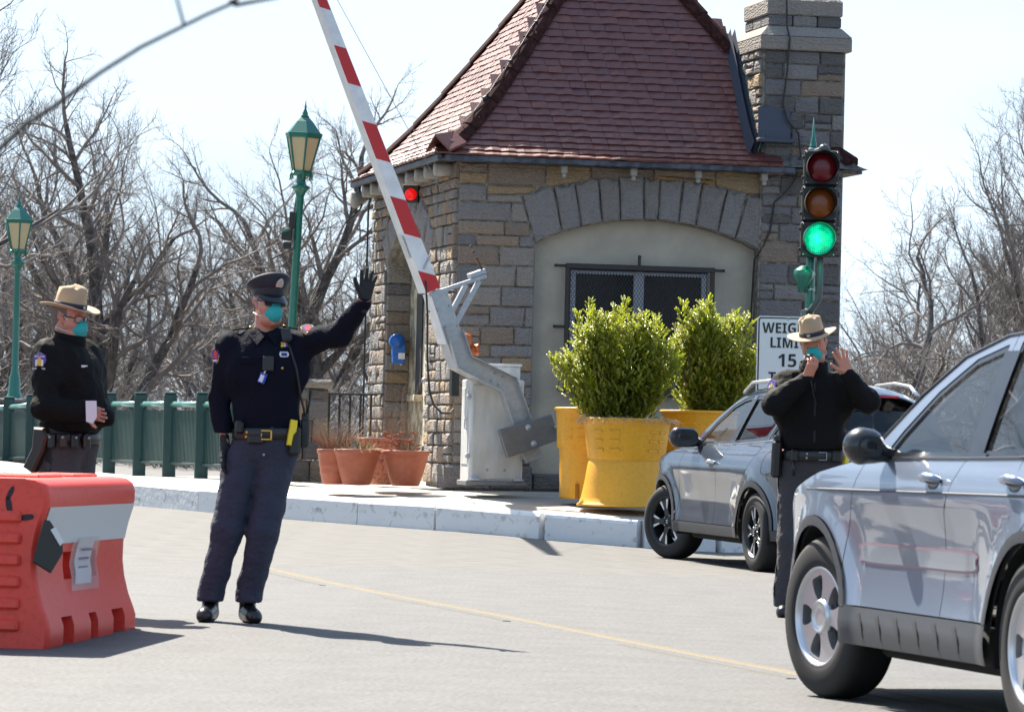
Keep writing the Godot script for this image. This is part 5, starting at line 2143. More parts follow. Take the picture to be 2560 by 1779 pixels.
func head_field(c: Vector3, B: Basis, neck: Vector3) -> Field:
	var f := Field.new(c - Vector3(0.15, 0.24, 0.16), c + Vector3(0.15, 0.15, 0.16), 0.0055)
	var P := func(x: float, y: float, z: float) -> Vector3: return c + B * Vector3(x, y, z)
	f.limb(neck, P.call(0, -0.06, -0.025), 0.062, 0.056, 0.03)
	f.limb(P.call(0, 0.045, -0.03), P.call(0, 0.04, 0.015), 0.078, 0.074, 0.02)
	f.limb(P.call(0, -0.02, 0.02), P.call(0, -0.075, 0.045), 0.066, 0.046, 0.04)
	f.limb(P.call(-0.03, -0.085, 0.05), P.call(0.03, -0.085, 0.05), 0.03, 0.03, 0.03)
	f.limb(P.call(0, -0.10, 0.07), P.call(0, -0.097, 0.072), 0.018, 0.018, 0.02)
	for s in [-1.0, 1.0]:
		f.limb(P.call(0.042 * s, -0.025, 0.055), P.call(0.05 * s, -0.03, 0.04), 0.026, 0.026, 0.02)
		f.limb(P.call(0.015 * s, 0.022, 0.083), P.call(0.05 * s, 0.02, 0.068), 0.010, 0.010, 0.014)
		f.limb(P.call(0.078 * s, 0.015, -0.012), P.call(0.074 * s, -0.025, 0.0), 0.014, 0.009, 0.006, 0.6, B.x)
		f.limb(P.call(0.083 * s, 0.018, -0.022), P.call(0.080 * s, -0.005, -0.024), 0.009, 0.007, 0.006)
	f.limb(P.call(0, 0.012, 0.086), P.call(0, -0.028, 0.105), 0.008, 0.013, 0.010)
	f.limb(P.call(-0.012, -0.034, 0.094), P.call(0.012, -0.034, 0.094), 0.009, 0.009, 0.006)
	f.limb(P.call(-0.02, -0.064, 0.088), P.call(0.02, -0.064, 0.088), 0.008, 0.008, 0.008)
	return f


# a hand: y runs along the fingers, z out of the palm, the thumb leaves on the -x * side edge
func hand_field(w: Vector3, B: Basis, side: float, curl: Array, spread: float, r := 0.0088, thumb_out := 0.75, grow := 0.0) -> Field:
	var f := Field.new(w - Vector3(0.16, 0.16, 0.16), w + Vector3(0.16, 0.24, 0.16), 0.0042)
	if B.y.y < 0.0:
		f = Field.new(w - Vector3(0.16, 0.24, 0.16), w + Vector3(0.16, 0.10, 0.16), 0.0042)
	var P := func(x: float, y: float, z: float) -> Vector3: return w + B * Vector3(x * side, y, z)
	f.limb(P.call(0, -0.05, 0), P.call(0, 0.012, 0), 0.027 + grow, 0.027 + grow, 0.01, 0.75, B.z)
	for x in [-0.026, -0.008, 0.010, 0.027]:
		f.limb(P.call(x * 0.6, 0.012, 0), P.call(x, 0.088 - absf(x + 0.004) * 0.25, 0), 0.019 + grow, 0.0145 + grow, 0.012, 0.8, B.z)
	var len := [0.074, 0.083, 0.076, 0.060]
	for i in 4:
		var x: float = [-0.030, -0.0095, 0.011, 0.030][i]
		var p: Vector3 = P.call(x, 0.092 - absf(x + 0.004) * 0.28, 0.0)
		var fan := (i - 1.4) * spread
		var bend := 0.0
		var l: float = len[i]
		var rr: float = r + grow - 0.0006 * i
		for j in 3:
			bend += curl[i] * [0.7, 1.0, 0.8][j]
			var d := B * Vector3(sin(fan) * side * cos(bend), cos(fan) * cos(bend), sin(bend))
			var q: Vector3 = p + d * l * [0.46, 0.30, 0.24][j]
			f.limb(p, q, rr * [1.08, 0.98, 0.9][j], rr * [0.98, 0.9, 0.8][j], 0.0035)
			p = q
	var tb: Vector3 = P.call(-0.022, 0.025, 0.006)
	var d1 := B * Vector3(-sin(thumb_out) * side, cos(thumb_out), 0.25 + curl[4] * 0.6).normalized()
	var t1 := tb + d1 * 0.048
	var d2 := B * Vector3(-sin(thumb_out * 0.75) * side, cos(thumb_out * 0.75), 0.2 + curl[4] * 1.2).normalized()
	var t2 := t1 + d2 * 0.032
	var d3 := B * Vector3(-sin(thumb_out * 0.6) * side, cos(thumb_out * 0.6), 0.1 + curl[4] * 1.7).normalized()
	f.limb(tb, t1, 0.016 + grow, 0.0115 + grow, 0.010)
	f.limb(t1, t2, 0.0112 + grow, 0.0102 + grow, 0.004)
	f.limb(t2, t2 + d3 * 0.024, 0.0102 + grow, 0.0082 + grow, 0.004)
	return f


func mask_on(t: Node3D, c: Vector3, B: Basis) -> void:
	var s := MB.new().smooth()
	s.at(Transform3D(B, c))
	# a moulded cup: rings from the rim to the nose
	var rings := []
	for k in 9:
		var u := k / 8.0
		var R := PackedVector3Array()
		for i in 26:
			var a := TAU * i / 26.0
			var w := 0.056 * cos(u * PI / 2 * 0.97) + 0.002
			var h := 0.058 * cos(u * PI / 2 * 0.97) + 0.002
			var y := sin(a) * h
			var x := cos(a) * w * (1.0 - 0.22 * maxf(0.0, sin(a)))
			R.append(Vector3(x, -0.050 + y + 0.008 * u, 0.066 + 0.060 * sin(u * PI / 2) - 0.30 * x * x / 0.056 * (1.0 - u) * 1.6 - 0.004 * float(k == 0)))
		rings.append(R)
	s.loft(rings)
	var m := obj("face_mask", s, M.mask_teal, t)
	s = MB.new().smooth()
	s.at(Transform3D(B, c))
	for sd in [-1.0, 1.0]:
		s.tube([Vector3(0.048 * sd, -0.022, 0.066), Vector3(0.074 * sd, 0.0, 0.03), Vector3(0.083 * sd, 0.03, -0.02), Vector3(0.06 * sd, 0.05, -0.09)], 0.0028, 5)
		s.tube([Vector3(0.05 * sd, -0.072, 0.058), Vector3(0.072 * sd, -0.068, 0.02), Vector3(0.066 * sd, -0.055, -0.045)], 0.0028, 5)
	obj("strap", s, M.strap_white, m)
	s = MB.new().smooth()
	s.at(Transform3D(B, c))
	s.tube([Vector3(-0.026, -0.004, 0.092), Vector3(-0.012, 0.001, 0.108), Vector3(0.0, 0.003, 0.112), Vector3(0.012, 0.001, 0.108), Vector3(0.026, -0.004, 0.092)], 0.003, 5)
	obj("nose_clip", s, M.mask_teal, m)


func glasses_on(t: Node3D, c: Vector3, B: Basis, dark: bool) -> void:
	var s := MB.new().smooth()
	s.at(Transform3D(B, c))
	var lens := MB.new().smooth()
	lens.at(Transform3D(B, c))
	for sd in [-1.0, 1.0]:
		var P := []
		var Q := PackedVector3Array()
		for i in 15:
			var a := TAU * i / 14.0
			var x: float = sd * 0.036 + 0.029 * signf(cos(a)) * pow(absf(cos(a)), 0.6)
			var p := Vector3(x, 0.008 + 0.020 * signf(sin(a)) * pow(absf(sin(a)), 0.7), 0.101 - absf(x) * 0.22 - x * x * 2.0)
			P.append(p)
			if i < 14:
				Q.append(p + Vector3(0, 0, -0.001))
		s.tube(P, 0.0026, 5, false)
		s.tube([Vector3(0.064 * sd, 0.014, 0.08), Vector3(0.078 * sd, 0.014, 0.03), Vector3(0.083 * sd, 0.012, -0.02)], 0.003, 5)
		lens.fan(Q, true)
	s.tube([Vector3(-0.008, 0.014, 0.1), Vector3(0.008, 0.014, 0.1)], 0.003, 5)
	var g := obj("glasses", s, M.black_gloss, t)
	obj("lenses", lens, M.glass_dark if dark else clear("spectacle_glass", Color(0.9, 0.95, 0.95, 0.10)), g)


func campaign_hat(t: Node3D, c: Vector3, B: Basis) -> void:
	var T := Transform3D(B, c + B * Vector3(0, 0.062, -0.008))
	var s := MB.new().smooth()
	s.at(T)
	var rings := []
	var n := 48
	for q in [[0.80, -0.001], [0.90, -0.004], [1.0, -0.004], [1.35, -0.004], [1.72, -0.002], [1.74, 0.002], [1.72, 0.005], [1.35, 0.003], [1.0, 0.003], [0.98, 0.008]]:
		var R := PackedVector3Array()
		for k in n:
			var a := -TAU * k / n
			var rx: float = 0.083 * q[0] + (q[0] - 1.0) * 0.022
			var rz: float = 0.101 * q[0] + (q[0] - 1.0) * 0.010
			var curl: float = 0.020 * maxf(0.0, q[0] - 1.0) * (pow(cos(a), 2.0) * 1.2 - 0.55 * pow(sin(a), 2.0))
			R.append(Vector3(cos(a) * rx, q[1] + curl, sin(a) * rz))
		rings.append(R)
	s.loft(rings, false)
	var brim := obj("hat", s, M.hat_felt, t)
	s = MB.new().smooth(2)
	s.at(T)
	rings = []
	for j in 13:
		var u := j / 12.0
		var R := PackedVector3Array()
		for k in n:
			var a := -TAU * k / n
			var w := 1.0 if u < 0.62 else cos((u - 0.62) / 0.38 * PI / 2 * 0.98)
			var side := lerpf(1.0, 0.86, minf(u / 0.62, 1.0)) * maxf(w, 0.02)
			# four pinches round the peak
			var pin := 1.0 - 0.22 * smoothstep(0.35, 0.85, u) * pow(maxf(0.0, cos(4.0 * (a - PI / 4))), 2.0)
			var y := 0.0
			if u < 0.62:
				y = 0.108 * u / 0.62
			else:
				y = 0.108 + 0.024 * sin((u - 0.62) / 0.38 * PI / 2)
			y -= 0.020 * smoothstep(0.55, 0.9, u) * pow(maxf(0.0, cos(4.0 * (a - PI / 4))), 2.0) * (1.0 - smoothstep(0.92, 1.0, u))
			y += 0.010 * sin(a) * -1.0 * smoothstep(0.3, 1.0, u) * -1.0
			R.append(Vector3(cos(a) * 0.083 * side * pin, y, sin(a) * 0.101 * side * pin))
		rings.append(R)
	s.loft(rings)
	obj("crown", s, M.hat_felt, brim)
	s = MB.new().smooth(3)
	s.at(T)
	rings = []
	for q in [[1.012, 0.004], [1.03, 0.006], [1.015, 0.030], [0.99, 0.031]]:
		var R := PackedVector3Array()
		for k in n:
			var a := -TAU * k / n
			R.append(Vector3(cos(a) * 0.083 * q[0], q[1], sin(a) * 0.101 * q[0]))
		rings.append(R)
	s.loft(rings, false)
	obj("hat_band", s, M.hat_band, brim)
	s = MB.new()
	s.at(T)
	s.box(Vector3(-0.012, 0.017, 0.104), Vector3(0.022, 0.018, 0.006), 0.002)
	obj("buckle", s, M.bolt, brim)


func peaked_cap(t: Node3D, c: Vector3, B: Basis) -> void:
	var T := Transform3D(B, c + B * Vector3(0, 0.042, -0.004))
	var n := 40
	var ring := func(rx: float, rz: float, y: float, tilt: float, z0: float) -> PackedVector3Array:
		var R := PackedVector3Array()
		for k in n:
			var a := -TAU * k / n
			R.append(Vector3(cos(a) * rx, y + sin(a) * tilt, z0 + sin(a) * rz))
		return R
	var s := MB.new().smooth()
	s.at(T)
	s.loft([ring.call(0.081, 0.099, 0.0, 0.004, 0), ring.call(0.083, 0.101, 0.005, 0.006, 0), ring.call(0.083, 0.101, 0.042, 0.01, 0)], false)
	var band := obj("cap", s, M.cap_band, t)
	s = MB.new().smooth()
	s.at(T)
	s.loft([ring.call(0.083, 0.101, 0.038, 0.01, 0), ring.call(0.100, 0.115, 0.056, 0.030, -0.006), ring.call(0.118, 0.130, 0.072, 0.046, -0.012), ring.call(0.120, 0.132, 0.080, 0.048, -0.012), ring.call(0.112, 0.124, 0.090, 0.048, -0.012), ring.call(0.07, 0.08, 0.102, 0.030, -0.006), ring.call(0.02, 0.02, 0.106, 0.008, 0)])
	obj("crown", s, M.cap_cloth, band)
	s = MB.new().smooth()
	s.at(T)
	for i in 14:
		var a0 := deg_to_rad(lerpf(22, 158, i / 14.0))
		var a1 := deg_to_rad(lerpf(22, 158, (i + 1) / 14.0))
		for j in 3:
			var P := []
			for q in [[a0, j], [a1, j], [a1, j + 1], [a0, j + 1]]:
				var u: float = q[1] / 3.0
				var ex := 0.050 * u * pow(sin(q[0]), 0.7)
				P.append(Vector3(cos(q[0]) * (0.083 + ex * 0.3), 0.008 - 0.034 * u * u * sin(q[0]) - 0.008 * u, sin(q[0]) * (0.101 + ex)))
			s.quad(P[0], P[3], P[2], P[1])
			s.quad(P[1] + Vector3(0, -0.004, 0), P[2] + Vector3(0, -0.004, 0), P[3] + Vector3(0, -0.004, 0), P[0] + Vector3(0, -0.004, 0))
	obj("visor", s, M.black_gloss, band)
	s = MB.new()
	s.at(T * xf(Vector3(0.004, 0.078, 0.118), Vector3(26, 0, 0)))
	s.prism(PackedVector2Array([Vector2(-0.019, -0.026), Vector2(0.019, -0.026), Vector2(0.022, -0.006), Vector2(0.018, 0.010), Vector2(0.008, 0.024), Vector2(0.0, 0.028), Vector2(-0.008, 0.024), Vector2(-0.018, 0.010), Vector2(-0.022, -0.006)]), -0.004, 0.003, 0.0015)
	obj("cap_badge", s, M.badge_silver, band)


func belt_ring(t: Node3D, c: Vector3, B: Basis, rx: float, rz: float, h: float, m: Material) -> Node3D:
	var s := MB.new().smooth()
	s.at(Transform3D(B, c))
	var rings := []
	for q in [[0.97, -h / 2], [1.0, -h / 2 + 0.004], [1.0, h / 2 - 0.004], [0.97, h / 2]]:
		var R := PackedVector3Array()
		for k in 40:
			var a := -TAU * k / 40
			R.append(Vector3(signf(cos(a)) * pow(absf(cos(a)), 0.85) * rx * q[0], q[1], signf(sin(a)) * pow(absf(sin(a)), 0.85) * rz * q[0]))
		rings.append(R)
	s.loft(rings, false)
	return obj("belt", s, m, t)


func shoe(t: Node3D, heel: Vector3, toe: Vector3, m: Material) -> void:
	var f := Field.new(heel.min(toe) - Vector3(0.09, 0.06, 0.09), heel.max(toe) + Vector3(0.09, 0.14, 0.09), 0.007)
	var d := (toe - heel).normalized()
	f.limb(Vector3(heel.x, heel.y + 0.035, heel.z), Vector3(toe.x, toe.y + 0.028, toe.z), 0.042, 0.042, 0.02)
	f.limb(heel + Vector3(0, 0.05, 0), heel + Vector3(0, 0.14, 0) - d * 0.005, 0.046, 0.048, 0.03)
	f.limb(heel + d * 0.06 + Vector3(0, 0.05, 0), toe - d * 0.03 + Vector3(0, 0.034, 0), 0.042, 0.04, 0.03)
	f.cut_below(minf(heel.y, toe.y) - 0.003)
	obj("shoe", skin_mesh([f]), m, t)


func plate(called: String, poly: PackedVector2Array, T: Transform3D, th: float, m: Material, t: Node3D) -> MeshInstance3D:
	var s := MB.new()
	s.prism(poly, -0.004, th, minf(0.002, th * 0.4))
	return obj(called, s, m, t, T)


func facing(p: Vector3, n: Vector3, roll := 0.0) -> Transform3D:  # a frame on a surface, z along n
	var z := n.normalized()
	var x := Vector3.UP.cross(z).normalized()
	return Transform3D(Basis(x, z.cross(x), z) * Basis(Vector3.BACK, roll), p)


func shield(w: float, h: float) -> PackedVector2Array:
	return PackedVector2Array([Vector2(0, -h / 2), Vector2(w * 0.32, -h * 0.30), Vector2(w / 2, 0.0), Vector2(w * 0.46, h * 0.36), Vector2(w * 0.30, h * 0.42), Vector2(0, h / 2), Vector2(-w * 0.30, h * 0.42), Vector2(-w * 0.46, h * 0.36), Vector2(-w / 2, 0.0), Vector2(-w * 0.32, -h * 0.30)])


func people_materials() -> void:
	X.weave = ntex(noise(31, 0.35, 2), Color(0.75, 0.75, 0.75), Color(1, 1, 1))
	X.crease = ntex(noise(33, 0.018, 4), Color.BLACK, Color.WHITE, 512, 0.1, 0.9)
	mat("skin", Color(0.50, 0.235, 0.165), 0.48, {"tex": X.soft, "scale": 8.0, "world": false})
	mat("skin_hand", Color(0.52, 0.21, 0.13), 0.5)
	mat("navy_shirt", Color(0.0075, 0.009, 0.0185), 0.9, {"spec": 0.25, "sheen": 0.04, "tex": X.weave, "scale": 3.0, "bump": 0.3, "btex": X.crease})
	mat("navy_trousers", Color(0.034, 0.042, 0.073), 0.85, {"sheen": 0.1, "tex": X.weave, "scale": 3.0, "bump": 0.4, "btex": X.crease})
	mat("black_jacket", Color(0.0092, 0.0086, 0.0088), 0.75, {"spec": 0.25, "sheen": 0.03, "tex": X.weave, "scale": 3.0, "bump": 0.3, "btex": X.crease})
	mat("grey_trousers", Color(0.062, 0.057, 0.064), 0.9, {"sheen": 0.1, "tex": X.weave, "scale": 3.0, "bump": 0.4, "btex": X.crease})
	mat("black_stripe", Color(0.008, 0.008, 0.009), 0.8)
	mat("leather", Color(0.011, 0.010, 0.0095), 0.35)
	mat("black_gloss", Color(0.008, 0.009, 0.011), 0.3)
	mat("glove_black", Color(0.010, 0.010, 0.011), 0.7)
	mat("mask_teal", Color(0.025, 0.40, 0.40), 0.8, {"tex": X.soft, "scale": 14.0, "world": false})
	mat("strap_white", Color(0.7, 0.68, 0.66), 0.7)
	mat("hat_felt", Color(0.40, 0.29, 0.18), 0.9, {"sheen": 0.4})
	mat("hat_band", Color(0.018, 0.010, 0.028), 0.6)
	mat("cap_band", Color(0.010, 0.011, 0.018), 0.6)
	mat("cap_cloth", Color(0.013, 0.016, 0.030), 0.7, {"sheen": 0.4})
	mat("badge_silver", Color(0.62, 0.60, 0.54), 0.35, {"metal": 0.6})
	mat("brass", Color(0.65, 0.42, 0.09), 0.3, {"metal": 0.8})
	mat("taser_yellow", Color(0.80, 0.62, 0.02), 0.45)
	mat("patch_blue", Color(0.02, 0.04, 0.26), 0.8)
	mat("patch_gold", Color(0.60, 0.40, 0.06), 0.7)
	mat("patch_red", Color(0.55, 0.05, 0.06), 0.8)
	mat("patch_white", Color(0.7, 0.68, 0.72), 0.8)
	mat("patch_violet", Color(0.10, 0.07, 0.30), 0.8)
	mat("hair_grey", Color(0.16, 0.13, 0.11), 0.9)
	mat("eye_white", Color(0.6, 0.55, 0.5), 0.3)
	mat("tag_blue", Color(0.01, 0.06, 0.42), 0.4)


func short_hair(t: Node3D, c: Vector3, B: Basis, m: Material) -> void:
	var f := Field.new(c - Vector3(0.13, 0.12, 0.15), c + Vector3(0.13, 0.13, 0.13), 0.007)
	f.limb(c + B * Vector3(0, 0.045, -0.034), c + B * Vector3(0, 0.045, -0.01), 0.083, 0.079, 0.01)
	f.limb(c + B * Vector3(0, -0.03, -0.060), c + B * Vector3(0, 0.02, -0.05), 0.052, 0.066, 0.02)
	for s in [-1.0, 1.0]:
		f.limb(c + B * Vector3(0.072 * s, 0.03, 0.018), c + B * Vector3(0.073 * s, -0.004, 0.012), 0.010, 0.006, 0.008)
	f.cut_above(c.y + 0.07)
	obj("hair", skin_mesh([f]), m, t)


func build_saluting_officer() -> void:
	var t := thing("person", "officer in navy shirt, peaked cap and teal mask, raising one gloved hand", "person", Vector3(-1.555, road_y(-1.555, 23.35) + 0.002, -23.35))
	var fn := noise(71, 5.0, 3)
	var hd := Vector3(0.178, 1.782, 0.0)
	var B := Basis(Vector3.UP, deg_to_rad(32)) * Basis(Vector3.RIGHT, 0.05) * Basis(Vector3.BACK, -0.04)
	var shr := Vector3(-0.035, 1.535, -0.01)
	var shl := Vector3(0.335, 1.545, 0.0)
	var elr := Vector3(-0.085, 1.255, -0.05)
	var wrr := Vector3(-0.045, 0.995, 0.03)
	var ell := Vector3(0.585, 1.625, 0.13)
	var wrl := Vector3(0.722, 1.79, 0.24)
	# shirt
	var f := Field.new(Vector3(-0.24, 1.02, -0.22), Vector3(0.84, 1.90, 0.36), 0.0125)
	f.limb(Vector3(0.19, 1.06, 0.0), Vector3(0.18, 1.36, 0.01), 0.185, 0.195, 0.05, 0.70)
	f.limb(Vector3(0.05, 1.42, 0.01), Vector3(0.29, 1.43, 0.01), 0.135, 0.135, 0.08, 0.92)
	f.limb(Vector3(0.0, 1.535, -0.02), Vector3(0.30, 1.545, -0.02), 0.072, 0.072, 0.07)
	f.limb(Vector3(0.10, 1.585, -0.02), Vector3(0.24, 1.59, -0.02), 0.06, 0.06, 0.05)
	f.limb(shr, elr, 0.078, 0.064, 0.045)
	f.limb(elr, wrr, 0.064, 0.045, 0.02)
	f.limb(shl, ell, 0.082, 0.066, 0.06)
	f.limb(ell, wrl, 0.066, 0.046, 0.02)
	f.limb(ell + Vector3(0.02, -0.02, 0), ell + Vector3(-0.12, -0.035, -0.02), 0.05, 0.05, 0.04)
	f.folds(fn, 0.017, Vector3(1.2, 0.55, 1.2))
	f.cut_below(1.05)
	var shirt_mesh := skin_mesh([f])
	# body: one skin under the clothes with head, neck and limbs
	var core := Field.new(Vector3(-0.24, 0.0, -0.2), Vector3(0.84, 1.90, 0.4), 0.024)
	core.limb(Vector3(0.17, 1.0, 0), Vector3(0.17, 1.4, 0), 0.13, 0.15, 0.05, 0.7)
	core.limb(Vector3(0.0, 1.5, -0.02), Vector3(0.3, 1.51, -0.02), 0.055, 0.055, 0.05)
	core.limb(Vector3(0.165, 1.5, -0.02), Vector3(0.17, 1.68, -0.02), 0.06, 0.055, 0.04)
	core.limb(shr, elr, 0.045, 0.038, 0.03).limb(elr, wrr, 0.038, 0.027, 0.02)
	core.limb(shl, ell, 0.045, 0.038, 0.03).limb(ell, wrl, 0.038, 0.027, 0.02)
	core.limb(Vector3(0.06, 0.95, 0), Vector3(-0.02, 0.5, 0.04), 0.06, 0.045, 0.04).limb(Vector3(-0.02, 0.5, 0.04), Vector3(-0.10, 0.1, 0), 0.045, 0.035, 0.03)
	core.limb(Vector3(0.24, 0.95, 0), Vector3(0.18, 0.5, 0.05), 0.06, 0.045, 0.04).limb(Vector3(0.18, 0.5, 0.05), Vector3(0.11, 0.1, 0), 0.045, 0.035, 0.03)
	obj("body", skin_mesh([core, head_field(hd, B, Vector3(0.165, 1.58, -0.02))]), M.skin, t)
	var sh := obj("shirt", shirt_mesh, M.navy_shirt, t)
	# collar
	var s := MB.new()
	for sd in [-1.0, 1.0]:
		var a := Vector3(0.175 + 0.062 * sd, 1.655, 0.005)
		var b := Vector3(0.178 + 0.006 * sd, 1.605, 0.088)
		var c := Vector3(0.178 + 0.05 * sd, 1.548, 0.118)
		var d := Vector3(0.175 + 0.098 * sd, 1.602, 0.055)
		quad_to(s, a, b, c, d, sd < 0)
		quad_to(s, d + Vector3(0, -0.006, -0.004), c + Vector3(0, -0.006, -0.004), b + Vector3(0, -0.006, -0.004), a + Vector3(0, -0.006, -0.004), sd < 0)
	obj("collar", s, M.navy_shirt, sh)
	# trousers
	var g := Field.new(Vector3(-0.26, 0.04, -0.22), Vector3(0.48, 1.12, 0.26), 0.0125)
	g.limb(Vector3(0.13, 1.0, 0), Vector3(0.25, 1.0, 0), 0.135, 0.135, 0.05, 0.92)
	g.limb(Vector3(0.19, 1.1, 0), Vector3(0.19, 1.0, 0), 0.18, 0.19, 0.03, 0.70)
	g.limb(Vector3(0.055, 0.90, 0.0), Vector3(-0.02, 0.50, 0.045), 0.108, 0.086, 0.03)
	g.limb(Vector3(-0.02, 0.50, 0.045), Vector3(-0.098, 0.17, 0.01), 0.086, 0.072, 0.03)
	g.limb(Vector3(-0.098, 0.20, 0.01), Vector3(-0.105, 0.12, 0.02), 0.074, 0.073, 0.02)
	g.limb(Vector3(0.245, 0.90, 0.0), Vector3(0.19, 0.50, 0.06), 0.106, 0.087, 0.03)
	g.limb(Vector3(0.19, 0.50, 0.06), Vector3(0.118, 0.17, 0.02), 0.087, 0.071, 0.03)
	g.limb(Vector3(0.118, 0.20, 0.02), Vector3(0.115, 0.12, 0.03), 0.074, 0.073, 0.02)
	g.folds(noise(72, 4.5, 3), 0.014, Vector3(1.0, 1.3, 1.0))
	g.cut_below(0.105)
	obj("trousers", skin_mesh([g]), M.navy_trousers, t)
	shoe(t, Vector3(-0.105, 0.0, -0.01), Vector3(-0.125, 0.0, 0.17), M.black_gloss)
	shoe(t, Vector3(0.105, 0.0, 0.0), Vector3(0.155, 0.0, 0.16), M.black_gloss)
	# gloves
	var BL := Basis(Vector3(0.96, -0.16, -0.22).normalized(), Vector3(0.15, 0.985, 0.05).normalized(), Vector3.BACK)
	BL.z = BL.x.cross(BL.y).normalized()
	BL.x = BL.y.cross(BL.z)
	obj("glove", skin_mesh([hand_field(wrl + Vector3(0.005, 0.02, 0.01), BL, 1.0, [0.06, 0.04, 0.08, 0.12, 0.0], 0.15, 0.0088, 0.72, 0.0025)]), M.glove_black, t)
	var BR := Basis(Vector3(-0.80, -0.05, 0.6).normalized(), Vector3(0.12, -0.985, 0.12).normalized(), Vector3.BACK)
	BR.z = BR.x.cross(BR.y).normalized()
	BR.x = BR.y.cross(BR.z)
	obj("glove", skin_mesh([hand_field(wrr + Vector3(0.005, -0.02, 0.0), BR, -1.0, [0.28, 0.33, 0.36, 0.4, 0.2], 0.05, 0.0088, 0.45, 0.0025)]), M.glove_black, t)
	s = MB.new().smooth()
	s.tube([wrl + Vector3(0.004, 0.016, 0.008), wrl + Vector3(0.006, 0.026, 0.014)], 0.0335, 14, false)
	obj("wrist_skin", s, M.skin_hand, t)
	# cap, mask, sunglasses
	short_hair(t, hd, B, M.hair_grey)
	peaked_cap(t, hd, B)
	mask_on(t, hd, B)
	glasses_on(t, hd, B, true)
	# belt and gear
	var belt := belt_ring(t, Vector3(0.19, 1.052, 0), Basis(Vector3.BACK, 0.02), 0.200, 0.148, 0.062, M.leather)
	s = MB.new()
	for q in [[0.0, 0.024, 0.058, 0.009], [0.0, -0.024, 0.058, 0.009], [0.027, 0.0, 0.009, 0.057], [-0.027, 0.0, 0.006, 0.02]]:
		s.box(Vector3(0.195 + q[0], 1.045 + q[1], 0.153), Vector3(q[2], q[3], 0.008), 0.002)
	obj("buckle", s, M.brass, belt)
	for q in [[0.085, 1.058], [0.082, 1.032]]:
		s = MB.new().smooth()
		s.ball(Vector3(q[0], q[1], 0.130), Vector3(0.009, 0.009, 0.006), 9, 5)
		obj("snap", s, M.brass, belt)
	s = MB.new()
	s.box(Vector3(0.135, 1.02, 0.135), Vector3(0.09, 0.05, 0.04), 0.008)
	s.box(Vector3(0.04, 1.085, 0.115), Vector3(0.05, 0.075, 0.05), 0.012)
	obj("pouch", s, M.leather, belt)
	s = MB.new()
	s.prism(PackedVector2Array([Vector2(-0.020, -0.075), Vector2(0.004, -0.078), Vector2(0.014, -0.02), Vector2(0.030, 0.0), Vector2(0.034, 0.03), Vector2(0.036, 0.062), Vector2(0.0, 0.068), Vector2(-0.006, 0.02), Vector2(-0.014, -0.02)]), 0.0, 0.034, 0.006)
	obj("yellow_stun_gun", s, M.taser_yellow, belt, Transform3D(Basis(Vector3.UP, 0.25), Vector3(0.325, 1.068, 0.118)))
	s = MB.new()
	s.box(Vector3(0.352, 1.015, 0.10), Vector3(0.07, 0.16, 0.055), 0.014)
	obj("holster", s, M.leather, belt)
	s = MB.new()
	s.box(Vector3(0.405, 1.06, 0.03), Vector3(0.05, 0.16, 0.06), 0.01)
	s.box(Vector3(0.405, 1.15, 0.03), Vector3(0.04, 0.05, 0.045), 0.008)
	s.smooth().tube([Vector3(0.415, 1.17, 0.03), Vector3(0.435, 1.30, 0.03)], [0.008, 0.005], 6)
	obj("radio", s, M.signal_black, belt)
	# radio cord and shoulder microphone
	var P := func(x: float, y: float) -> Vector3: return f.surface(Vector3(x, y, 0.5), Vector3(0, 0, -1))
	s = MB.new()
	var mp: Vector3 = P.call(0.292, 1.585)
	s.box(mp + Vector3(0, 0.02, 0.015), Vector3(0.055, 0.085, 0.035), 0.01, Basis(Vector3.BACK, 0.25) * Basis(Vector3.RIGHT, -0.5))
	obj("shoulder_microphone", s, M.signal_black, sh)
	s = MB.new().smooth()
	var cord := [mp + Vector3(0.01, -0.02, 0.015)]
	for q in [[0.325, 1.50], [0.352, 1.42], [0.366, 1.34], [0.378, 1.26]]:
		cord.append(P.call(minf(q[0], 0.355), q[1]) + Vector3(maxf(0.0, q[0] - 0.355), 0, 0.008))
	cord.append(Vector3(0.395, 1.20, 0.06))
	cord.append(Vector3(0.405, 1.15, 0.045))
	s.tube(cord, 0.0075, 6)
	obj("cord", s, M.cable, sh)
	# chest: camera, tag, ribbons, badge, name plate, button
	var box_at := func(called: String, x: float, y: float, size: Vector3, m: Material, off := 0.0) -> MeshInstance3D:
		var p: Vector3 = P.call(x, y)
		var q: Vector3 = P.call(x + 0.03, y)
		var nn := Vector3(-(q.z - p.z) / 0.03, 0.05, 1.0)
		var bb := MB.new()
		bb.box(Vector3(0, 0, off), size, minf(0.004, size.z * 0.3))
		return obj(called, bb, m, sh, facing(p, nn))
	box_at.call("body_camera", 0.196, 1.443, Vector3(0.062, 0.082, 0.03), M.signal_black, 0.01)
	var tg: MeshInstance3D = box_at.call("blue_tag", 0.166, 1.362, Vector3(0.040, 0.060, 0.008), M.tag_blue, 0.010)
	tg.basis = tg.basis * Basis(Vector3.BACK, -0.35)
	s = MB.new()
	s.box(Vector3(-0.004, -0.004, 0.0155), Vector3(0.022, 0.040, 0.002))
	s.box(Vector3(0.0, 0.035, 0.014), Vector3(0.008, 0.016, 0.003))
	obj("tag_paper", s, M.patch_white, tg)
	var cols := [M.patch_gold, M.patch_white, M.patch_red, M.taser_yellow, M.badge_silver, M.tag_blue]
	for k in 6:
		box_at.call("ribbon", 0.268 + (k % 3) * 0.0145, 1.560 - (k / 3) * 0.014, Vector3(0.0135, 0.012, 0.005), cols[k], 0.004)
	box_at.call("ribbon_bar", 0.282, 1.532, Vector3(0.044, 0.011, 0.005), M.badge_silver, 0.004)
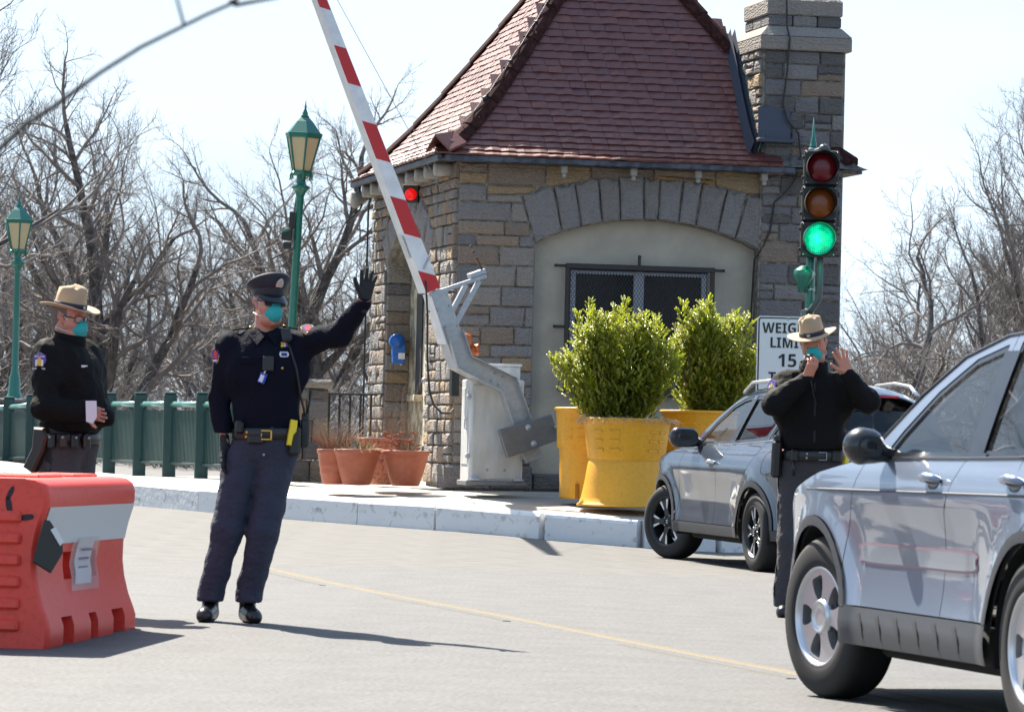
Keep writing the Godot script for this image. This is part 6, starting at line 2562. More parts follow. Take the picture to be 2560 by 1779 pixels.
	var bd: MeshInstance3D = plate("chest_badge", PackedVector2Array([Vector2(-0.022, -0.016), Vector2(0.022, -0.016), Vector2(0.029, 0.0), Vector2(0.022, 0.016), Vector2(-0.022, 0.016), Vector2(-0.029, 0.0)]), facing(P.call(0.281, 1.497), Vector3(0.25, 0.1, 1)), 0.006, M.badge_silver, sh)
	plate("badge_field", PackedVector2Array([Vector2(-0.017, -0.009), Vector2(0.017, -0.009), Vector2(0.017, 0.009), Vector2(-0.017, 0.009)]), Transform3D(Basis(), Vector3(0, 0, 0.006)), 0.002, M.patch_blue, bd)
	box_at.call("name_plate", 0.281, 1.466, Vector3(0.056, 0.015, 0.005), mat("plate_pale_blue", Color(0.35, 0.50, 0.62), 0.4), 0.004)
	s = MB.new().smooth()
	s.ball(P.call(0.275, 1.42) + Vector3(0, 0, 0.003), Vector3(0.008, 0.008, 0.006), 9, 5)
	obj("button", s, M.brass, sh)
	box_at.call("pocket_flap", 0.10, 1.46, Vector3(0.11, 0.035, 0.006), M.navy_shirt, 0.002)
	s = MB.new()
	s.box(Vector3(0.185, 1.35, 0), Vector3(0.03, 0.44, 0.004))
	# shoulder straps and arm patches
	for q in [[-0.01, 0.08], [0.27, 0.34]]:
		var a: Vector3 = f.surface(Vector3(q[0], 1.75, -0.02), Vector3(0, -1, 0))
		var b: Vector3 = f.surface(Vector3(q[1], 1.75, -0.02), Vector3(0, -1, 0))
		s = MB.new()
		s.box((a + b) / 2 + Vector3(0, 0.006, 0), Vector3((b - a).length() + 0.02, 0.008, 0.045), 0.003, Basis(Vector3.BACK, atan2(b.y - a.y, b.x - a.x)))
		obj("shoulder_strap", s, M.navy_shirt, sh)
		s = MB.new().smooth()
		s.ball((a if q[0] > 0.1 else b) + Vector3(0, 0.012, 0.0), Vector3(0.008, 0.005, 0.008), 8, 5)
		obj("strap_button", s, M.brass, sh)
	for q in [[Vector3(-0.40, 1.49, 0.25), Vector3(0.75, -0.02, -0.58), 0.08], [Vector3(0.415, 1.80, 0.22), Vector3(-0.02, -0.78, -0.62), 0.3]]:
		var p: Vector3 = f.surface(q[0], (q[1] as Vector3).normalized())
		var T := facing(p, -q[1], q[2])
		var a := plate("arm_patch", shield(0.078, 0.105), T, 0.004, M.patch_gold, sh)
		plate("patch_field", shield(0.066, 0.090), Transform3D(Basis(), Vector3(0, 0, 0.0045)), 0.002, M.patch_blue, a)
		plate("patch_emblem", PackedVector2Array([Vector2(-0.02, -0.02), Vector2(0.018, -0.022), Vector2(0.022, 0.012), Vector2(0.0, 0.028), Vector2(-0.022, 0.014)]), Transform3D(Basis(), Vector3(0.003, 0.006, 0.0065)), 0.002, M.patch_red, a)
		plate("patch_scroll", PackedVector2Array([Vector2(-0.016, -0.032), Vector2(0.016, -0.032), Vector2(0.020, -0.022), Vector2(-0.020, -0.022)]), Transform3D(Basis(), Vector3(0.0, 0.0, 0.0065)), 0.002, M.patch_white, a)
	s = MB.new().smooth()
	s.ball(Vector3(0.183, 0.935, 0.146), Vector3(0.008, 0.008, 0.005), 8, 5)
	obj("trouser_stud", s, M.bolt, t)


func trooper_head(t: Node3D, hd: Vector3, B: Basis, glasses: bool) -> void:
	short_hair(t, hd, B, M.hair_grey)
	campaign_hat(t, hd, B)
	mask_on(t, hd, B)
	if glasses:
		glasses_on(t, hd, B, false)
	for sd in [-1.0, 1.0]:
		var s := MB.new().smooth()
		s.ball(hd + B * Vector3(0.033 * sd, 0.004, 0.079), Vector3(0.010, 0.006, 0.008), 10, 6)
		var e := obj("eye", s, M.eye_white, t)
		s = MB.new().smooth()
		s.ball(hd + B * Vector3(0.033 * sd, 0.003, 0.086), Vector3(0.0045, 0.0045, 0.002), 8, 5)
		obj("iris", s, M.black_gloss, e)
		s = MB.new().smooth()
		s.at(Transform3D(B, hd))
		s.tube([Vector3(0.018 * sd, 0.024, 0.092), Vector3(0.035 * sd, 0.029, 0.087), Vector3(0.052 * sd, 0.024, 0.074)], [0.003, 0.0035, 0.002], 5)
		obj("eyebrow", s, M.hair_grey, t)


func build_profile_trooper() -> void:
	var t := thing("person", "trooper in profile with tan broad-brimmed hat, black jacket and teal mask", "person", Vector3(-2.59, road_y(-2.59, 24.0) + 0.01, -24.0))
	var hd := Vector3(0.03, 1.695, 0.0)
	var B := Basis(Vector3.UP, deg_to_rad(63)) * Basis(Vector3.RIGHT, 0.16) * Basis(Vector3.BACK, 0.0)
	var fwd := Vector3(sin(deg_to_rad(60)), 0, cos(deg_to_rad(60)))
	var rt := Vector3(-fwd.z, 0, fwd.x)  # his right, towards the camera
	var o := Vector3(0.035, 0, 0)
	var y := Vector3.UP
	var shr := o + rt * 0.185 + y * 1.475 - fwd * 0.02
	var shl := o - rt * 0.185 + y * 1.475 - fwd * 0.02
	var elr := Vector3(-0.075, 1.18, 0.24)
	var wrr := Vector3(0.13, 1.165, 0.235)
	var ell := o - rt * 0.22 + y * 1.17 + fwd * 0.04
	var wrl := o - rt * 0.05 + y * 1.13 + fwd * 0.22
	var f := Field.new(Vector3(-0.38, 0.98, -0.36), Vector3(0.46, 1.66, 0.42), 0.0125)
	f.limb(o + y * 1.12 + fwd * 0.02, o + y * 1.33 + fwd * 0.0, 0.195, 0.205, 0.05, 0.80, fwd)
	f.limb(o + y * 1.16 + fwd * 0.10, o + y * 1.24 + fwd * 0.10, 0.12, 0.12, 0.08)
	f.limb(o + rt * 0.10 + y * 1.38, o - rt * 0.10 + y * 1.38, 0.150, 0.150, 0.08, 0.9, fwd)
	f.limb(o + rt * 0.13 + y * 1.49 - fwd * 0.03, o - rt * 0.13 + y * 1.49 - fwd * 0.03, 0.08, 0.08, 0.08)
	f.limb(o + y * 1.53 - fwd * 0.02, o + y * 1.575 - fwd * 0.01, 0.085, 0.076, 0.03)
	f.limb(shr, elr, 0.088, 0.078, 0.045).limb(elr, wrr, 0.078, 0.060, 0.03)
	f.limb(shl, ell, 0.088, 0.078, 0.045).limb(ell, wrl, 0.078, 0.060, 0.03)
	f.limb(o + y * 1.055 + fwd * 0.02, o + y * 1.09 + fwd * 0.02, 0.19, 0.20, 0.03, 0.82, fwd)
	f.folds(noise(81, 4.5, 3), 0.024, Vector3(1, 0.8, 1))
	f.cut_below(1.035)
	var core := Field.new(Vector3(-0.38, 0.0, -0.36), Vector3(0.46, 1.66, 0.42), 0.024)
	core.limb(o + y * 0.95, o + y * 1.4, 0.13, 0.15, 0.05, 0.75, fwd)
	core.limb(shr, elr, 0.045, 0.038, 0.03).limb(elr, wrr, 0.038, 0.03, 0.02)
	core.limb(shl, ell, 0.045, 0.038, 0.03).limb(ell, wrl, 0.038, 0.03, 0.02)
	for s in [1.0, -1.0]:
		core.limb(o + rt * 0.09 * s + y * 0.9, o + rt * 0.10 * s + y * 0.08, 0.06, 0.04, 0.03)
	core.limb(o + y * 1.4, o + y * 1.6, 0.07, 0.055, 0.04)
	var BR := Basis(Vector3(-0.2, -0.98, 0.0).normalized(), Vector3(0.97, -0.2, 0.1).normalized(), Vector3.BACK)
	BR.z = BR.x.cross(BR.y).normalized()
	BR.x = BR.y.cross(BR.z)
	obj("body", skin_mesh([core, head_field(hd, B, o + y * 1.5 - fwd * 0.01), hand_field(wrr + Vector3(0.02, 0, 0.0), BR, -1.0, [0.5, 0.5, 0.55, 0.6, 0.3], 0.03)]), M.skin, t)
	var jk := obj("jacket", skin_mesh([f]), M.black_jacket, t)
	var s := MB.new().smooth()
	s.at(Transform3D(Basis(rt, y, -fwd), o))
	# standing collar
	var rings := []
	for q in [[0.090, 1.555], [0.093, 1.575], [0.088, 1.61], [0.082, 1.61], [0.08, 1.57]]:
		var R := PackedVector3Array()
		for k in 24:
			var a := -TAU * k / 24
			R.append(Vector3(cos(a) * q[0], q[1] + 0.018 * sin(a), sin(a) * q[0] * 1.05))
		rings.append(R)
	s.loft(rings, false)
	obj("collar", s, M.black_jacket, jk)
	var g := Field.new(Vector3(-0.26, 0.04, -0.26), Vector3(0.30, 1.1, 0.28), 0.0125)
	g.limb(o + rt * 0.07 + y * 0.98, o - rt * 0.07 + y * 0.98, 0.145, 0.145, 0.05, 0.95, fwd)
	g.limb(o - fwd * 0.06 + y * 0.93, o - fwd * 0.05 + y * 0.95, 0.12, 0.12, 0.06)
	for sd in [1.0, -1.0]:
		var hp: Vector3 = o + rt * 0.085 * sd + y * 0.9
		var kn: Vector3 = o + rt * 0.10 * sd + y * 0.5 + fwd * 0.02
		g.limb(hp, kn, 0.125, 0.098, 0.03).limb(kn, kn - y * 0.40 - fwd * 0.03, 0.098, 0.080, 0.03)
	g.folds(noise(82, 4.0, 3), 0.012, Vector3(1, 1, 1))
	g.cut_below(0.07)
	obj("trousers", skin_mesh([g]), M.grey_trousers, t)
	for sd in [1.0, -1.0]:
		var h: Vector3 = o + rt * 0.10 * sd - fwd * 0.04
		shoe(t, h, h + fwd * 0.18 + rt * 0.02 * sd, M.black_gloss)
	# stripe down the near seam
	s = MB.new().smooth()
	var pts := []
	for k in 14:
		var yy := 0.98 - k * 0.068
		pts.append(g.surface(o + rt * 0.5 + y * yy + fwd * 0.02, -rt) + rt * 0.002)
	for k in 13:
		s.quad(pts[k] - fwd * 0.021, pts[k + 1] - fwd * 0.021, pts[k + 1] + fwd * 0.021, pts[k] + fwd * 0.021)
	obj("trouser_stripe", s, M.black_stripe, t)
	trooper_head(t, hd, B, true)
	# belt, holster and pouches
	var belt := belt_ring(t, o + y * 1.005, Basis(rt, y, -fwd), 0.205, 0.175, 0.058, M.leather)
	var hp2 := o + rt * 0.205 + y * 0.985
	s = MB.new()
	s.prism(PackedVector2Array([Vector2(-0.06, -0.17), Vector2(0.02, -0.19), Vector2(0.055, -0.05), Vector2(0.06, 0.05), Vector2(0.02, 0.085), Vector2(-0.05, 0.07), Vector2(-0.03, -0.05)]), 0.0, 0.05, 0.012)
	obj("holster", s, mat("brown_leather", Color(0.020, 0.014, 0.012), 0.4), belt, Transform3D(Basis(fwd, y, rt) * Basis(Vector3.BACK, -0.25), hp2 - fwd * 0.03))
	for k in 4:
		s = MB.new()
		s.box(Vector3(0, -0.005, 0.02), Vector3(0.048, 0.085, 0.045), 0.01)
		var a := 0.25 + k * 0.33
		var d := rt * cos(a) + fwd * sin(a)
		obj("pouch", s, M.leather, belt, Transform3D(Basis(Vector3.UP.cross(d).normalized(), y, d), o + y * 0.995 + rt * cos(a) * 0.205 + fwd * sin(a) * 0.175))
		s = MB.new().smooth()
		s.ball(o + y * 1.01 + rt * cos(a) * 0.252 + fwd * sin(a) * 0.222, Vector3(0.009, 0.009, 0.009), 8, 5)
		obj("snap", s, M.bolt, belt)
	# folded white paper in the hand
	s = MB.new()
	s.prism(PackedVector2Array([Vector2(-0.026, -0.062), Vector2(0.012, -0.074), Vector2(0.036, -0.035), Vector2(0.030, 0.058), Vector2(-0.032, 0.056)]), 0.0, 0.010, 0.002)
	obj("folded_paper", s, M.patch_white, t, Transform3D(Basis(Vector3.UP, 0.35), Vector3(0.195, 1.165, 0.285)))
	# arm patch, name tag
	var pp := f.surface(Vector3(-0.25, 1.44, 0.55), Vector3(0.35, 0, -0.75).normalized())
	var T := facing(pp, Vector3(-0.35, 0.05, 0.75))
	var pt := plate("arm_patch", shield(0.082, 0.098), T, 0.003, M.patch_violet, jk)
	plate("patch_emblem", PackedVector2Array([Vector2(-0.026, -0.028), Vector2(0.026, -0.028), Vector2(0.026, 0.010), Vector2(-0.026, 0.010)]), Transform3D(Basis(), Vector3(0, 0, 0.0035)), 0.002, M.patch_white, pt)
	plate("patch_crest", PackedVector2Array([Vector2(-0.014, -0.026), Vector2(0.014, -0.026), Vector2(0.012, 0.016), Vector2(0.0, 0.024), Vector2(-0.012, 0.016)]), Transform3D(Basis(), Vector3(0, 0, 0.0055)), 0.002, M.patch_gold, pt)
	for q in [["NEW YORK", 0.028], ["STATE POLICE", -0.042]]:
		var tm := text_mesh(q[0], 0.0095, 0.001)
		var lo := obj("lettering", tm, M.patch_white, pt)
		lo.position = Vector3(0, q[1], 0.0055)
	var np := f.surface(o + fwd * 0.5 + rt * 0.06 + y * 1.42, -fwd)
	plate("name_tag", rect(-0.026, -0.006, 0.026, 0.006), facing(np, fwd), 0.004, M.patch_white, jk)


func build_radio_trooper() -> void:
	var t := thing("person", "trooper facing the road, speaking into a radio with one open hand raised", "person", Vector3(1.86, road_y(1.86, 26.8) + 0.002, -26.8))
	var hd := Vector3(0.083, 1.752, 0.01)
	var B := Basis(Vector3.UP, deg_to_rad(-9)) * Basis(Vector3.RIGHT, 0.22) * Basis(Vector3.BACK, 0.17)
	var shr := Vector3(-0.105, 1.475, -0.01)
	var shl := Vector3(0.275, 1.49, -0.01)
	var elr := Vector3(-0.165, 1.365, 0.19)
	var wrr := Vector3(0.022, 1.525, 0.235)
	var ell := Vector3(0.415, 1.40, 0.18)
	var wrl := Vector3(0.288, 1.555, 0.27)
	var f := Field.new(Vector3(-0.32, 1.04, -0.24), Vector3(0.56, 1.68, 0.36), 0.0125)
	f.limb(Vector3(0.09, 1.10, 0), Vector3(0.085, 1.32, 0.0), 0.205, 0.215, 0.05, 0.78)
	f.limb(Vector3(-0.04, 1.38, 0), Vector3(0.21, 1.38, 0), 0.15, 0.15, 0.08, 0.92)
	f.limb(Vector3(-0.07, 1.49, -0.02), Vector3(0.24, 1.50, -0.02), 0.082, 0.082, 0.07)
	f.limb(Vector3(0.085, 1.53, 0.0), Vector3(0.085, 1.60, 0.01), 0.09, 0.08, 0.03)
	f.limb(shr, elr, 0.088, 0.082, 0.05).limb(elr, wrr, 0.080, 0.052, 0.03)
	f.limb(shl, ell, 0.088, 0.082, 0.05).limb(ell, wrl, 0.080, 0.052, 0.03)
	f.limb(Vector3(0.09, 1.09, 0.0), Vector3(0.09, 1.12, 0.0), 0.20, 0.21, 0.03, 0.80)
	f.folds(noise(91, 4.5, 3), 0.024, Vector3(1, 0.8, 1))
	f.cut_below(1.075)
	var core := Field.new(Vector3(-0.3, 0.0, -0.24), Vector3(0.56, 1.68, 0.36), 0.024)
	core.limb(Vector3(0.09, 0.95, 0), Vector3(0.09, 1.4, 0), 0.13, 0.15, 0.05, 0.72)
	core.limb(shr, elr, 0.045, 0.038, 0.03).limb(elr, wrr, 0.038, 0.028, 0.02)
	core.limb(shl, ell, 0.045, 0.038, 0.03).limb(ell, wrl, 0.038, 0.028, 0.02)
	core.limb(Vector3(0.0, 0.92, 0), Vector3(-0.055, 0.08, 0), 0.06, 0.04, 0.03).limb(Vector3(0.18, 0.92, 0), Vector3(0.22, 0.08, 0), 0.06, 0.04, 0.03)
	core.limb(Vector3(0.085, 1.4, 0), Vector3(0.085, 1.62, 0), 0.07, 0.055, 0.04)
	var BL := Basis(Vector3(0.93, 0.18, -0.30).normalized(), Vector3(-0.36, 0.92, 0.10).normalized(), Vector3.BACK)
	BL.z = BL.x.cross(BL.y).normalized()
	BL.x = BL.y.cross(BL.z)
	var BR := Basis(Vector3(-0.75, 0.40, 0.5).normalized(), Vector3(0.35, 0.90, 0.2).normalized(), Vector3.BACK)
	BR.z = BR.x.cross(BR.y).normalized()
	BR.x = BR.y.cross(BR.z)
	obj("body", skin_mesh([core, head_field(hd, B, Vector3(0.085, 1.55, -0.01)), hand_field(wrl + Vector3(-0.005, 0.012, 0.005), BL, 1.0, [0.05, 0.03, 0.06, 0.10, 0.0], 0.17, 0.0090, 0.95, 0.001), hand_field(wrr + Vector3(0.008, 0.012, 0.01), BR, 1.0, [0.75, 0.8, 0.85, 0.9, 0.7], 0.02, 0.0090, 0.5, 0.001)]), M.skin_hand, t)
	var jk := obj("jacket", skin_mesh([f]), M.black_jacket, t)
	var s := MB.new().smooth()
	var rings := []
	for q in [[0.092, 1.565], [0.096, 1.585], [0.092, 1.635], [0.086, 1.637], [0.08, 1.58]]:
		var R := PackedVector3Array()
		for k in 24:
			var a := -TAU * k / 24
			R.append(Vector3(0.085 + cos(a) * q[0], q[1] - 0.022 * sin(a), 0.005 + sin(a) * q[0] * 1.0))
		rings.append(R)
	s.loft(rings, false)
	obj("collar", s, M.black_jacket, jk)
	s = MB.new()
	for k in 10:
		var y0 := 1.12 + k * 0.045
		var a := f.surface(Vector3(0.088, y0, 0.5), Vector3(0, 0, -1))
		var b := f.surface(Vector3(0.088, y0 + 0.045, 0.5), Vector3(0, 0, -1))
		s.quad(a + Vector3(-0.007, 0, 0.003), a + Vector3(0.007, 0, 0.003), b + Vector3(0.007, 0, 0.003), b + Vector3(-0.007, 0, 0.003))
	obj("zip", s, M.black_stripe, jk)
	var g := Field.new(Vector3(-0.24, 0.03, -0.22), Vector3(0.42, 1.1, 0.24), 0.0125)
	g.limb(Vector3(0.03, 0.99, 0), Vector3(0.15, 0.99, 0), 0.15, 0.15, 0.05, 0.92)
	g.limb(Vector3(-0.005, 0.9, 0.0), Vector3(-0.02, 0.5, 0.03), 0.128, 0.104, 0.03).limb(Vector3(-0.02, 0.5, 0.03), Vector3(-0.055, 0.08, 0.0), 0.104, 0.084, 0.03)
	g.limb(Vector3(0.185, 0.9, 0.0), Vector3(0.205, 0.5, 0.03), 0.128, 0.104, 0.03).limb(Vector3(0.205, 0.5, 0.03), Vector3(0.225, 0.08, 0.0), 0.104, 0.084, 0.03)
	g.folds(noise(92, 4.0, 3), 0.012, Vector3(1, 1, 1))
	g.cut_below(0.06)
	obj("trousers", skin_mesh([g]), M.grey_trousers, t)
	for sd in [-1.0, 1.0]:
		s = MB.new().smooth()
		var pts := []
		for k in 14:
			pts.append(g.surface(Vector3(0.09 + 0.5 * sd, 0.98 - k * 0.068, 0.02), Vector3(-sd, 0, 0)) + Vector3(0.002 * sd, 0, 0))
		for k in 13:
			quad_to(s, pts[k] + Vector3(0, 0, 0.02), pts[k] - Vector3(0, 0, 0.02), pts[k + 1] - Vector3(0, 0, 0.02), pts[k + 1] + Vector3(0, 0, 0.02), sd > 0)
		obj("trouser_stripe", s, M.black_stripe, t)
	shoe(t, Vector3(-0.055, 0.0, -0.03), Vector3(-0.085, 0.0, 0.15), M.black_gloss)
	shoe(t, Vector3(0.225, 0.0, -0.03), Vector3(0.26, 0.0, 0.15), M.black_gloss)
	trooper_head(t, hd, B, false)
	var belt := belt_ring(t, Vector3(0.09, 1.035, 0), Basis(), 0.212, 0.17, 0.06, M.leather)
	s = MB.new()
	for q in [[0.0, 0.024, 0.05, 0.005], [0.0, -0.024, 0.05, 0.005], [0.025, 0.0, 0.005, 0.05]]:
		s.box(Vector3(0.145 + q[0], 1.035 + q[1], 0.167), Vector3(q[2], q[3], 0.006), 0.001)
	obj("buckle", s, M.bolt, belt)
	for q in [[0.045, 1.048], [0.043, 1.022]]:
		s = MB.new().smooth()
		s.ball(Vector3(q[0], q[1], 0.165), Vector3(0.009, 0.009, 0.005), 8, 5)
		obj("snap", s, M.bolt, belt)
	s = MB.new()
	s.box(Vector3(-0.145, 1.01, 0.06), Vector3(0.065, 0.24, 0.09), 0.016, Basis(Vector3.BACK, -0.04))
	s.box(Vector3(-0.14, 1.135, 0.06), Vector3(0.05, 0.06, 0.05), 0.01)
	obj("holster", s, M.leather, belt)
	s = MB.new()
	s.box(Vector3(-0.035, 1.035, 0.15), Vector3(0.05, 0.075, 0.05), 0.01)
	s.box(Vector3(0.235, 1.035, 0.135), Vector3(0.07, 0.075, 0.05), 0.01)
	obj("pouch", s, M.leather, belt)
	s = MB.new().smooth()
	s.tube([Vector3(-0.04, 1.0, 0.17), Vector3(-0.045, 0.95, 0.17), Vector3(-0.04, 0.91, 0.165)], [0.006, 0.018, 0.012], 6)
	obj("key_holder", s, M.black_gloss, belt)
	s = MB.new()
	s.prism(PackedVector2Array([Vector2(-0.018, -0.06), Vector2(0.012, -0.06), Vector2(0.02, 0.0), Vector2(0.022, 0.06), Vector2(-0.008, 0.064), Vector2(-0.01, 0.0)]), 0.0, 0.034, 0.006)
	obj("yellow_stun_gun", s, M.taser_yellow, belt, Transform3D(Basis(Vector3.UP, 0.5), Vector3(0.292, 1.045, 0.10)))
	# the radio microphone in his fist, its cord running down inside the jacket
	s = MB.new()
	s.box(Vector3(0, 0.02, 0.0), Vector3(0.058, 0.10, 0.042), 0.012)
	obj("radio_microphone", s, M.signal_black, t, Transform3D(BR * Basis(Vector3.UP, 0.2), wrr + BR.y * 0.085 + BR.z * 0.055))
	s = MB.new().smooth()
	s.tube([wrr + BR.y * 0.05 + BR.z * 0.035, wrr + Vector3(0.035, -0.035, 0.045), wrr + Vector3(0.05, -0.10, 0.02), f.surface(Vector3(0.10, 1.36, 0.5), Vector3(0, 0, -1)), f.surface(Vector3(0.16, 1.27, 0.5), Vector3(0, 0, -1))], 0.004, 6)
	obj("cord", s, M.cable, jk)
	var pp := f.surface(Vector3(-0.42, 1.50, 0.25), Vector3(0.8, -0.1, -0.5).normalized())
	var pt := plate("arm_patch", shield(0.082, 0.098), facing(pp, Vector3(-0.8, 0.2, 0.5)), 0.003, M.patch_violet, jk)
	plate("patch_emblem", PackedVector2Array([Vector2(-0.026, -0.028), Vector2(0.026, -0.028), Vector2(0.026, 0.010), Vector2(-0.026, 0.010)]), Transform3D(Basis(), Vector3(0, 0, 0.0035)), 0.002, M.patch_white, pt)
	plate("patch_crest", PackedVector2Array([Vector2(-0.014, -0.026), Vector2(0.014, -0.026), Vector2(0.012, 0.016), Vector2(0.0, 0.024), Vector2(-0.012, 0.016)]), Transform3D(Basis(), Vector3(0, 0, 0.0055)), 0.002, M.patch_gold, pt)


# ---------------------------------------------------------------- cars: panels cut in side view and laid on a curved flank
class Car:
	var half := 0.886      # half width at the shoulder
	var length := 4.29
	var front_taper := 0.30
	var rear_taper := 0.24
	var taper_from := 3.3
	var shoulder := 0.80
	var belt := 1.05
	var belt_in := 0.11
	var lean := 0.50
	var wf := Vector2(0.86, 0.334)
	var wr := Vector2(3.47, 0.334)
	var arch := 0.375
	var hollow := 0.02

	func w(u: float, h: float) -> float:
		var b := half
		if u < 0.95:
			b *= 1.0 - front_taper * pow((0.95 - u) / 0.95, 2.3)
		if u > taper_from:
			b *= 1.0 - rear_taper * pow((u - taper_from) / (length - taper_from), 2.2)
		var d := 0.0
		if h < 0.36:
			d += 0.10 * pow((0.36 - h) / 0.36, 1.6)
		if h > 0.36 and h < shoulder:
			var t := (h - 0.36) / (shoulder - 0.36)
			var mid := smoothstep(wf.x + 0.3, wf.x + 0.6, u) * (1.0 - smoothstep(wr.x - 0.7, wr.x - 0.4, u))
			d += hollow * sin(PI * t) * (0.35 + 0.65 * mid)
		if h > shoulder:
			var t := clampf((h - shoulder) / (belt - shoulder), 0.0, 1.0)
			d += belt_in * t * t
		if h > belt:
			d += (h - belt) * lean + 0.10 * pow(h - belt, 2.0)
		for c in [wf, wr]:
			var r: float = Vector2(u, h).distance_to(c)
			d -= 0.022 * (1.0 - smoothstep(arch + 0.02, arch + 0.16, r)) * float(h < shoulder + 0.1)
		return b - d

	func n(u: float, h: float) -> Vector3:  # normal of the left flank
		var e := 0.012
		var du := (w(u + e, h) - w(u - e, h)) / (2 * e)
		var dh := (w(u, h + e) - w(u, h - e)) / (2 * e)
		return Vector3(-1, -dh, -du).normalized()

	func p(u: float, h: float, off := 0.0, side := -1.0) -> Vector3:
		return Vector3(side * (w(u, h) + off), h, u - length / 2)


func car_panel(car: Car, polys: Array, off := 0.0, shrink := 0.003, sides := [-1.0, 1.0], cell := 0.055) -> ArrayMesh:
	var V := PackedVector3Array()
	var N := PackedVector3Array()
	var todo := []
	for q in polys:
		if shrink != 0.0:
			todo.append_array(Geometry2D.offset_polygon(q, -shrink))
		else:
			todo.append(q)
	for q in todo:
		var P: PackedVector2Array = q
		if Geometry2D.is_polygon_clockwise(P) or P.size() < 3:
			continue
		var lo := P[0]
		var hi := P[0]
		for a in P:
			lo = lo.min(a)
			hi = hi.max(a)
		var x := lo.x
		while x < hi.x:
			var strips := Geometry2D.intersect_polygons(P, rect(x, lo.y - 0.1, x + cell, hi.y + 0.1))
			for sp in strips:
				var y := lo.y
				while y < hi.y:
					for c in Geometry2D.intersect_polygons(sp, rect(x - 0.1, y, x + cell + 0.1, y + cell)):
						var t := Geometry2D.triangulate_polygon(c)
						for k in range(0, t.size(), 3):
							var tr := [c[t[k]], c[t[k + 1]], c[t[k + 2]]]
							if (tr[1] - tr[0]).cross(tr[2] - tr[0]) < 0:
								tr = [tr[0], tr[2], tr[1]]
							for side in sides:
								# seen from the left (-x) u runs towards +z, which is to the viewer's right
								for j in ([0, 2, 1] if side < 0 else [0, 1, 2]):
									V.append(car.p(tr[j].x, tr[j].y, off, side))
									N.append(car.n(tr[j].x, tr[j].y) * Vector3(-side, 1, 1))
					y += cell
			x += cell
	var A := []
	A.resize(Mesh.ARRAY_MAX)
	A[Mesh.ARRAY_VERTEX] = V
	A[Mesh.ARRAY_NORMAL] = N
	var m := ArrayMesh.new()
	if V.size():
		m.add_surface_from_arrays(Mesh.PRIMITIVE_TRIANGLES, A)
	return m


func circle(c: Vector2, r: float, n := 44) -> PackedVector2Array:
	var P := PackedVector2Array()
	for i in n:
		P.append(c + Vector2.from_angle(TAU * i / n) * r)
	return P


func minus(polys: Array, holes: Array) -> Array:
	var got := polys
	for h in holes:
		var next := []
		for g in got:
			var cut := Geometry2D.clip_polygons(g, h)
			var ring := false
			for q in cut:
				ring = ring or Geometry2D.is_polygon_clockwise(q)
			if not ring:
				next.append_array(cut)
				continue
			# a hole inside: halve the sheet across the hole, so that each half has only a notch
			var mid := Vector2()
			for q in h:
				mid += q / h.size()
			for part in [rect(-9, -9, mid.x, 9), rect(mid.x, -9, 19, 9)]:
				for q in Geometry2D.intersect_polygons(g, part):
					next.append_array(Geometry2D.clip_polygons(q, h))
		got = next
	return got


func both(polys: Array, region: PackedVector2Array) -> Array:
	var out := []
	for g in polys:
		out.append_array(Geometry2D.intersect_polygons(g, region))
	return out


func smooth_poly(pts: Array, n := 6) -> PackedVector2Array:  # closed Catmull-Rom through the points
	var P := PackedVector2Array()
	var k := pts.size()
	for i in k:
		var a: Vector2 = pts[(i + k - 1) % k]
		var b: Vector2 = pts[i]
		var c: Vector2 = pts[(i + 1) % k]
		var d: Vector2 = pts[(i + 2) % k]
		for j in n:
			P.append(b.cubic_interpolate(c, a, d, j / float(n)))
	if Geometry2D.is_polygon_clockwise(P):
		P.reverse()
	return P


func ccw(P: PackedVector2Array) -> PackedVector2Array:
	if Geometry2D.is_polygon_clockwise(P):
		P.reverse()
	return P


# a sheet across the car: stations of [edge u, edge h, centre u, centre h]
func car_sheet(car: Car, st: Array, off := 0.0, p := 2.3, inset_w := 0.0, sub := 5) -> MB:
	var s := MB.new().smooth()
	var n := 20
	var rows := []
	for i in st.size() - 1:
		for j in sub + int(i == st.size() - 2):
			var t := j / float(sub)
			var q := []
			for k in 4:
				q.append(cubic_interpolate(st[i][k], st[i + 1][k], st[maxi(i - 1, 0)][k], st[mini(i + 2, st.size() - 1)][k], t))
			var w := car.w(q[0], q[1]) - inset_w + off
			var R := PackedVector3Array()
			for k in n + 1:
				var v := -1.0 + 2.0 * k / n
				var f := 1.0 - pow(absf(v), p)
				R.append(Vector3(v * w, lerpf(q[1], q[3], f), lerpf(q[0], q[2], f) - car.length / 2))
			rows.append(R)
	for i in rows.size() - 1:
		for k in n:
			s.quad(rows[i][k], rows[i + 1][k], rows[i + 1][k + 1], rows[i][k + 1])
	return s


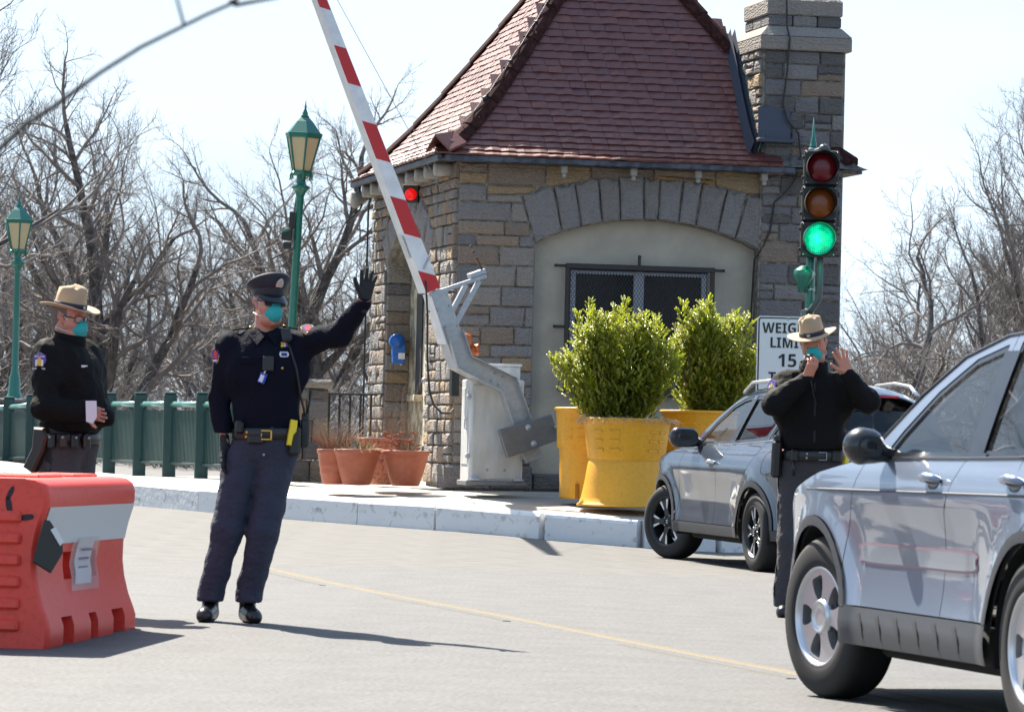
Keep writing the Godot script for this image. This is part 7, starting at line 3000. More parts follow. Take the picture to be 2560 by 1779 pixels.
func wheel(parent: Node, c: Vector3, r: float, width: float, rim: float, steer: float, style: int) -> void:
	var T := Transform3D(Basis(Vector3.UP, steer) * Basis(Vector3.BACK, PI / 2), c)  # lathe axis now points to -x
	var hw := width / 2
	var s := MB.new().smooth()
	var prof := [Vector2(rim - 0.012, -hw + 0.01), Vector2(rim + 0.004, -hw), Vector2(rim + 0.03, -hw - 0.004), Vector2(r - 0.045, -hw), Vector2(r - 0.018, -hw + 0.012), Vector2(r - 0.004, -hw + 0.035), Vector2(r, -hw + 0.06), Vector2(r, hw - 0.06), Vector2(r - 0.004, hw - 0.035), Vector2(r - 0.018, hw - 0.012), Vector2(r - 0.045, hw), Vector2(rim + 0.03, hw + 0.004), Vector2(rim + 0.004, hw), Vector2(rim - 0.012, hw - 0.01)]
	s.lathe(prof, 56, false)
	var root := Node3D.new()
	root.name = "wheel"
	parent.add_child(root, true)
	root.transform = T
	obj("tyre", s, M.tyre, root)
	s = MB.new().smooth()
	s.lathe([Vector2(rim - 0.012, -hw + 0.01), Vector2(rim - 0.014, hw - 0.045), Vector2(rim, hw - 0.012), Vector2(rim + 0.003, hw - 0.003), Vector2(rim - 0.004, hw + 0.001), Vector2(rim - 0.012, hw - 0.006), Vector2(rim - 0.022, hw - 0.03)], 48, false)
	obj("rim", s, M.alloy if style == 1 else M.alloy_dark, root)
	s = MB.new().smooth()
	s.lathe([Vector2(0.01, -0.02), Vector2(0.14, -0.02), Vector2(0.15, 0.0), Vector2(0.14, 0.012), Vector2(0.01, 0.012)], 28)
	obj("brake_disc", s, M.brake, root)
	# face plane lies across y in lathe space; draw spokes in x,y and turn them there
	var F := Transform3D(Basis(Vector3(1, 0, 0), Vector3(0, 0, -1), Vector3(0, 1, 0)), Vector3(0, hw - 0.03, 0))
	if style == 1:
		# five broad spokes with rounded windows between them
		var disc := [circle(Vector2.ZERO, rim - 0.004, 60)]
		var holes := []
		for k in 5:
			var a := TAU * k / 5 + 0.3
			var d := Vector2.from_angle(a)
			var e := d.orthogonal()
			var m := rim - 0.075
			holes.append(smooth_poly([d * (m + 0.030) + e * 0.044, d * (m + 0.036), d * (m + 0.030) - e * 0.044, d * (m - 0.02) - e * 0.040, d * (m - 0.062) - e * 0.018, d * (m - 0.070), d * (m - 0.062) + e * 0.018, d * (m - 0.02) + e * 0.040], 4))
		s = MB.new().at(F)
		var g := minus(disc, holes.slice(0, 5))
		# a disc with holes has to be cut open for the outline to stay simple
		for k in 5:
			var a := TAU * k / 5 + 0.3
			var wedge := PackedVector2Array([Vector2.ZERO, Vector2.from_angle(a) * 0.6, Vector2.from_angle(a + TAU / 10) * 0.75, Vector2.from_angle(a + TAU / 5) * 0.6])
			for part in minus([Geometry2D.intersect_polygons(disc[0], wedge)[0]], holes):
				s.prism(ccw(part), -0.03, 0.012)
		obj("spokes", s, M.alloy, root)
		s = MB.new().smooth().at(F)
		s.at(F * xf(Vector3.ZERO, Vector3(90, 0, 0)))
		s.lathe([Vector2(0.085, -0.01), Vector2(0.082, 0.012), Vector2(0.072, 0.026), Vector2(0.066, 0.030), Vector2(0.062, 0.022), Vector2(0.03, 0.024), Vector2(0.002, 0.026)], 26)
		obj("hub_cap", s, M.alloy, root)
	else:
		for k in 5:
			var a := TAU * k / 5 + PI / 2
			var d := Vector2.from_angle(a)
			var e := d.orthogonal()
			s = MB.new().at(F)
			s.prism(ccw(PackedVector2Array([d * 0.05 + e * 0.030, d * 0.12 + e * 0.026, d * (rim - 0.006) + e * 0.062, d * (rim - 0.004) + e * 0.0, d * (rim - 0.006) - e * 0.062, d * 0.12 - e * 0.026, d * 0.05 - e * 0.030])), -0.03, 0.004, 0.003)
			obj("spoke", s, M.alloy_dark, root)
			for sd in [-1.0, 1.0]:
				s = MB.new().at(F)
				s.prism(ccw(PackedVector2Array([d * 0.105 + e * 0.022 * sd, d * 0.13 + e * 0.016 * sd, d * (rim - 0.010) + e * 0.036 * sd, d * (rim - 0.014) + e * 0.066 * sd])), 0.0, 0.008, 0.002)
				obj("machined_face", s, M.alloy, root)
			s = MB.new().smooth().at(F)
			s.ball(Vector3((Vector2.from_angle(a + 0.63) * 0.057).x, (Vector2.from_angle(a + 0.63) * 0.057).y, 0.0), Vector3(0.010, 0.010, 0.012), 8, 5)
			obj("lug_nut", s, M.bolt, root)
		s = MB.new().smooth().at(F * xf(Vector3.ZERO, Vector3(90, 0, 0)))
		s.lathe([Vector2(0.062, -0.02), Vector2(0.06, 0.002), Vector2(0.034, 0.006), Vector2(0.032, 0.014), Vector2(0.001, 0.016)], 22)
		var hub := obj("hub_cap", s, M.alloy_dark, root)
		s = MB.new().at(F)
		for q in [[-0.010, 0.0, 0.005, 0.028], [0.010, 0.0, 0.005, 0.028], [0.0, 0.0, 0.018, 0.005]]:
			s.box(Vector3(q[0], q[1], 0.017), Vector3(q[2], q[3], 0.004))
		obj("emblem", s, M.alloy, hub)


func car_materials() -> void:
	mat("paint_grey", Color(0.058, 0.076, 0.110), 0.30, {"metal": 0.55, "coat": 1.0})
	mat("paint_silver", Color(0.225, 0.272, 0.36), 0.34, {"metal": 0.55, "coat": 1.0})
	mat("cladding", Color(0.035, 0.037, 0.042), 0.5)
	mat("cladding_pale", Color(0.040, 0.044, 0.052), 0.5)
	mat("tyre", Color(0.012, 0.012, 0.013), 0.75)
	mat("alloy", Color(0.62, 0.63, 0.65), 0.3, {"metal": 0.8})
	mat("alloy_dark", Color(0.025, 0.027, 0.03), 0.35, {"metal": 0.3})
	mat("brake", Color(0.10, 0.10, 0.10), 0.5, {"metal": 0.6})
	mat("trim_black", Color(0.010, 0.010, 0.012), 0.25, {"coat": 0.4})
	mat("chrome", Color(0.72, 0.73, 0.75), 0.12, {"metal": 1.0})
	mat("liner", Color(0.006, 0.006, 0.006), 0.9)
	mat("seat_cloth", Color(0.09, 0.09, 0.095), 0.9)
	mat("seat_beige", Color(0.22, 0.215, 0.19), 0.9)
	mat("dash", Color(0.03, 0.032, 0.034), 0.7)
	mat("tail_red", Color(0.48, 0.010, 0.020), 0.12, {"coat": 0.6})
	mat("tail_clear", Color(0.60, 0.50, 0.52), 0.12, {"coat": 0.6})
	mat("reddish_edge", Color(0.34, 0.20, 0.24), 0.4)  # pinkish grey rim round the long strip on the doors
	mat("mirror_glass", Color(0.03, 0.033, 0.036), 0.08)  # dark colour stands in for the dark surroundings it would reflect
	clear("car_glass", Color(0.03, 0.045, 0.05, 0.38), 0.02)
	clear("car_glass_dark", Color(0.010, 0.012, 0.016, 0.75), 0.02)


func seats(parent: Node, car: Car, us: Array, m: Material, base := 0.62) -> void:
	for u in us:
		for sx in [-0.36, 0.36]:
			var s := MB.new()
			s.box(Vector3(sx, base, u - car.length / 2 - 0.22), Vector3(0.50, 0.16, 0.50), 0.05)
			s.box(Vector3(sx, base + 0.32, u - car.length / 2 + 0.06), Vector3(0.48, 0.60, 0.13), 0.05, Basis(Vector3.RIGHT, -0.22))
			s.box(Vector3(sx, base + 0.72, u - car.length / 2 + 0.15), Vector3(0.26, 0.18, 0.09), 0.035, Basis(Vector3.RIGHT, -0.15))
			obj("seat", s, m, parent)
	var d := MB.new()
	var du: float = us[0] - 0.95 - car.length / 2
	d.box(Vector3(0, base + 0.32, du - 0.10), Vector3(1.36, 0.22, 0.45), 0.06)
	d.box(Vector3(0, base - 0.22, 0.1), Vector3(1.30, 0.05, 2.6), 0.02)
	obj("dashboard", d, M.dash, parent)
	var w := MB.new().smooth()
	var R := []
	for k in 21:
		var a := TAU * k / 20
		R.append(Vector3(-0.36 + cos(a) * 0.18, base + 0.30 + sin(a) * 0.17, du + 0.28 + sin(a) * 0.07))
	w.tube(R, 0.014, 6, false)
	obj("steering_wheel", w, M.dash, parent)


func car_common(t: Node3D, car: Car, S: PackedVector2Array, dlo: Array, seams: Array, names: Array, paint: Material, skirt: float, clad: Material, glass: Array, arch2: float) -> void:
	var arches := [circle(car.wf, car.arch), circle(car.wr, car.arch)]
	var hot := []
	for d in dlo:
		hot.append_array(Geometry2D.offset_polygon(d, 0.016))
	var skin := minus(minus([S], arches), hot)
	var low := rect(-1, -1, 9, skirt)
	var rings := []
	for c in [car.wf, car.wr]:
		rings.append(circle(c, arch2))
	for i in names.size():
		var region := PackedVector2Array()
		for q in seams[i]:
			region.append(q)
		for k in range(seams[i + 1].size() - 1, -1, -1):
			region.append(seams[i + 1][k])
		region = ccw(region)
		var sheet := []
		for q in both(both([S], region), rect(-1, skirt, 9, 3)):
			sheet.append_array(minus(Geometry2D.offset_polygon(q, -0.003), rings + hot))
		two_sides(t, car, names[i], sheet, 0.0, 0.0, paint)
	# dark plastic round the arches and along the sill
	var cl := []
	for c in [car.wf, car.wr]:
		for ringp in Geometry2D.clip_polygons(rect(c.x - 0.6, skirt, c.x + 0.6, 1.2), circle(c, car.arch)):
			cl.append_array(both(Geometry2D.intersect_polygons(ringp, circle(c, arch2)), S))
	for piece in cl:
		two_sides(t, car, "arch_cladding", [piece], 0.010, 0.0, clad)
	for piece in minus(both([S], low), arches):
		two_sides(t, car, "sill_cladding", [piece], 0.008, 0.002, clad)
	# shell behind the seams
	obj("inner_shell", car_panel(car, skin, -0.02, 0.0, [-1.0, 1.0], 0.11), M.liner, t)
	# glass in its black surround
	for i in dlo.size():
		var ring := []
		for o in Geometry2D.offset_polygon(dlo[i], 0.02):
			for inner in Geometry2D.offset_polygon(dlo[i], -0.012):
				var mid := 0.0
				var lo := 9.0
				var hi := -9.0
				for p in inner:
					lo = minf(lo, p.x)
					hi = maxf(hi, p.x)
				mid = (lo + hi) / 2
				ring.append_array(minus(Geometry2D.intersect_polygons(o, rect(-1, -1, mid, 3)), [inner]))
				ring.append_array(minus(Geometry2D.intersect_polygons(o, rect(mid, -1, 9, 3)), [inner]))
		for side in [-1.0, 1.0]:
			var fr := obj("window_frame", car_panel(car, ring, -0.004, 0.0, [side]), M.trim_black, t)
			obj("pane", car_panel(car, [dlo[i]], -0.014, 0.0, [side]), glass[i], fr)
	# black pillars between the side windows
	for i in dlo.size() - 1:
		var a := Vector2(-9, 0)
		var lo := 9.0
		var top := 0.0
		var bot := 9.0
		for p in dlo[i]:
			a.x = maxf(a.x, p.x)
			top = maxf(top, p.y)
			bot = minf(bot, p.y)
		for p in dlo[i + 1]:
			lo = minf(lo, p.x)
		if i == 0:
			for piece in minus([rect(a.x - 0.10, bot + 0.0, lo + 0.10, top - 0.01)], [Geometry2D.offset_polygon(dlo[i], -0.004)[0], Geometry2D.offset_polygon(dlo[i + 1], -0.004)[0]]):
				two_sides(t, car, "door_pillar", [piece], 0.003, 0.0, M.trim_black)
	# wheel wells and floor
	var s := MB.new().smooth()
	for c in [car.wf, car.wr]:
		for sd in [-1.0, 1.0]:
			var R := []
			for x in [0.36, car.half - 0.02]:
				var A := PackedVector3Array()
				for k in 25:
					var a := lerpf(-0.25, PI + 0.25, k / 24.0)
					A.append(Vector3(sd * x, c.y + sin(a) * (car.arch + 0.004), c.x + cos(a) * (car.arch + 0.004) - car.length / 2))
				R.append(A)
			s.loft(R, false, false)
	s.flat()
	s.box(Vector3(0, 0.27, 0.0), Vector3(1.05, 0.12, car.length - 0.9), 0.02)
	s.box(Vector3(0, 0.30, (car.wf.x + car.wr.x) / 2 - car.length / 2), Vector3(1.50, 0.18, car.wr.x - car.wf.x - 0.9), 0.02)
	s.box(Vector3(0, 0.62, 0), Vector3(0.70, 0.5, car.length - 0.6), 0.02)
	obj("underbody", s, M.liner, t)


func door_handle(t: Node3D, car: Car, u: float, h: float, m: Material, dark: Material) -> void:
	for side in [-1.0, 1.0]:
		var nn: Vector3 = car.n(u, h) * Vector3(-side, 1, 1)
		var T := Transform3D(Basis(Vector3.UP.cross(nn).normalized(), nn.cross(Vector3.UP.cross(nn).normalized()), nn), car.p(u, h, 0.0, side))
		var s := MB.new().smooth()
		s.at(T)
		s.ball(Vector3(0, -0.004, 0.0), Vector3(0.075, 0.034, 0.004), 16, 6)
		var cup := obj("handle_cup", s, dark, t)
		s = MB.new().smooth()
		s.at(T)
		s.tube([Vector3(-0.10, 0.0, 0.006), Vector3(-0.07, 0.003, 0.032), Vector3(0.0, 0.006, 0.040), Vector3(0.07, 0.003, 0.032), Vector3(0.095, 0.0, 0.006)], [0.012, 0.017, 0.018, 0.017, 0.012], 8)
		obj("handle", s, m, cup)


func mirror(t: Node3D, car: Car, u: float, h: float, size: Vector3, shell: Material) -> void:
	for side in [-1.0, 1.0]:
		var c := car.p(u, h, 0.0, side) + Vector3(side * (size.x * 0.5 + 0.05), 0.02, -0.02)
		var f := Field.new(c - Vector3(0.22, 0.16, 0.18), c + Vector3(0.22, 0.16, 0.18), 0.009)
		var k := Vector3(size.x * 0.5 - 0.055, size.y * 0.5 - 0.05, 0)
		f.limb(c + Vector3(-k.x, k.y, 0), c + Vector3(k.x, k.y, 0), 0.058, 0.055, 0.03)
		f.limb(c + Vector3(-k.x, -k.y, 0), c + Vector3(k.x, -k.y, 0), 0.058, 0.055, 0.03)
		f.limb(c + Vector3(-k.x, 0, -0.03), c + Vector3(k.x, 0, -0.03), 0.075, 0.07, 0.04)
		f.limb(c + Vector3(-side * size.x * 0.45, -size.y * 0.25, 0), c + Vector3(-side * (size.x * 0.5 + 0.10), -size.y * 0.40, 0), 0.035, 0.03, 0.03)
		var o := obj("mirror", skin_mesh([f]), shell, t)
		var s := MB.new()
		s.prism(smooth_poly([Vector2(-k.x - 0.03, -k.y - 0.03), Vector2(k.x + 0.03, -k.y - 0.03), Vector2(k.x + 0.035, k.y + 0.025), Vector2(-k.x - 0.03, k.y + 0.03)], 5), 0.0, 0.002)
		obj("mirror_glass", s, M.mirror_glass, o, Transform3D(Basis(), c + Vector3(0, 0, 0.0585)))


func build_grey_car() -> void:
	var car := Car.new()
	var t := thing("parked_car", "grey compact hatchback seen from its rear corner, with two-tone alloy wheels", "car")
	var S := ccw(PackedVector2Array([Vector2(0.16, 0.26), Vector2(0.10, 0.5), Vector2(0.20, 0.74), Vector2(0.5, 0.87), Vector2(0.9, 0.965), Vector2(1.25, 1.02), Vector2(1.45, 1.10), Vector2(1.75, 1.30), Vector2(2.05, 1.445), Vector2(2.35, 1.515), Vector2(2.7, 1.535), Vector2(3.1, 1.515), Vector2(3.5, 1.455), Vector2(3.82, 1.37), Vector2(3.96, 1.22), Vector2(4.06, 1.04), Vector2(4.12, 0.86), Vector2(4.14, 0.62), Vector2(4.12, 0.42), Vector2(4.02, 0.27)]))
	var dlo := [
		ccw(PackedVector2Array([Vector2(1.56, 1.045), Vector2(1.78, 1.235), Vector2(2.02, 1.375), Vector2(2.22, 1.432), Vector2(2.42, 1.455), Vector2(2.45, 1.072)])),
		ccw(PackedVector2Array([Vector2(2.56, 1.076), Vector2(2.535, 1.458), Vector2(2.80, 1.452), Vector2(3.10, 1.405), Vector2(3.32, 1.33), Vector2(3.42, 1.24), Vector2(3.40, 1.11)])),
		ccw(PackedVector2Array([Vector2(3.46, 1.115), Vector2(3.48, 1.215), Vector2(3.68, 1.185), Vector2(3.60, 1.125)])),
	]
	var seams := [
		[Vector2(-1, 3), Vector2(-1, -1)],
		[Vector2(1.55, 3), Vector2(1.40, 1.08), Vector2(1.32, 0.9), Vector2(1.30, -1)],
		[Vector2(2.50, 3), Vector2(2.50, 1.0), Vector2(2.42, 0.85), Vector2(2.36, 0.6), Vector2(2.36, -1)],
		[Vector2(3.5, 3), Vector2(3.44, 1.1), Vector2(3.33, 0.92), Vector2(3.10, 0.72), Vector2(3.02, 0.5), Vector2(3.02, -1)],
		[Vector2(9, 3), Vector2(9, -1)],
	]
	car_common(t, car, S, dlo, seams, ["fender", "front_door", "rear_door", "rear_quarter"], M.paint_grey, 0.36, M.cladding, [M.car_glass, M.car_glass_dark, M.car_glass_dark], 0.425)
	# sheets across: bonnet, windscreen, roof, tailgate glass, tailgate, bumpers
	obj("bonnet", car_sheet(car, [[0.20, 0.74, 0.02, 0.80], [0.5, 0.87, 0.42, 0.945], [0.9, 0.965, 0.85, 1.03], [1.25, 1.02, 1.12, 1.08]]), M.paint_grey, t)
	obj("windscreen", car_sheet(car, [[1.25, 1.02, 1.12, 1.08], [1.45, 1.10, 1.30, 1.19], [1.75, 1.30, 1.62, 1.38], [2.05, 1.445, 1.95, 1.54]]), M.car_glass, t)
	obj("roof", car_sheet(car, [[2.05, 1.445, 1.95, 1.54], [2.35, 1.515, 2.3, 1.60], [2.7, 1.535, 2.7, 1.615], [3.1, 1.515, 3.1, 1.60], [3.5, 1.455, 3.55, 1.565], [3.82, 1.37, 3.98, 1.50]]), M.paint_grey, t)
	var rw := obj("rear_window", car_sheet(car, [[3.82, 1.37, 3.94, 1.475], [3.96, 1.22, 4.06, 1.30], [4.06, 1.04, 4.17, 1.09]], -0.004), M.car_glass_dark, t)
	obj("tailgate", car_sheet(car, [[4.06, 1.04, 4.17, 1.09], [4.12, 0.86, 4.25, 0.92], [4.14, 0.62, 4.25, 0.66]], 0.0, 3.0), M.paint_grey, t)
	obj("rear_bumper", car_sheet(car, [[4.14, 0.62, 4.29, 0.655], [4.12, 0.42, 4.27, 0.44], [4.02, 0.27, 4.15, 0.27]], 0.004, 3.2), M.cladding, t)
	obj("front_bumper", car_sheet(car, [[0.16, 0.26, 0.02, 0.24], [0.10, 0.5, -0.08, 0.5], [0.20, 0.74, 0.02, 0.80]]), M.paint_grey, t)
	# spoiler with its red lamp
	var s := car_sheet(car, [[3.74, 1.40, 3.86, 1.555], [3.88, 1.36, 4.05, 1.505], [3.86, 1.345, 4.03, 1.485], [3.74, 1.36, 3.92, 1.49]], 0.0, 2.3, 0.05)
	var sp := obj("spoiler", s, M.paint_grey, t)
	s = MB.new()
	s.box(Vector3(0, 1.487, 4.045 - car.length / 2), Vector3(0.36, 0.020, 0.03), 0.004)
	obj("brake_lamp", s, M.tail_red, sp)
	s = MB.new()
	s.box(Vector3(0.08, 1.12, 4.18 - car.length / 2), Vector3(0.55, 0.02, 0.015), 0.005, Basis(Vector3.BACK, 0.12))
	obj("wiper", s, M.trim_black, rw)
	# tail lamps: a hook on the corner, wrapping on to the tailgate
	for side in [-1.0, 1.0]:
		var lamp := ccw(PackedVector2Array([Vector2(3.80, 1.055), Vector2(4.045, 1.05), Vector2(4.105, 0.90), Vector2(4.10, 0.80), Vector2(4.02, 0.77), Vector2(3.98, 0.88)]))
		var a := obj("tail_lamp", car_panel(car, [lamp], 0.008, 0.0, [side]), M.tail_red, t)
		obj("reversing_lamp", car_panel(car, [ccw(PackedVector2Array([Vector2(4.03, 0.88), Vector2(4.09, 0.88), Vector2(4.085, 0.82), Vector2(4.03, 0.81)]))], 0.011, 0.0, [side]), M.tail_clear, a)
		s = MB.new()
		s.box(Vector3(side * 0.58, 0.94, 4.205 - car.length / 2), Vector3(0.28, 0.13, 0.02), 0.01, Basis(Vector3.UP, side * 0.25))
		obj("inner_lamp", s, M.tail_red, a)
		obj("reflector", car_panel(car, [ccw(PackedVector2Array([Vector2(4.0, 0.46), Vector2(4.11, 0.475), Vector2(4.11, 0.43), Vector2(4.02, 0.42)]))], 0.014, 0.0, [side]), M.tail_red, t)
	# chrome strip under the windows, roof rails, fuel flap
	for side in [-1.0, 1.0]:
		s = MB.new().smooth()
		var pts := []
		for q in [[1.5, 1.025], [1.9, 1.045], [2.5, 1.055], [3.0, 1.075], [3.45, 1.095], [3.62, 1.105], [3.72, 1.19]]:
			pts.append(car.p(q[0], q[1], 0.004, side))
		s.tube(pts, 0.007, 5)
		obj("chrome_strip", s, M.chrome, t)
	for side in [-1.0, 1.0]:
		s = MB.new().smooth()
		s.tube([Vector3(side * 0.555, 1.50, 2.15 - car.length / 2), Vector3(side * 0.56, 1.585, 2.40 - car.length / 2), Vector3(side * 0.55, 1.605, 2.9 - car.length / 2), Vector3(side * 0.53, 1.58, 3.35 - car.length / 2), Vector3(side * 0.51, 1.505, 3.60 - car.length / 2)], 0.017, 7)
		obj("roof_rail", s, M.alloy, t)
	var flap := smooth_poly([Vector2(3.60, 1.0), Vector2(3.80, 0.99), Vector2(3.80, 0.84), Vector2(3.62, 0.83)], 6)
	obj("fuel_flap_seam", fuel_ring(car, flap), M.liner, t)
	door_handle(t, car, 2.26, 0.885, M.chrome, M.trim_black)
	mirror(t, car, 1.62, 1.075, Vector3(0.225, 0.155, 0.12), M.trim_black)
	var cabin := Node3D.new()
	cabin.name = "cabin"
	t.add_child(cabin)
	seats(cabin, car, [2.35, 3.15], M.seat_cloth, 0.56)
	for q in [[car.wf, 0.42], [car.wr, 0.0]]:
		for side in [-1.0, 1.0]:
			var c := Vector3(side * (car.half - 0.115), q[0].y, q[0].x - car.length / 2)
			wheel(t, c, 0.334, 0.215, 0.222, q[1] if side < 0 else q[1] + PI, 0)
	place_car(t, Vector3(1.44, road_y(1.44, 37.25), -37.25), Vector3(2.09, road_y(2.09, 34.72), -34.72), car)


func two_sides(t: Node, car: Car, called: String, polys: Array, off: float, shrink: float, m: Material) -> void:
	if polys.is_empty():
		return
	for side in [-1.0, 1.0]:
		obj(called, car_panel(car, polys, off, shrink, [side]), m, t)


func fuel_ring(car: Car, flap: PackedVector2Array) -> ArrayMesh:
	var out := []
	for inner in Geometry2D.offset_polygon(flap, -0.006):
		for half_plane in [rect(-1, -1, 3.7, 3), rect(3.7, -1, 9, 3)]:
			out.append_array(minus(Geometry2D.intersect_polygons(flap, half_plane), [inner]))
	return car_panel(car, out, 0.002, 0.0, [-1.0])


func place_car(t: Node3D, f: Vector3, r: Vector3, car: Car) -> void:  # f, r: where the left wheels touch the road
	var d := (f - r).normalized()
	var right := d.cross(Vector3.UP).normalized()
	var B := Basis(right, right.cross(d), -d)
	var mid := Vector3(-(car.half - 0.06), 0, (car.wf.x + car.wr.x) / 2 - car.length / 2)
	t.transform = Transform3D(B, (f + r) / 2 - B * mid)


func build_silver_car() -> void:
	var car := Car.new()
	car.half = 0.91
	car.length = 4.52
	car.wf = Vector2(0.93, 0.36)
	car.wr = Vector2(3.55, 0.36)
	car.arch = 0.405
	car.shoulder = 0.90
	car.belt = 1.075
	car.belt_in = 0.055
	car.lean = 0.36
	car.taper_from = 3.5
	car.rear_taper = 0.2
	car.front_taper = 0.22
	car.hollow = 0.034
	var t := thing("waiting_car", "pale silver blue sport utility car cut by the picture's edge, large black mirror", "car")
	var S := ccw(PackedVector2Array([Vector2(0.14, 0.26), Vector2(0.10, 0.55), Vector2(0.22, 0.80), Vector2(0.5, 0.92), Vector2(0.9, 1.005), Vector2(1.30, 1.055), Vector2(1.52, 1.13), Vector2(1.85, 1.335), Vector2(2.2, 1.50), Vector2(2.6, 1.585), Vector2(3.0, 1.605), Vector2(3.5, 1.59), Vector2(4.0, 1.53), Vector2(4.22, 1.40), Vector2(4.33, 1.10), Vector2(4.40, 0.85), Vector2(4.40, 0.5), Vector2(4.34, 0.27)]))
	var dlo := [
		ccw(PackedVector2Array([Vector2(1.69, 1.085), Vector2(1.80, 1.175), Vector2(2.05, 1.34), Vector2(2.35, 1.475), Vector2(2.64, 1.53), Vector2(2.70, 1.095)])),
		ccw(PackedVector2Array([Vector2(2.86, 1.10), Vector2(2.80, 1.545), Vector2(3.15, 1.545), Vector2(3.50, 1.51), Vector2(3.70, 1.36), Vector2(3.72, 1.16), Vector2(3.55, 1.12)])),
		ccw(PackedVector2Array([Vector2(3.80, 1.20), Vector2(3.77, 1.36), Vector2(3.64, 1.50), Vector2(3.95, 1.45), Vector2(4.08, 1.28)])),
	]
	var seams := [
		[Vector2(-1, 3), Vector2(-1, -1)],
		[Vector2(1.62, 3), Vector2(1.50, 1.12), Vector2(1.42, 0.95), Vector2(1.32, 0.7), Vector2(1.30, 0.5), Vector2(1.34, -1)],
		[Vector2(2.74, 3), Vector2(2.70, 1.08), Vector2(2.56, 0.85), Vector2(2.52, 0.6), Vector2(2.50, -1)],
		[Vector2(3.80, 3), Vector2(3.74, 1.15), Vector2(3.55, 0.85), Vector2(3.20, 0.62), Vector2(3.10, 0.4), Vector2(3.10, -1)],
		[Vector2(9, 3), Vector2(9, -1)],
	]
	car_common(t, car, S, dlo, seams, ["fender", "front_door", "rear_door", "rear_quarter"], M.paint_silver, 0.43, M.cladding_pale, [M.car_glass, M.car_glass, M.car_glass_dark], 0.45)
	obj("bonnet", car_sheet(car, [[0.22, 0.80, 0.04, 0.86], [0.5, 0.92, 0.45, 0.98], [0.9, 1.005, 0.85, 1.045], [1.30, 1.055, 1.18, 1.085]]), M.paint_silver, t)
	obj("windscreen", car_sheet(car, [[1.30, 1.055, 1.18, 1.085], [1.52, 1.13, 1.38, 1.20], [1.85, 1.335, 1.70, 1.40], [2.2, 1.50, 2.08, 1.58]]), M.car_glass, t)
	obj("roof", car_sheet(car, [[2.2, 1.50, 2.08, 1.58], [2.6, 1.585, 2.55, 1.66], [3.0, 1.605, 3.0, 1.68], [3.5, 1.59, 3.5, 1.67], [4.0, 1.53, 4.15, 1.62]]), M.paint_silver, t)
	obj("rear_window", car_sheet(car, [[4.0, 1.53, 4.15, 1.60], [4.22, 1.40, 4.30, 1.44], [4.33, 1.10, 4.42, 1.13]], -0.004), M.car_glass_dark, t)
	obj("tailgate", car_sheet(car, [[4.33, 1.10, 4.42, 1.13], [4.40, 0.85, 4.50, 0.87], [4.40, 0.5, 4.52, 0.52]], 0.0, 3.0), M.paint_silver, t)
	obj("rear_bumper", car_sheet(car, [[4.40, 0.5, 4.54, 0.52], [4.34, 0.27, 4.46, 0.27]], 0.004, 3.0), M.cladding_pale, t)
	obj("front_bumper", car_sheet(car, [[0.14, 0.26, 0.0, 0.24], [0.10, 0.55, -0.06, 0.55], [0.22, 0.80, 0.04, 0.86]]), M.cladding_pale, t)
	# crease along the waist and a long raised strip with rounded ends and a reddish edge
	var s: MB
	for side in [-1.0, 1.0]:
		s = MB.new().smooth()
		var pts := []
		for k in 16:
			pts.append(car.p(0.75 + k * 0.21, 0.925 + k * 0.0012, -0.002, side))
		s.tube(pts, 0.006, 5)
		obj("waist_crease", s, M.cladding_pale, t)
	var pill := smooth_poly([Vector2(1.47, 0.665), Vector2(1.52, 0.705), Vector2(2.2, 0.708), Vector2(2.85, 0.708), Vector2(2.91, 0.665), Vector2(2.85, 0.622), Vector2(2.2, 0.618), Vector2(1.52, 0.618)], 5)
	two_sides(t, car, "side_strip_edge", [pill], 0.004, 0.0, M.reddish_edge)
	two_sides(t, car, "side_strip", Geometry2D.offset_polygon(pill, -0.009), 0.007, 0.0, mat("strip_grey", Color(0.20, 0.225, 0.265), 0.35, {"coat": 0.6}))
	# shallow slots pressed into the sill
	for k in 6:
		var u := 1.50 + k * 0.24
		two_sides(t, car, "sill_slot", [ccw(PackedVector2Array([Vector2(u, 0.40), Vector2(u + 0.05, 0.405), Vector2(u + 0.10, 0.36), Vector2(u + 0.105, 0.30), Vector2(u + 0.085, 0.30), Vector2(u + 0.06, 0.36)]))], 0.011, 0.0, M.cladding)
	for side in [-1.0, 1.0]:
		s = MB.new().smooth()
		var pts := []
		for q in [[1.60, 1.068], [2.2, 1.075], [2.75, 1.08], [3.3, 1.088], [3.7, 1.11]]:
			pts.append(car.p(q[0], q[1], 0.003, side))
		s.tube(pts, 0.008, 5)
		obj("belt_moulding", s, M.trim_black, t)
	for side in [-1.0, 1.0]:
		s = MB.new().smooth()
		var pts := []
		for q in [[1.56, 1.16], [1.87, 1.352], [2.2, 1.508], [2.6, 1.592], [3.0, 1.612], [3.5, 1.597], [3.95, 1.54]]:
			pts.append(car.p(q[0], q[1] - 0.008, 0.002, side))
		s.tube(pts, 0.007, 5)
		obj("roof_gutter", s, M.trim_black, t)
	door_handle(t, car, 2.42, 0.985, M.paint_silver, M.trim_black)
	door_handle(t, car, 3.36, 0.99, M.paint_silver, M.trim_black)
	mirror(t, car, 1.76, 1.10, Vector3(0.135, 0.115, 0.12), M.trim_black)
	var cabin := Node3D.new()
	cabin.name = "cabin"
	t.add_child(cabin)
	seats(cabin, car, [2.55, 3.5], M.seat_beige, 0.66)
	for q in [[car.wf, 0.17], [car.wr, 0.0]]:
		for side in [-1.0, 1.0]:
			var c := Vector3(side * (car.half - 0.12), q[0].y, q[0].x - car.length / 2)
			wheel(t, c, 0.36, 0.225, 0.222, q[1] if side < 0 else q[1] + PI, 1)
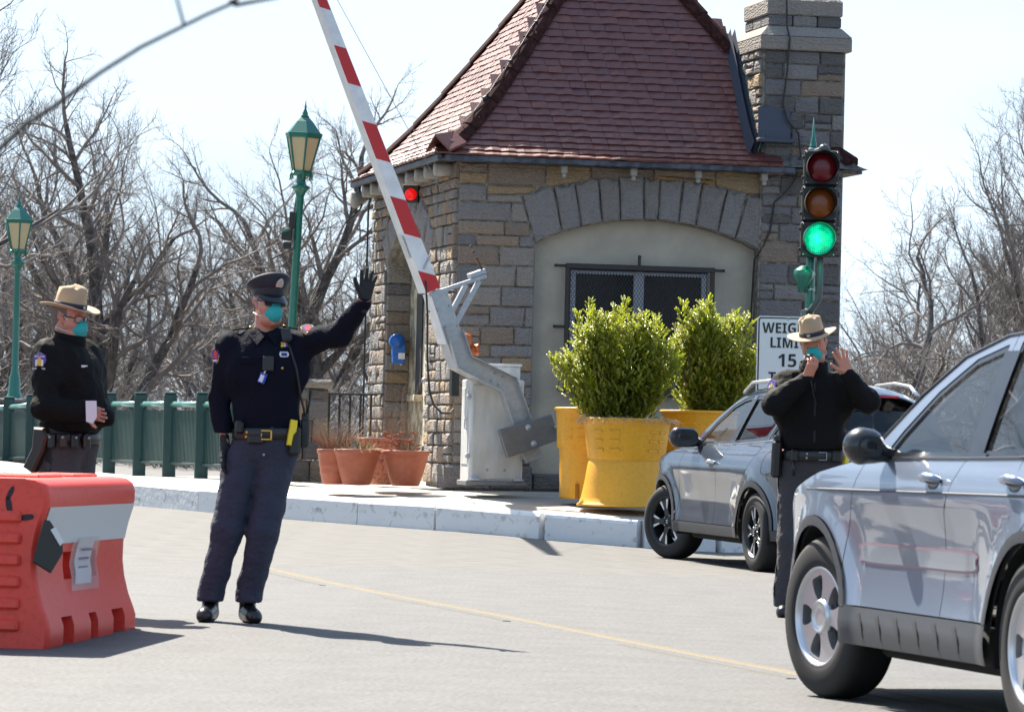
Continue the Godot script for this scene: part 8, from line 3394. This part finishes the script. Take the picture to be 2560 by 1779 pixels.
	place_car(t, Vector3(1.43, road_y(1.43, 18.5), -18.5), Vector3(2.055, road_y(2.055, 15.95), -15.95), car)


# ---------------------------------------------------------------- bare trees
class Growth:
	var r := RandomNumberGenerator.new()
	var wood := [PackedVector3Array(), PackedVector3Array(), PackedInt32Array()]   # trunk and limbs
	var fine := [PackedVector3Array(), PackedVector3Array(), PackedInt32Array()]   # branches and twigs
	var kids := [7, 7, 7, 6, 5, 0]
	var sides := [10, 7, 5, 4, 3, 3]
	var segs := [7, 8, 6, 5, 4, 3]
	var ratio := [0.85, 0.62, 0.55, 0.50, 0.46, 0.4]
	var angle := [0.75, 0.85, 0.80, 0.75, 0.7, 0.6]
	var wander := [0.10, 0.20, 0.26, 0.30, 0.32, 0.3]
	var lift := [0.02, 0.05, 0.04, 0.05, 0.06, 0.08]
	var first := [0.45, 0.25, 0.18, 0.15, 0.1, 0.1]
	var thin := 0.0052

	func tube(store: Array, pts: PackedVector3Array, rad: PackedFloat32Array, n: int) -> void:
		var V: PackedVector3Array = store[0]
		var N: PackedVector3Array = store[1]
		var I: PackedInt32Array = store[2]
		var base := V.size()
		var side := Vector3(0.3, 0.1, 0.9)
		var last := pts.size() - 1
		for i in pts.size():
			var d := (pts[mini(i + 1, last)] - pts[maxi(i - 1, 0)]).normalized()
			side = (side - d * side.dot(d)).normalized()
			var up := d.cross(side)
			for k in n:
				var t := TAU * k / n
				var o := side * cos(t) + up * sin(t)
				V.append(pts[i] + o * rad[i])
				N.append(o)
			if i > 0:
				for k in n:
					var a := base + (i - 1) * n + k
					var b := base + (i - 1) * n + (k + 1) % n
					I.append(a)
					I.append(a + n)
					I.append(b)
					I.append(b)
					I.append(a + n)
					I.append(b + n)
		store[0] = V
		store[1] = N
		store[2] = I

	func grow(level: int, p: Vector3, d: Vector3, len: float, rad: float) -> void:
		var n: int = segs[level]
		var pts := PackedVector3Array([p])
		var rr := PackedFloat32Array([rad])
		var dirs := [d]
		var w: float = wander[level]
		for i in n:
			d = (d + Vector3(r.randf_range(-w, w), r.randf_range(-w, w) + lift[level], r.randf_range(-w, w))).normalized()
			p += d * len / n
			pts.append(p)
			dirs.append(d)
			rr.append(maxf(thin * 0.6, lerpf(rad, rad * (0.42 if level < 2 else 0.3), (i + 1.0) / n)))
		tube(wood if level < 2 else fine, pts, rr, sides[level])
		var c: int = kids[level]
		if c == 0:
			return
		var phase := r.randf() * TAU
		for k in c:
			var f: float = lerpf(first[level], 1.0, (k + r.randf_range(0.1, 0.9)) / c)
			if k == c - 1:
				f = 1.0
			var x := f * n
			var i := mini(int(x), n - 1)
			var at := pts[i].lerp(pts[i + 1], x - i)
			var dd: Vector3 = dirs[i + 1]
			var side := dd.cross(Vector3(0.2, 0.3, 0.9)).normalized()
			phase += 2.4 + r.randf_range(-0.5, 0.5)
			var o := side.rotated(dd, phase)
			var a: float = angle[level] * r.randf_range(0.65, 1.2) * (0.45 if k == c - 1 else 1.0)
			var cd := (dd * cos(a) + o * sin(a)).normalized()
			var cl: float = len * ratio[level] * r.randf_range(0.7, 1.15) * lerpf(1.1, 0.75, f)
			var cr: float = maxf(thin, lerpf(rr[i], rr[i + 1], x - i) * (0.62 if k < c - 1 else 0.9) * (1.0 if level < 3 else 0.75))
			grow(level + 1, at, cd, cl, cr)

	static func as_mesh(store: Array) -> ArrayMesh:
		var A := []
		A.resize(Mesh.ARRAY_MAX)
		A[Mesh.ARRAY_VERTEX] = store[0]
		A[Mesh.ARRAY_NORMAL] = store[1]
		A[Mesh.ARRAY_INDEX] = store[2]
		var m := ArrayMesh.new()
		m.add_surface_from_arrays(Mesh.PRIMITIVE_TRIANGLES, A)
		return m


func make_tree(sd: int, kind: int) -> Array:  # [trunk, crown] about 14 m tall
	var t := Growth.new()
	t.r.seed = sd
	var lean := Vector3(t.r.randf_range(-0.06, 0.06), 1, t.r.randf_range(-0.06, 0.06))
	if kind == 0:    # spreading crown on a tall trunk
		t.grow(0, Vector3(0, -0.3, 0), lean, 7.6, 0.27)
	elif kind == 1:  # upright, several leaders that open like a vase
		t.angle = [0.42, 0.5, 0.6, 0.65, 0.65, 0.6]
		t.lift = [0.02, 0.09, 0.08, 0.08, 0.08, 0.08]
		t.first = [0.35, 0.3, 0.2, 0.15, 0.1, 0.1]
		t.ratio = [1.15, 0.55, 0.5, 0.48, 0.46, 0.4]
		t.grow(0, Vector3(0, -0.3, 0), lean, 5.4, 0.24)
	elif kind == 3:  # old tree: a stout trunk that divides into heavy rising limbs
		t.kids = [8, 8, 7, 6, 5, 0]
		t.angle = [0.72, 0.75, 0.8, 0.75, 0.7, 0.6]
		t.ratio = [0.68, 0.58, 0.55, 0.5, 0.46, 0.4]
		t.first = [0.50, 0.2, 0.15, 0.12, 0.1, 0.1]
		t.wander = [0.05, 0.20, 0.28, 0.32, 0.33, 0.3]
		t.grow(0, Vector3(0, -0.3, 0), lean, 7.6, 0.40)
	else:            # crooked oak, wide and tangled
		t.angle = [1.05, 1.0, 0.95, 0.85, 0.8, 0.6]
		t.wander = [0.14, 0.34, 0.40, 0.40, 0.36, 0.3]
		t.lift = [0.0, 0.03, 0.02, 0.04, 0.05, 0.05]
		t.first = [0.30, 0.2, 0.15, 0.12, 0.1, 0.1]
		t.grow(0, Vector3(0, -0.3, 0), lean, 6.2, 0.30)
	return [Growth.as_mesh(t.wood), Growth.as_mesh(t.fine)]


func build_trees() -> void:
	var protos := []
	for q in [[5, 0], [18, 1], [27, 2], [44, 0], [51, 2], [63, 3]]:
		protos.append(make_tree(q[0], q[1]))
	var spots := [
		# x, distance, size, turn, kind, label
		[-9.6, 100.0, 1.0, 0.4, 5, "bare spreading tree with a thick forked trunk, between the two lamp posts"],
		[-4.9, 108.0, 1.04, 2.2, 5, "tall bare tree behind the striped gate arm and the central lamp post"],
		[-11.3, 74.0, 1.0, 1.2, 1, "bare tree reaching in over the far lamp post, its top out of view"],
		[13.2, 108.0, 1.22, 0.9, 1, "tall bare vase-shaped tree over the silver car's roof"],
		[10.2, 104.0, 1.0, 2.0, 2, "crooked bare tree with tangled limbs beside the chimney, lower than its neighbour"],
		[-8.0, 124.0, 0.88, 3.4, 4, ""], [-14.3, 128.0, 0.94, 5.0, 2, ""], [-16.6, 122.0, 0.96, 0.3, 4, ""], [-18.6, 132.0, 1.01, 2.9, 0, ""],
		[-6.2, 138.0, 0.91, 1.7, 2, ""], [-10.2, 142.0, 0.96, 4.1, 3, ""], [-13.0, 146.0, 0.96, 0.8, 4, ""], [-17.0, 150.0, 1.05, 2.6, 2, ""], [-21.5, 150.0, 1.05, 3.7, 1, ""],
		[-2.0, 140.0, 0.87, 3.0, 4, ""], [-7.6, 152.0, 1.01, 5.5, 0, ""], [-3.8, 128.0, 0.82, 0.1, 2, ""],
		[12.3, 128.0, 0.87, 4.6, 4, ""], [15.2, 134.0, 0.96, 3.3, 2, ""], [17.6, 124.0, 0.96, 1.1, 0, ""], [14.4, 150.0, 1.01, 0.6, 3, ""], [18.6, 148.0, 1.05, 5.2, 4, ""], [11.6, 146.0, 0.91, 2.4, 2, ""], [8.5, 140.0, 0.87, 1.9, 4, ""],
		[-7.4, 120.0, 0.86, 0.7, 5, ""], [-12.2, 126.0, 0.92, 2.0, 5, ""], [-16.0, 128.0, 0.98, 4.4, 5, ""], [-2.6, 118.0, 0.84, 3.6, 0, ""], [14.8, 118.0, 0.98, 5.0, 5, ""], [18.0, 130.0, 1.1, 0.2, 5, ""], [12.4, 120.0, 0.95, 1.6, 4, ""],
		[-9.2, 116.0, 0.80, 2.2, 2, ""], [-13.2, 112.0, 0.78, 3.9, 4, ""], [-6.6, 112.0, 0.76, 5.1, 4, ""], [-15.6, 136.0, 1.1, 1.0, 3, ""], [16.4, 112.0, 0.95, 4.4, 2, ""], [11.8, 114.0, 0.85, 0.9, 4, ""],
		[-13.5, 33.0, 0.95, 1.3, 3, "bare tree on the near verge, out of frame, mirrored in the silver car's window"],
	]
	for q in spots:
		var label: String = q[5] if q[5] else "bare grey tree in the thicket of woods beyond the railing and booth"
		var t := thing("bare_tree", label, "tree", Vector3(q[0], land_y(q[0], q[1]) - 0.2, -q[1]), q[3], "bare trees in the woods" if q[5] else "bare trees of the thicket")
		t.scale = Vector3.ONE * q[2]
		obj("trunk", protos[q[4]][0], M.bark, t)
		tag(obj("crown", protos[q[4]][1], M.twig, t), "", "", "", "stuff")
	# the woods go on to the left beyond the frame, where the cars mirror them
	var wr := RandomNumberGenerator.new()
	wr.seed = 3
	var places := []
	for i in 46:
		var z := wr.randf_range(84.0, 135.0)
		places.append(Transform3D(Basis(Vector3.UP, wr.randf() * TAU).scaled(Vector3.ONE * wr.randf_range(0.75, 1.0)), Vector3(-wr.randf_range(0.27, 1.1) * z, land_y(0, z), -z)))
	for part in 2:
		var mm := MultiMesh.new()
		mm.transform_format = MultiMesh.TRANSFORM_3D
		mm.mesh = protos[5][part]
		mm.instance_count = places.size()
		for i in places.size():
			mm.set_instance_transform(i, places[i])
		var mi := MultiMeshInstance3D.new()
		mi.name = "woods"
		mi.multimesh = mm
		mi.material_override = [M.bark, M.twig][part]
		add_child(mi, true)
		tag(mi, "bare woods that continue along the bank beyond the far lamp post", "woods", "", "stuff")
	# low brush on the slope: one small many-stemmed shrub, strewn
	var b := Growth.new()
	b.r.seed = 9
	b.segs = [3, 4, 3, 3, 3, 3]
	b.kids = [5, 5, 4, 0, 0, 0]
	b.sides = [4, 4, 3, 3, 3, 3]
	b.thin = 0.005
	for k in 7:
		var a := TAU * k / 7
		b.grow(0, Vector3(cos(a) * 0.2, -0.1, sin(a) * 0.2), Vector3(cos(a) * 0.5, 1, sin(a) * 0.5).normalized(), 0.9, 0.022)
	for i in b.fine[0].size():
		pass
	var bm := Growth.as_mesh(b.fine)
	var bw := Growth.as_mesh(b.wood)
	var r := RandomNumberGenerator.new()
	r.seed = 10
	for part in [bm, bw]:
		r.seed = 10
		var mm := MultiMesh.new()
		mm.transform_format = MultiMesh.TRANSFORM_3D
		mm.mesh = part
		mm.instance_count = 330
		for i in 330:
			var z := r.randf_range(63.0, 128.0)
			var x := r.randf_range(-0.19, 0.19) * z
			var s := r.randf_range(0.7, 1.7)
			mm.set_instance_transform(i, Transform3D(Basis(Vector3.UP, r.randf() * TAU).scaled(Vector3.ONE * s), Vector3(x, land_y(x, z) - 0.1, -z)))
		var mi := MultiMeshInstance3D.new()
		mi.name = "undergrowth"
		mi.multimesh = mm
		mi.material_override = M.twig
		add_child(mi, true)
		tag(mi, "low bare brush covering the slope beyond the railing", "undergrowth", "", "stuff")


func build_near_branch() -> void:
	var t := thing("tree_branch", "thin dark bare branch hanging close across the sky, out of focus", "branch", Vector3.ZERO)
	var s := MB.new().smooth()
	s.tube([Vector3(-1.10, 1.42, -7.1), Vector3(-0.87, 1.566, -7.0), Vector3(-0.83, 1.604, -6.99), Vector3(-0.781, 1.636, -6.98), Vector3(-0.70, 1.695, -6.96), Vector3(-0.634, 1.737, -6.95), Vector3(-0.522, 1.789, -6.9), Vector3(-0.475, 1.811, -6.9)], [0.0062, 0.0052, 0.0044, 0.0048, 0.0040, 0.0038, 0.0034, 0.0034], 7)
	s.ball(Vector3(-0.478, 1.811, -6.9), Vector3(0.008, 0.006, 0.006), 8, 5)
	var b := obj("main_stem", s, M.near_bark, t)
	for q in [
		[[-0.475, 1.811, -6.9], [-0.44, 1.836, -6.7], [-0.40, 1.862, -6.5], [-0.36, 1.90, -6.3]],
		[[-0.475, 1.806, -6.9], [-0.40, 1.816, -6.85], [-0.345, 1.836, -6.8], [-0.25, 1.88, -6.7]],
		[[-0.56, 1.772, -6.92], [-0.46, 1.70, -5.4], [-0.36, 1.60, -4.2], [-0.255, 1.47, -3.0]],
	]:
		s = MB.new().smooth()
		var pts := []
		for p in q:
			pts.append(Vector3(p[0], p[1], p[2]))
		s.tube(pts, [0.0042, 0.0034, 0.003, 0.0024] if q[3][2] < -5.0 else [0.003, 0.0019, 0.0015, 0.0012], 6)
		obj("twig", s, M.near_bark, b)


func _ready() -> void:
	# camera: a long lens low over the road, tipped up a little and not quite level
	var cam := Camera3D.new()
	cam.name = "camera"
	add_child(cam)
	cam.position = Vector3(0, 1.094, 0)
	cam.basis = Basis(Vector3.RIGHT, 0.02032) * Basis(Vector3.BACK, 0.024)
	cam.near = 0.3
	cam.far = 6000.0
	var ca := CameraAttributesPhysical.new()
	ca.frustum_focal_length = 140.3
	ca.frustum_focus_distance = 37.0
	ca.frustum_near = 0.3
	ca.frustum_far = 6000.0
	ca.exposure_aperture = 11.0
	ca.auto_exposure_enabled = false
	cam.attributes = ca
	cam.fov = 9.777
	cam.current = true
	# sky
	var we := WorldEnvironment.new()
	we.name = "world"
	var e := Environment.new()
	e.background_mode = Environment.BG_SKY
	var sk := ProceduralSkyMaterial.new()
	sk.sky_top_color = Color(0.105, 0.17, 0.285).linear_to_srgb()
	sk.sky_horizon_color = Color(0.235, 0.30, 0.34).linear_to_srgb()
	sk.sky_curve = 0.17
	sk.sky_energy_multiplier = 1.0
	sk.ground_bottom_color = Color(0.12, 0.12, 0.11).linear_to_srgb()
	sk.ground_horizon_color = Color(0.26, 0.29, 0.31).linear_to_srgb()
	sk.ground_curve = 0.03
	sk.sun_angle_max = 60.0
	sk.sun_curve = 0.25
	sk.sky_cover = clouds()
	sk.sky_cover_modulate = Color(1, 1, 1, 1)
	var sky := Sky.new()
	sky.sky_material = sk
	e.sky = sky
	e.tonemap_mode = Environment.TONE_MAPPER_LINEAR
	e.tonemap_exposure = 3.1
	e.sdfgi_enabled = true
	e.ssao_enabled = true
	e.ssil_enabled = true
	we.environment = e
	add_child(we)
	var sun := DirectionalLight3D.new()
	sun.name = "sun"
	sun.light_color = Color(1.0, 0.965, 0.91)
	sun.light_energy = 1.6
	sun.light_angular_distance = 0.5
	sun.shadow_enabled = true
	add_child(sun)
	sun.look_at_from_position(Vector3.ZERO, Vector3(0.40, -0.90, 0.67))
	rng.seed = 1
	materials()
	build_ground()
	build_booth()
	build_gate()
	build_fence()
	build_pier()
	build_lamps()
	build_signals()
	build_planters()
	build_pots()
	build_road_barrier()
	people_materials()
	build_saluting_officer()
	build_profile_trooper()
	build_radio_trooper()
	car_materials()
	build_grey_car()
	build_silver_car()
	build_trees()
	build_near_branch()


func clouds() -> ImageTexture:  # thin cloud sheets, from equirectangular noise
	var n := noise(21, 1.5, 5)
	var w := 2048
	var h := 1024
	var d := PackedByteArray()
	d.resize(w * h * 4)
	for y in h / 2:
		var el := PI * (0.5 - (y + 0.5) / h)
		var ce := cos(el)
		var se := sin(el)
		for x in w:
			var az := TAU * x / w
			var k := n.get_noise_3d(cos(az) * ce * 1.1, se * 5.0, sin(az) * ce * 1.1)
			var a := smoothstep(-0.25, 0.30, k) * lerpf(1.0, 0.5, smoothstep(0.1, 0.8, se))
			var i := (y * w + x) * 4
			d[i] = 95
			d[i + 1] = 96
			d[i + 2] = 98
			d[i + 3] = int(a * 255)
	return ImageTexture.create_from_image(Image.create_from_data(w, h, false, Image.FORMAT_RGBA8, d))
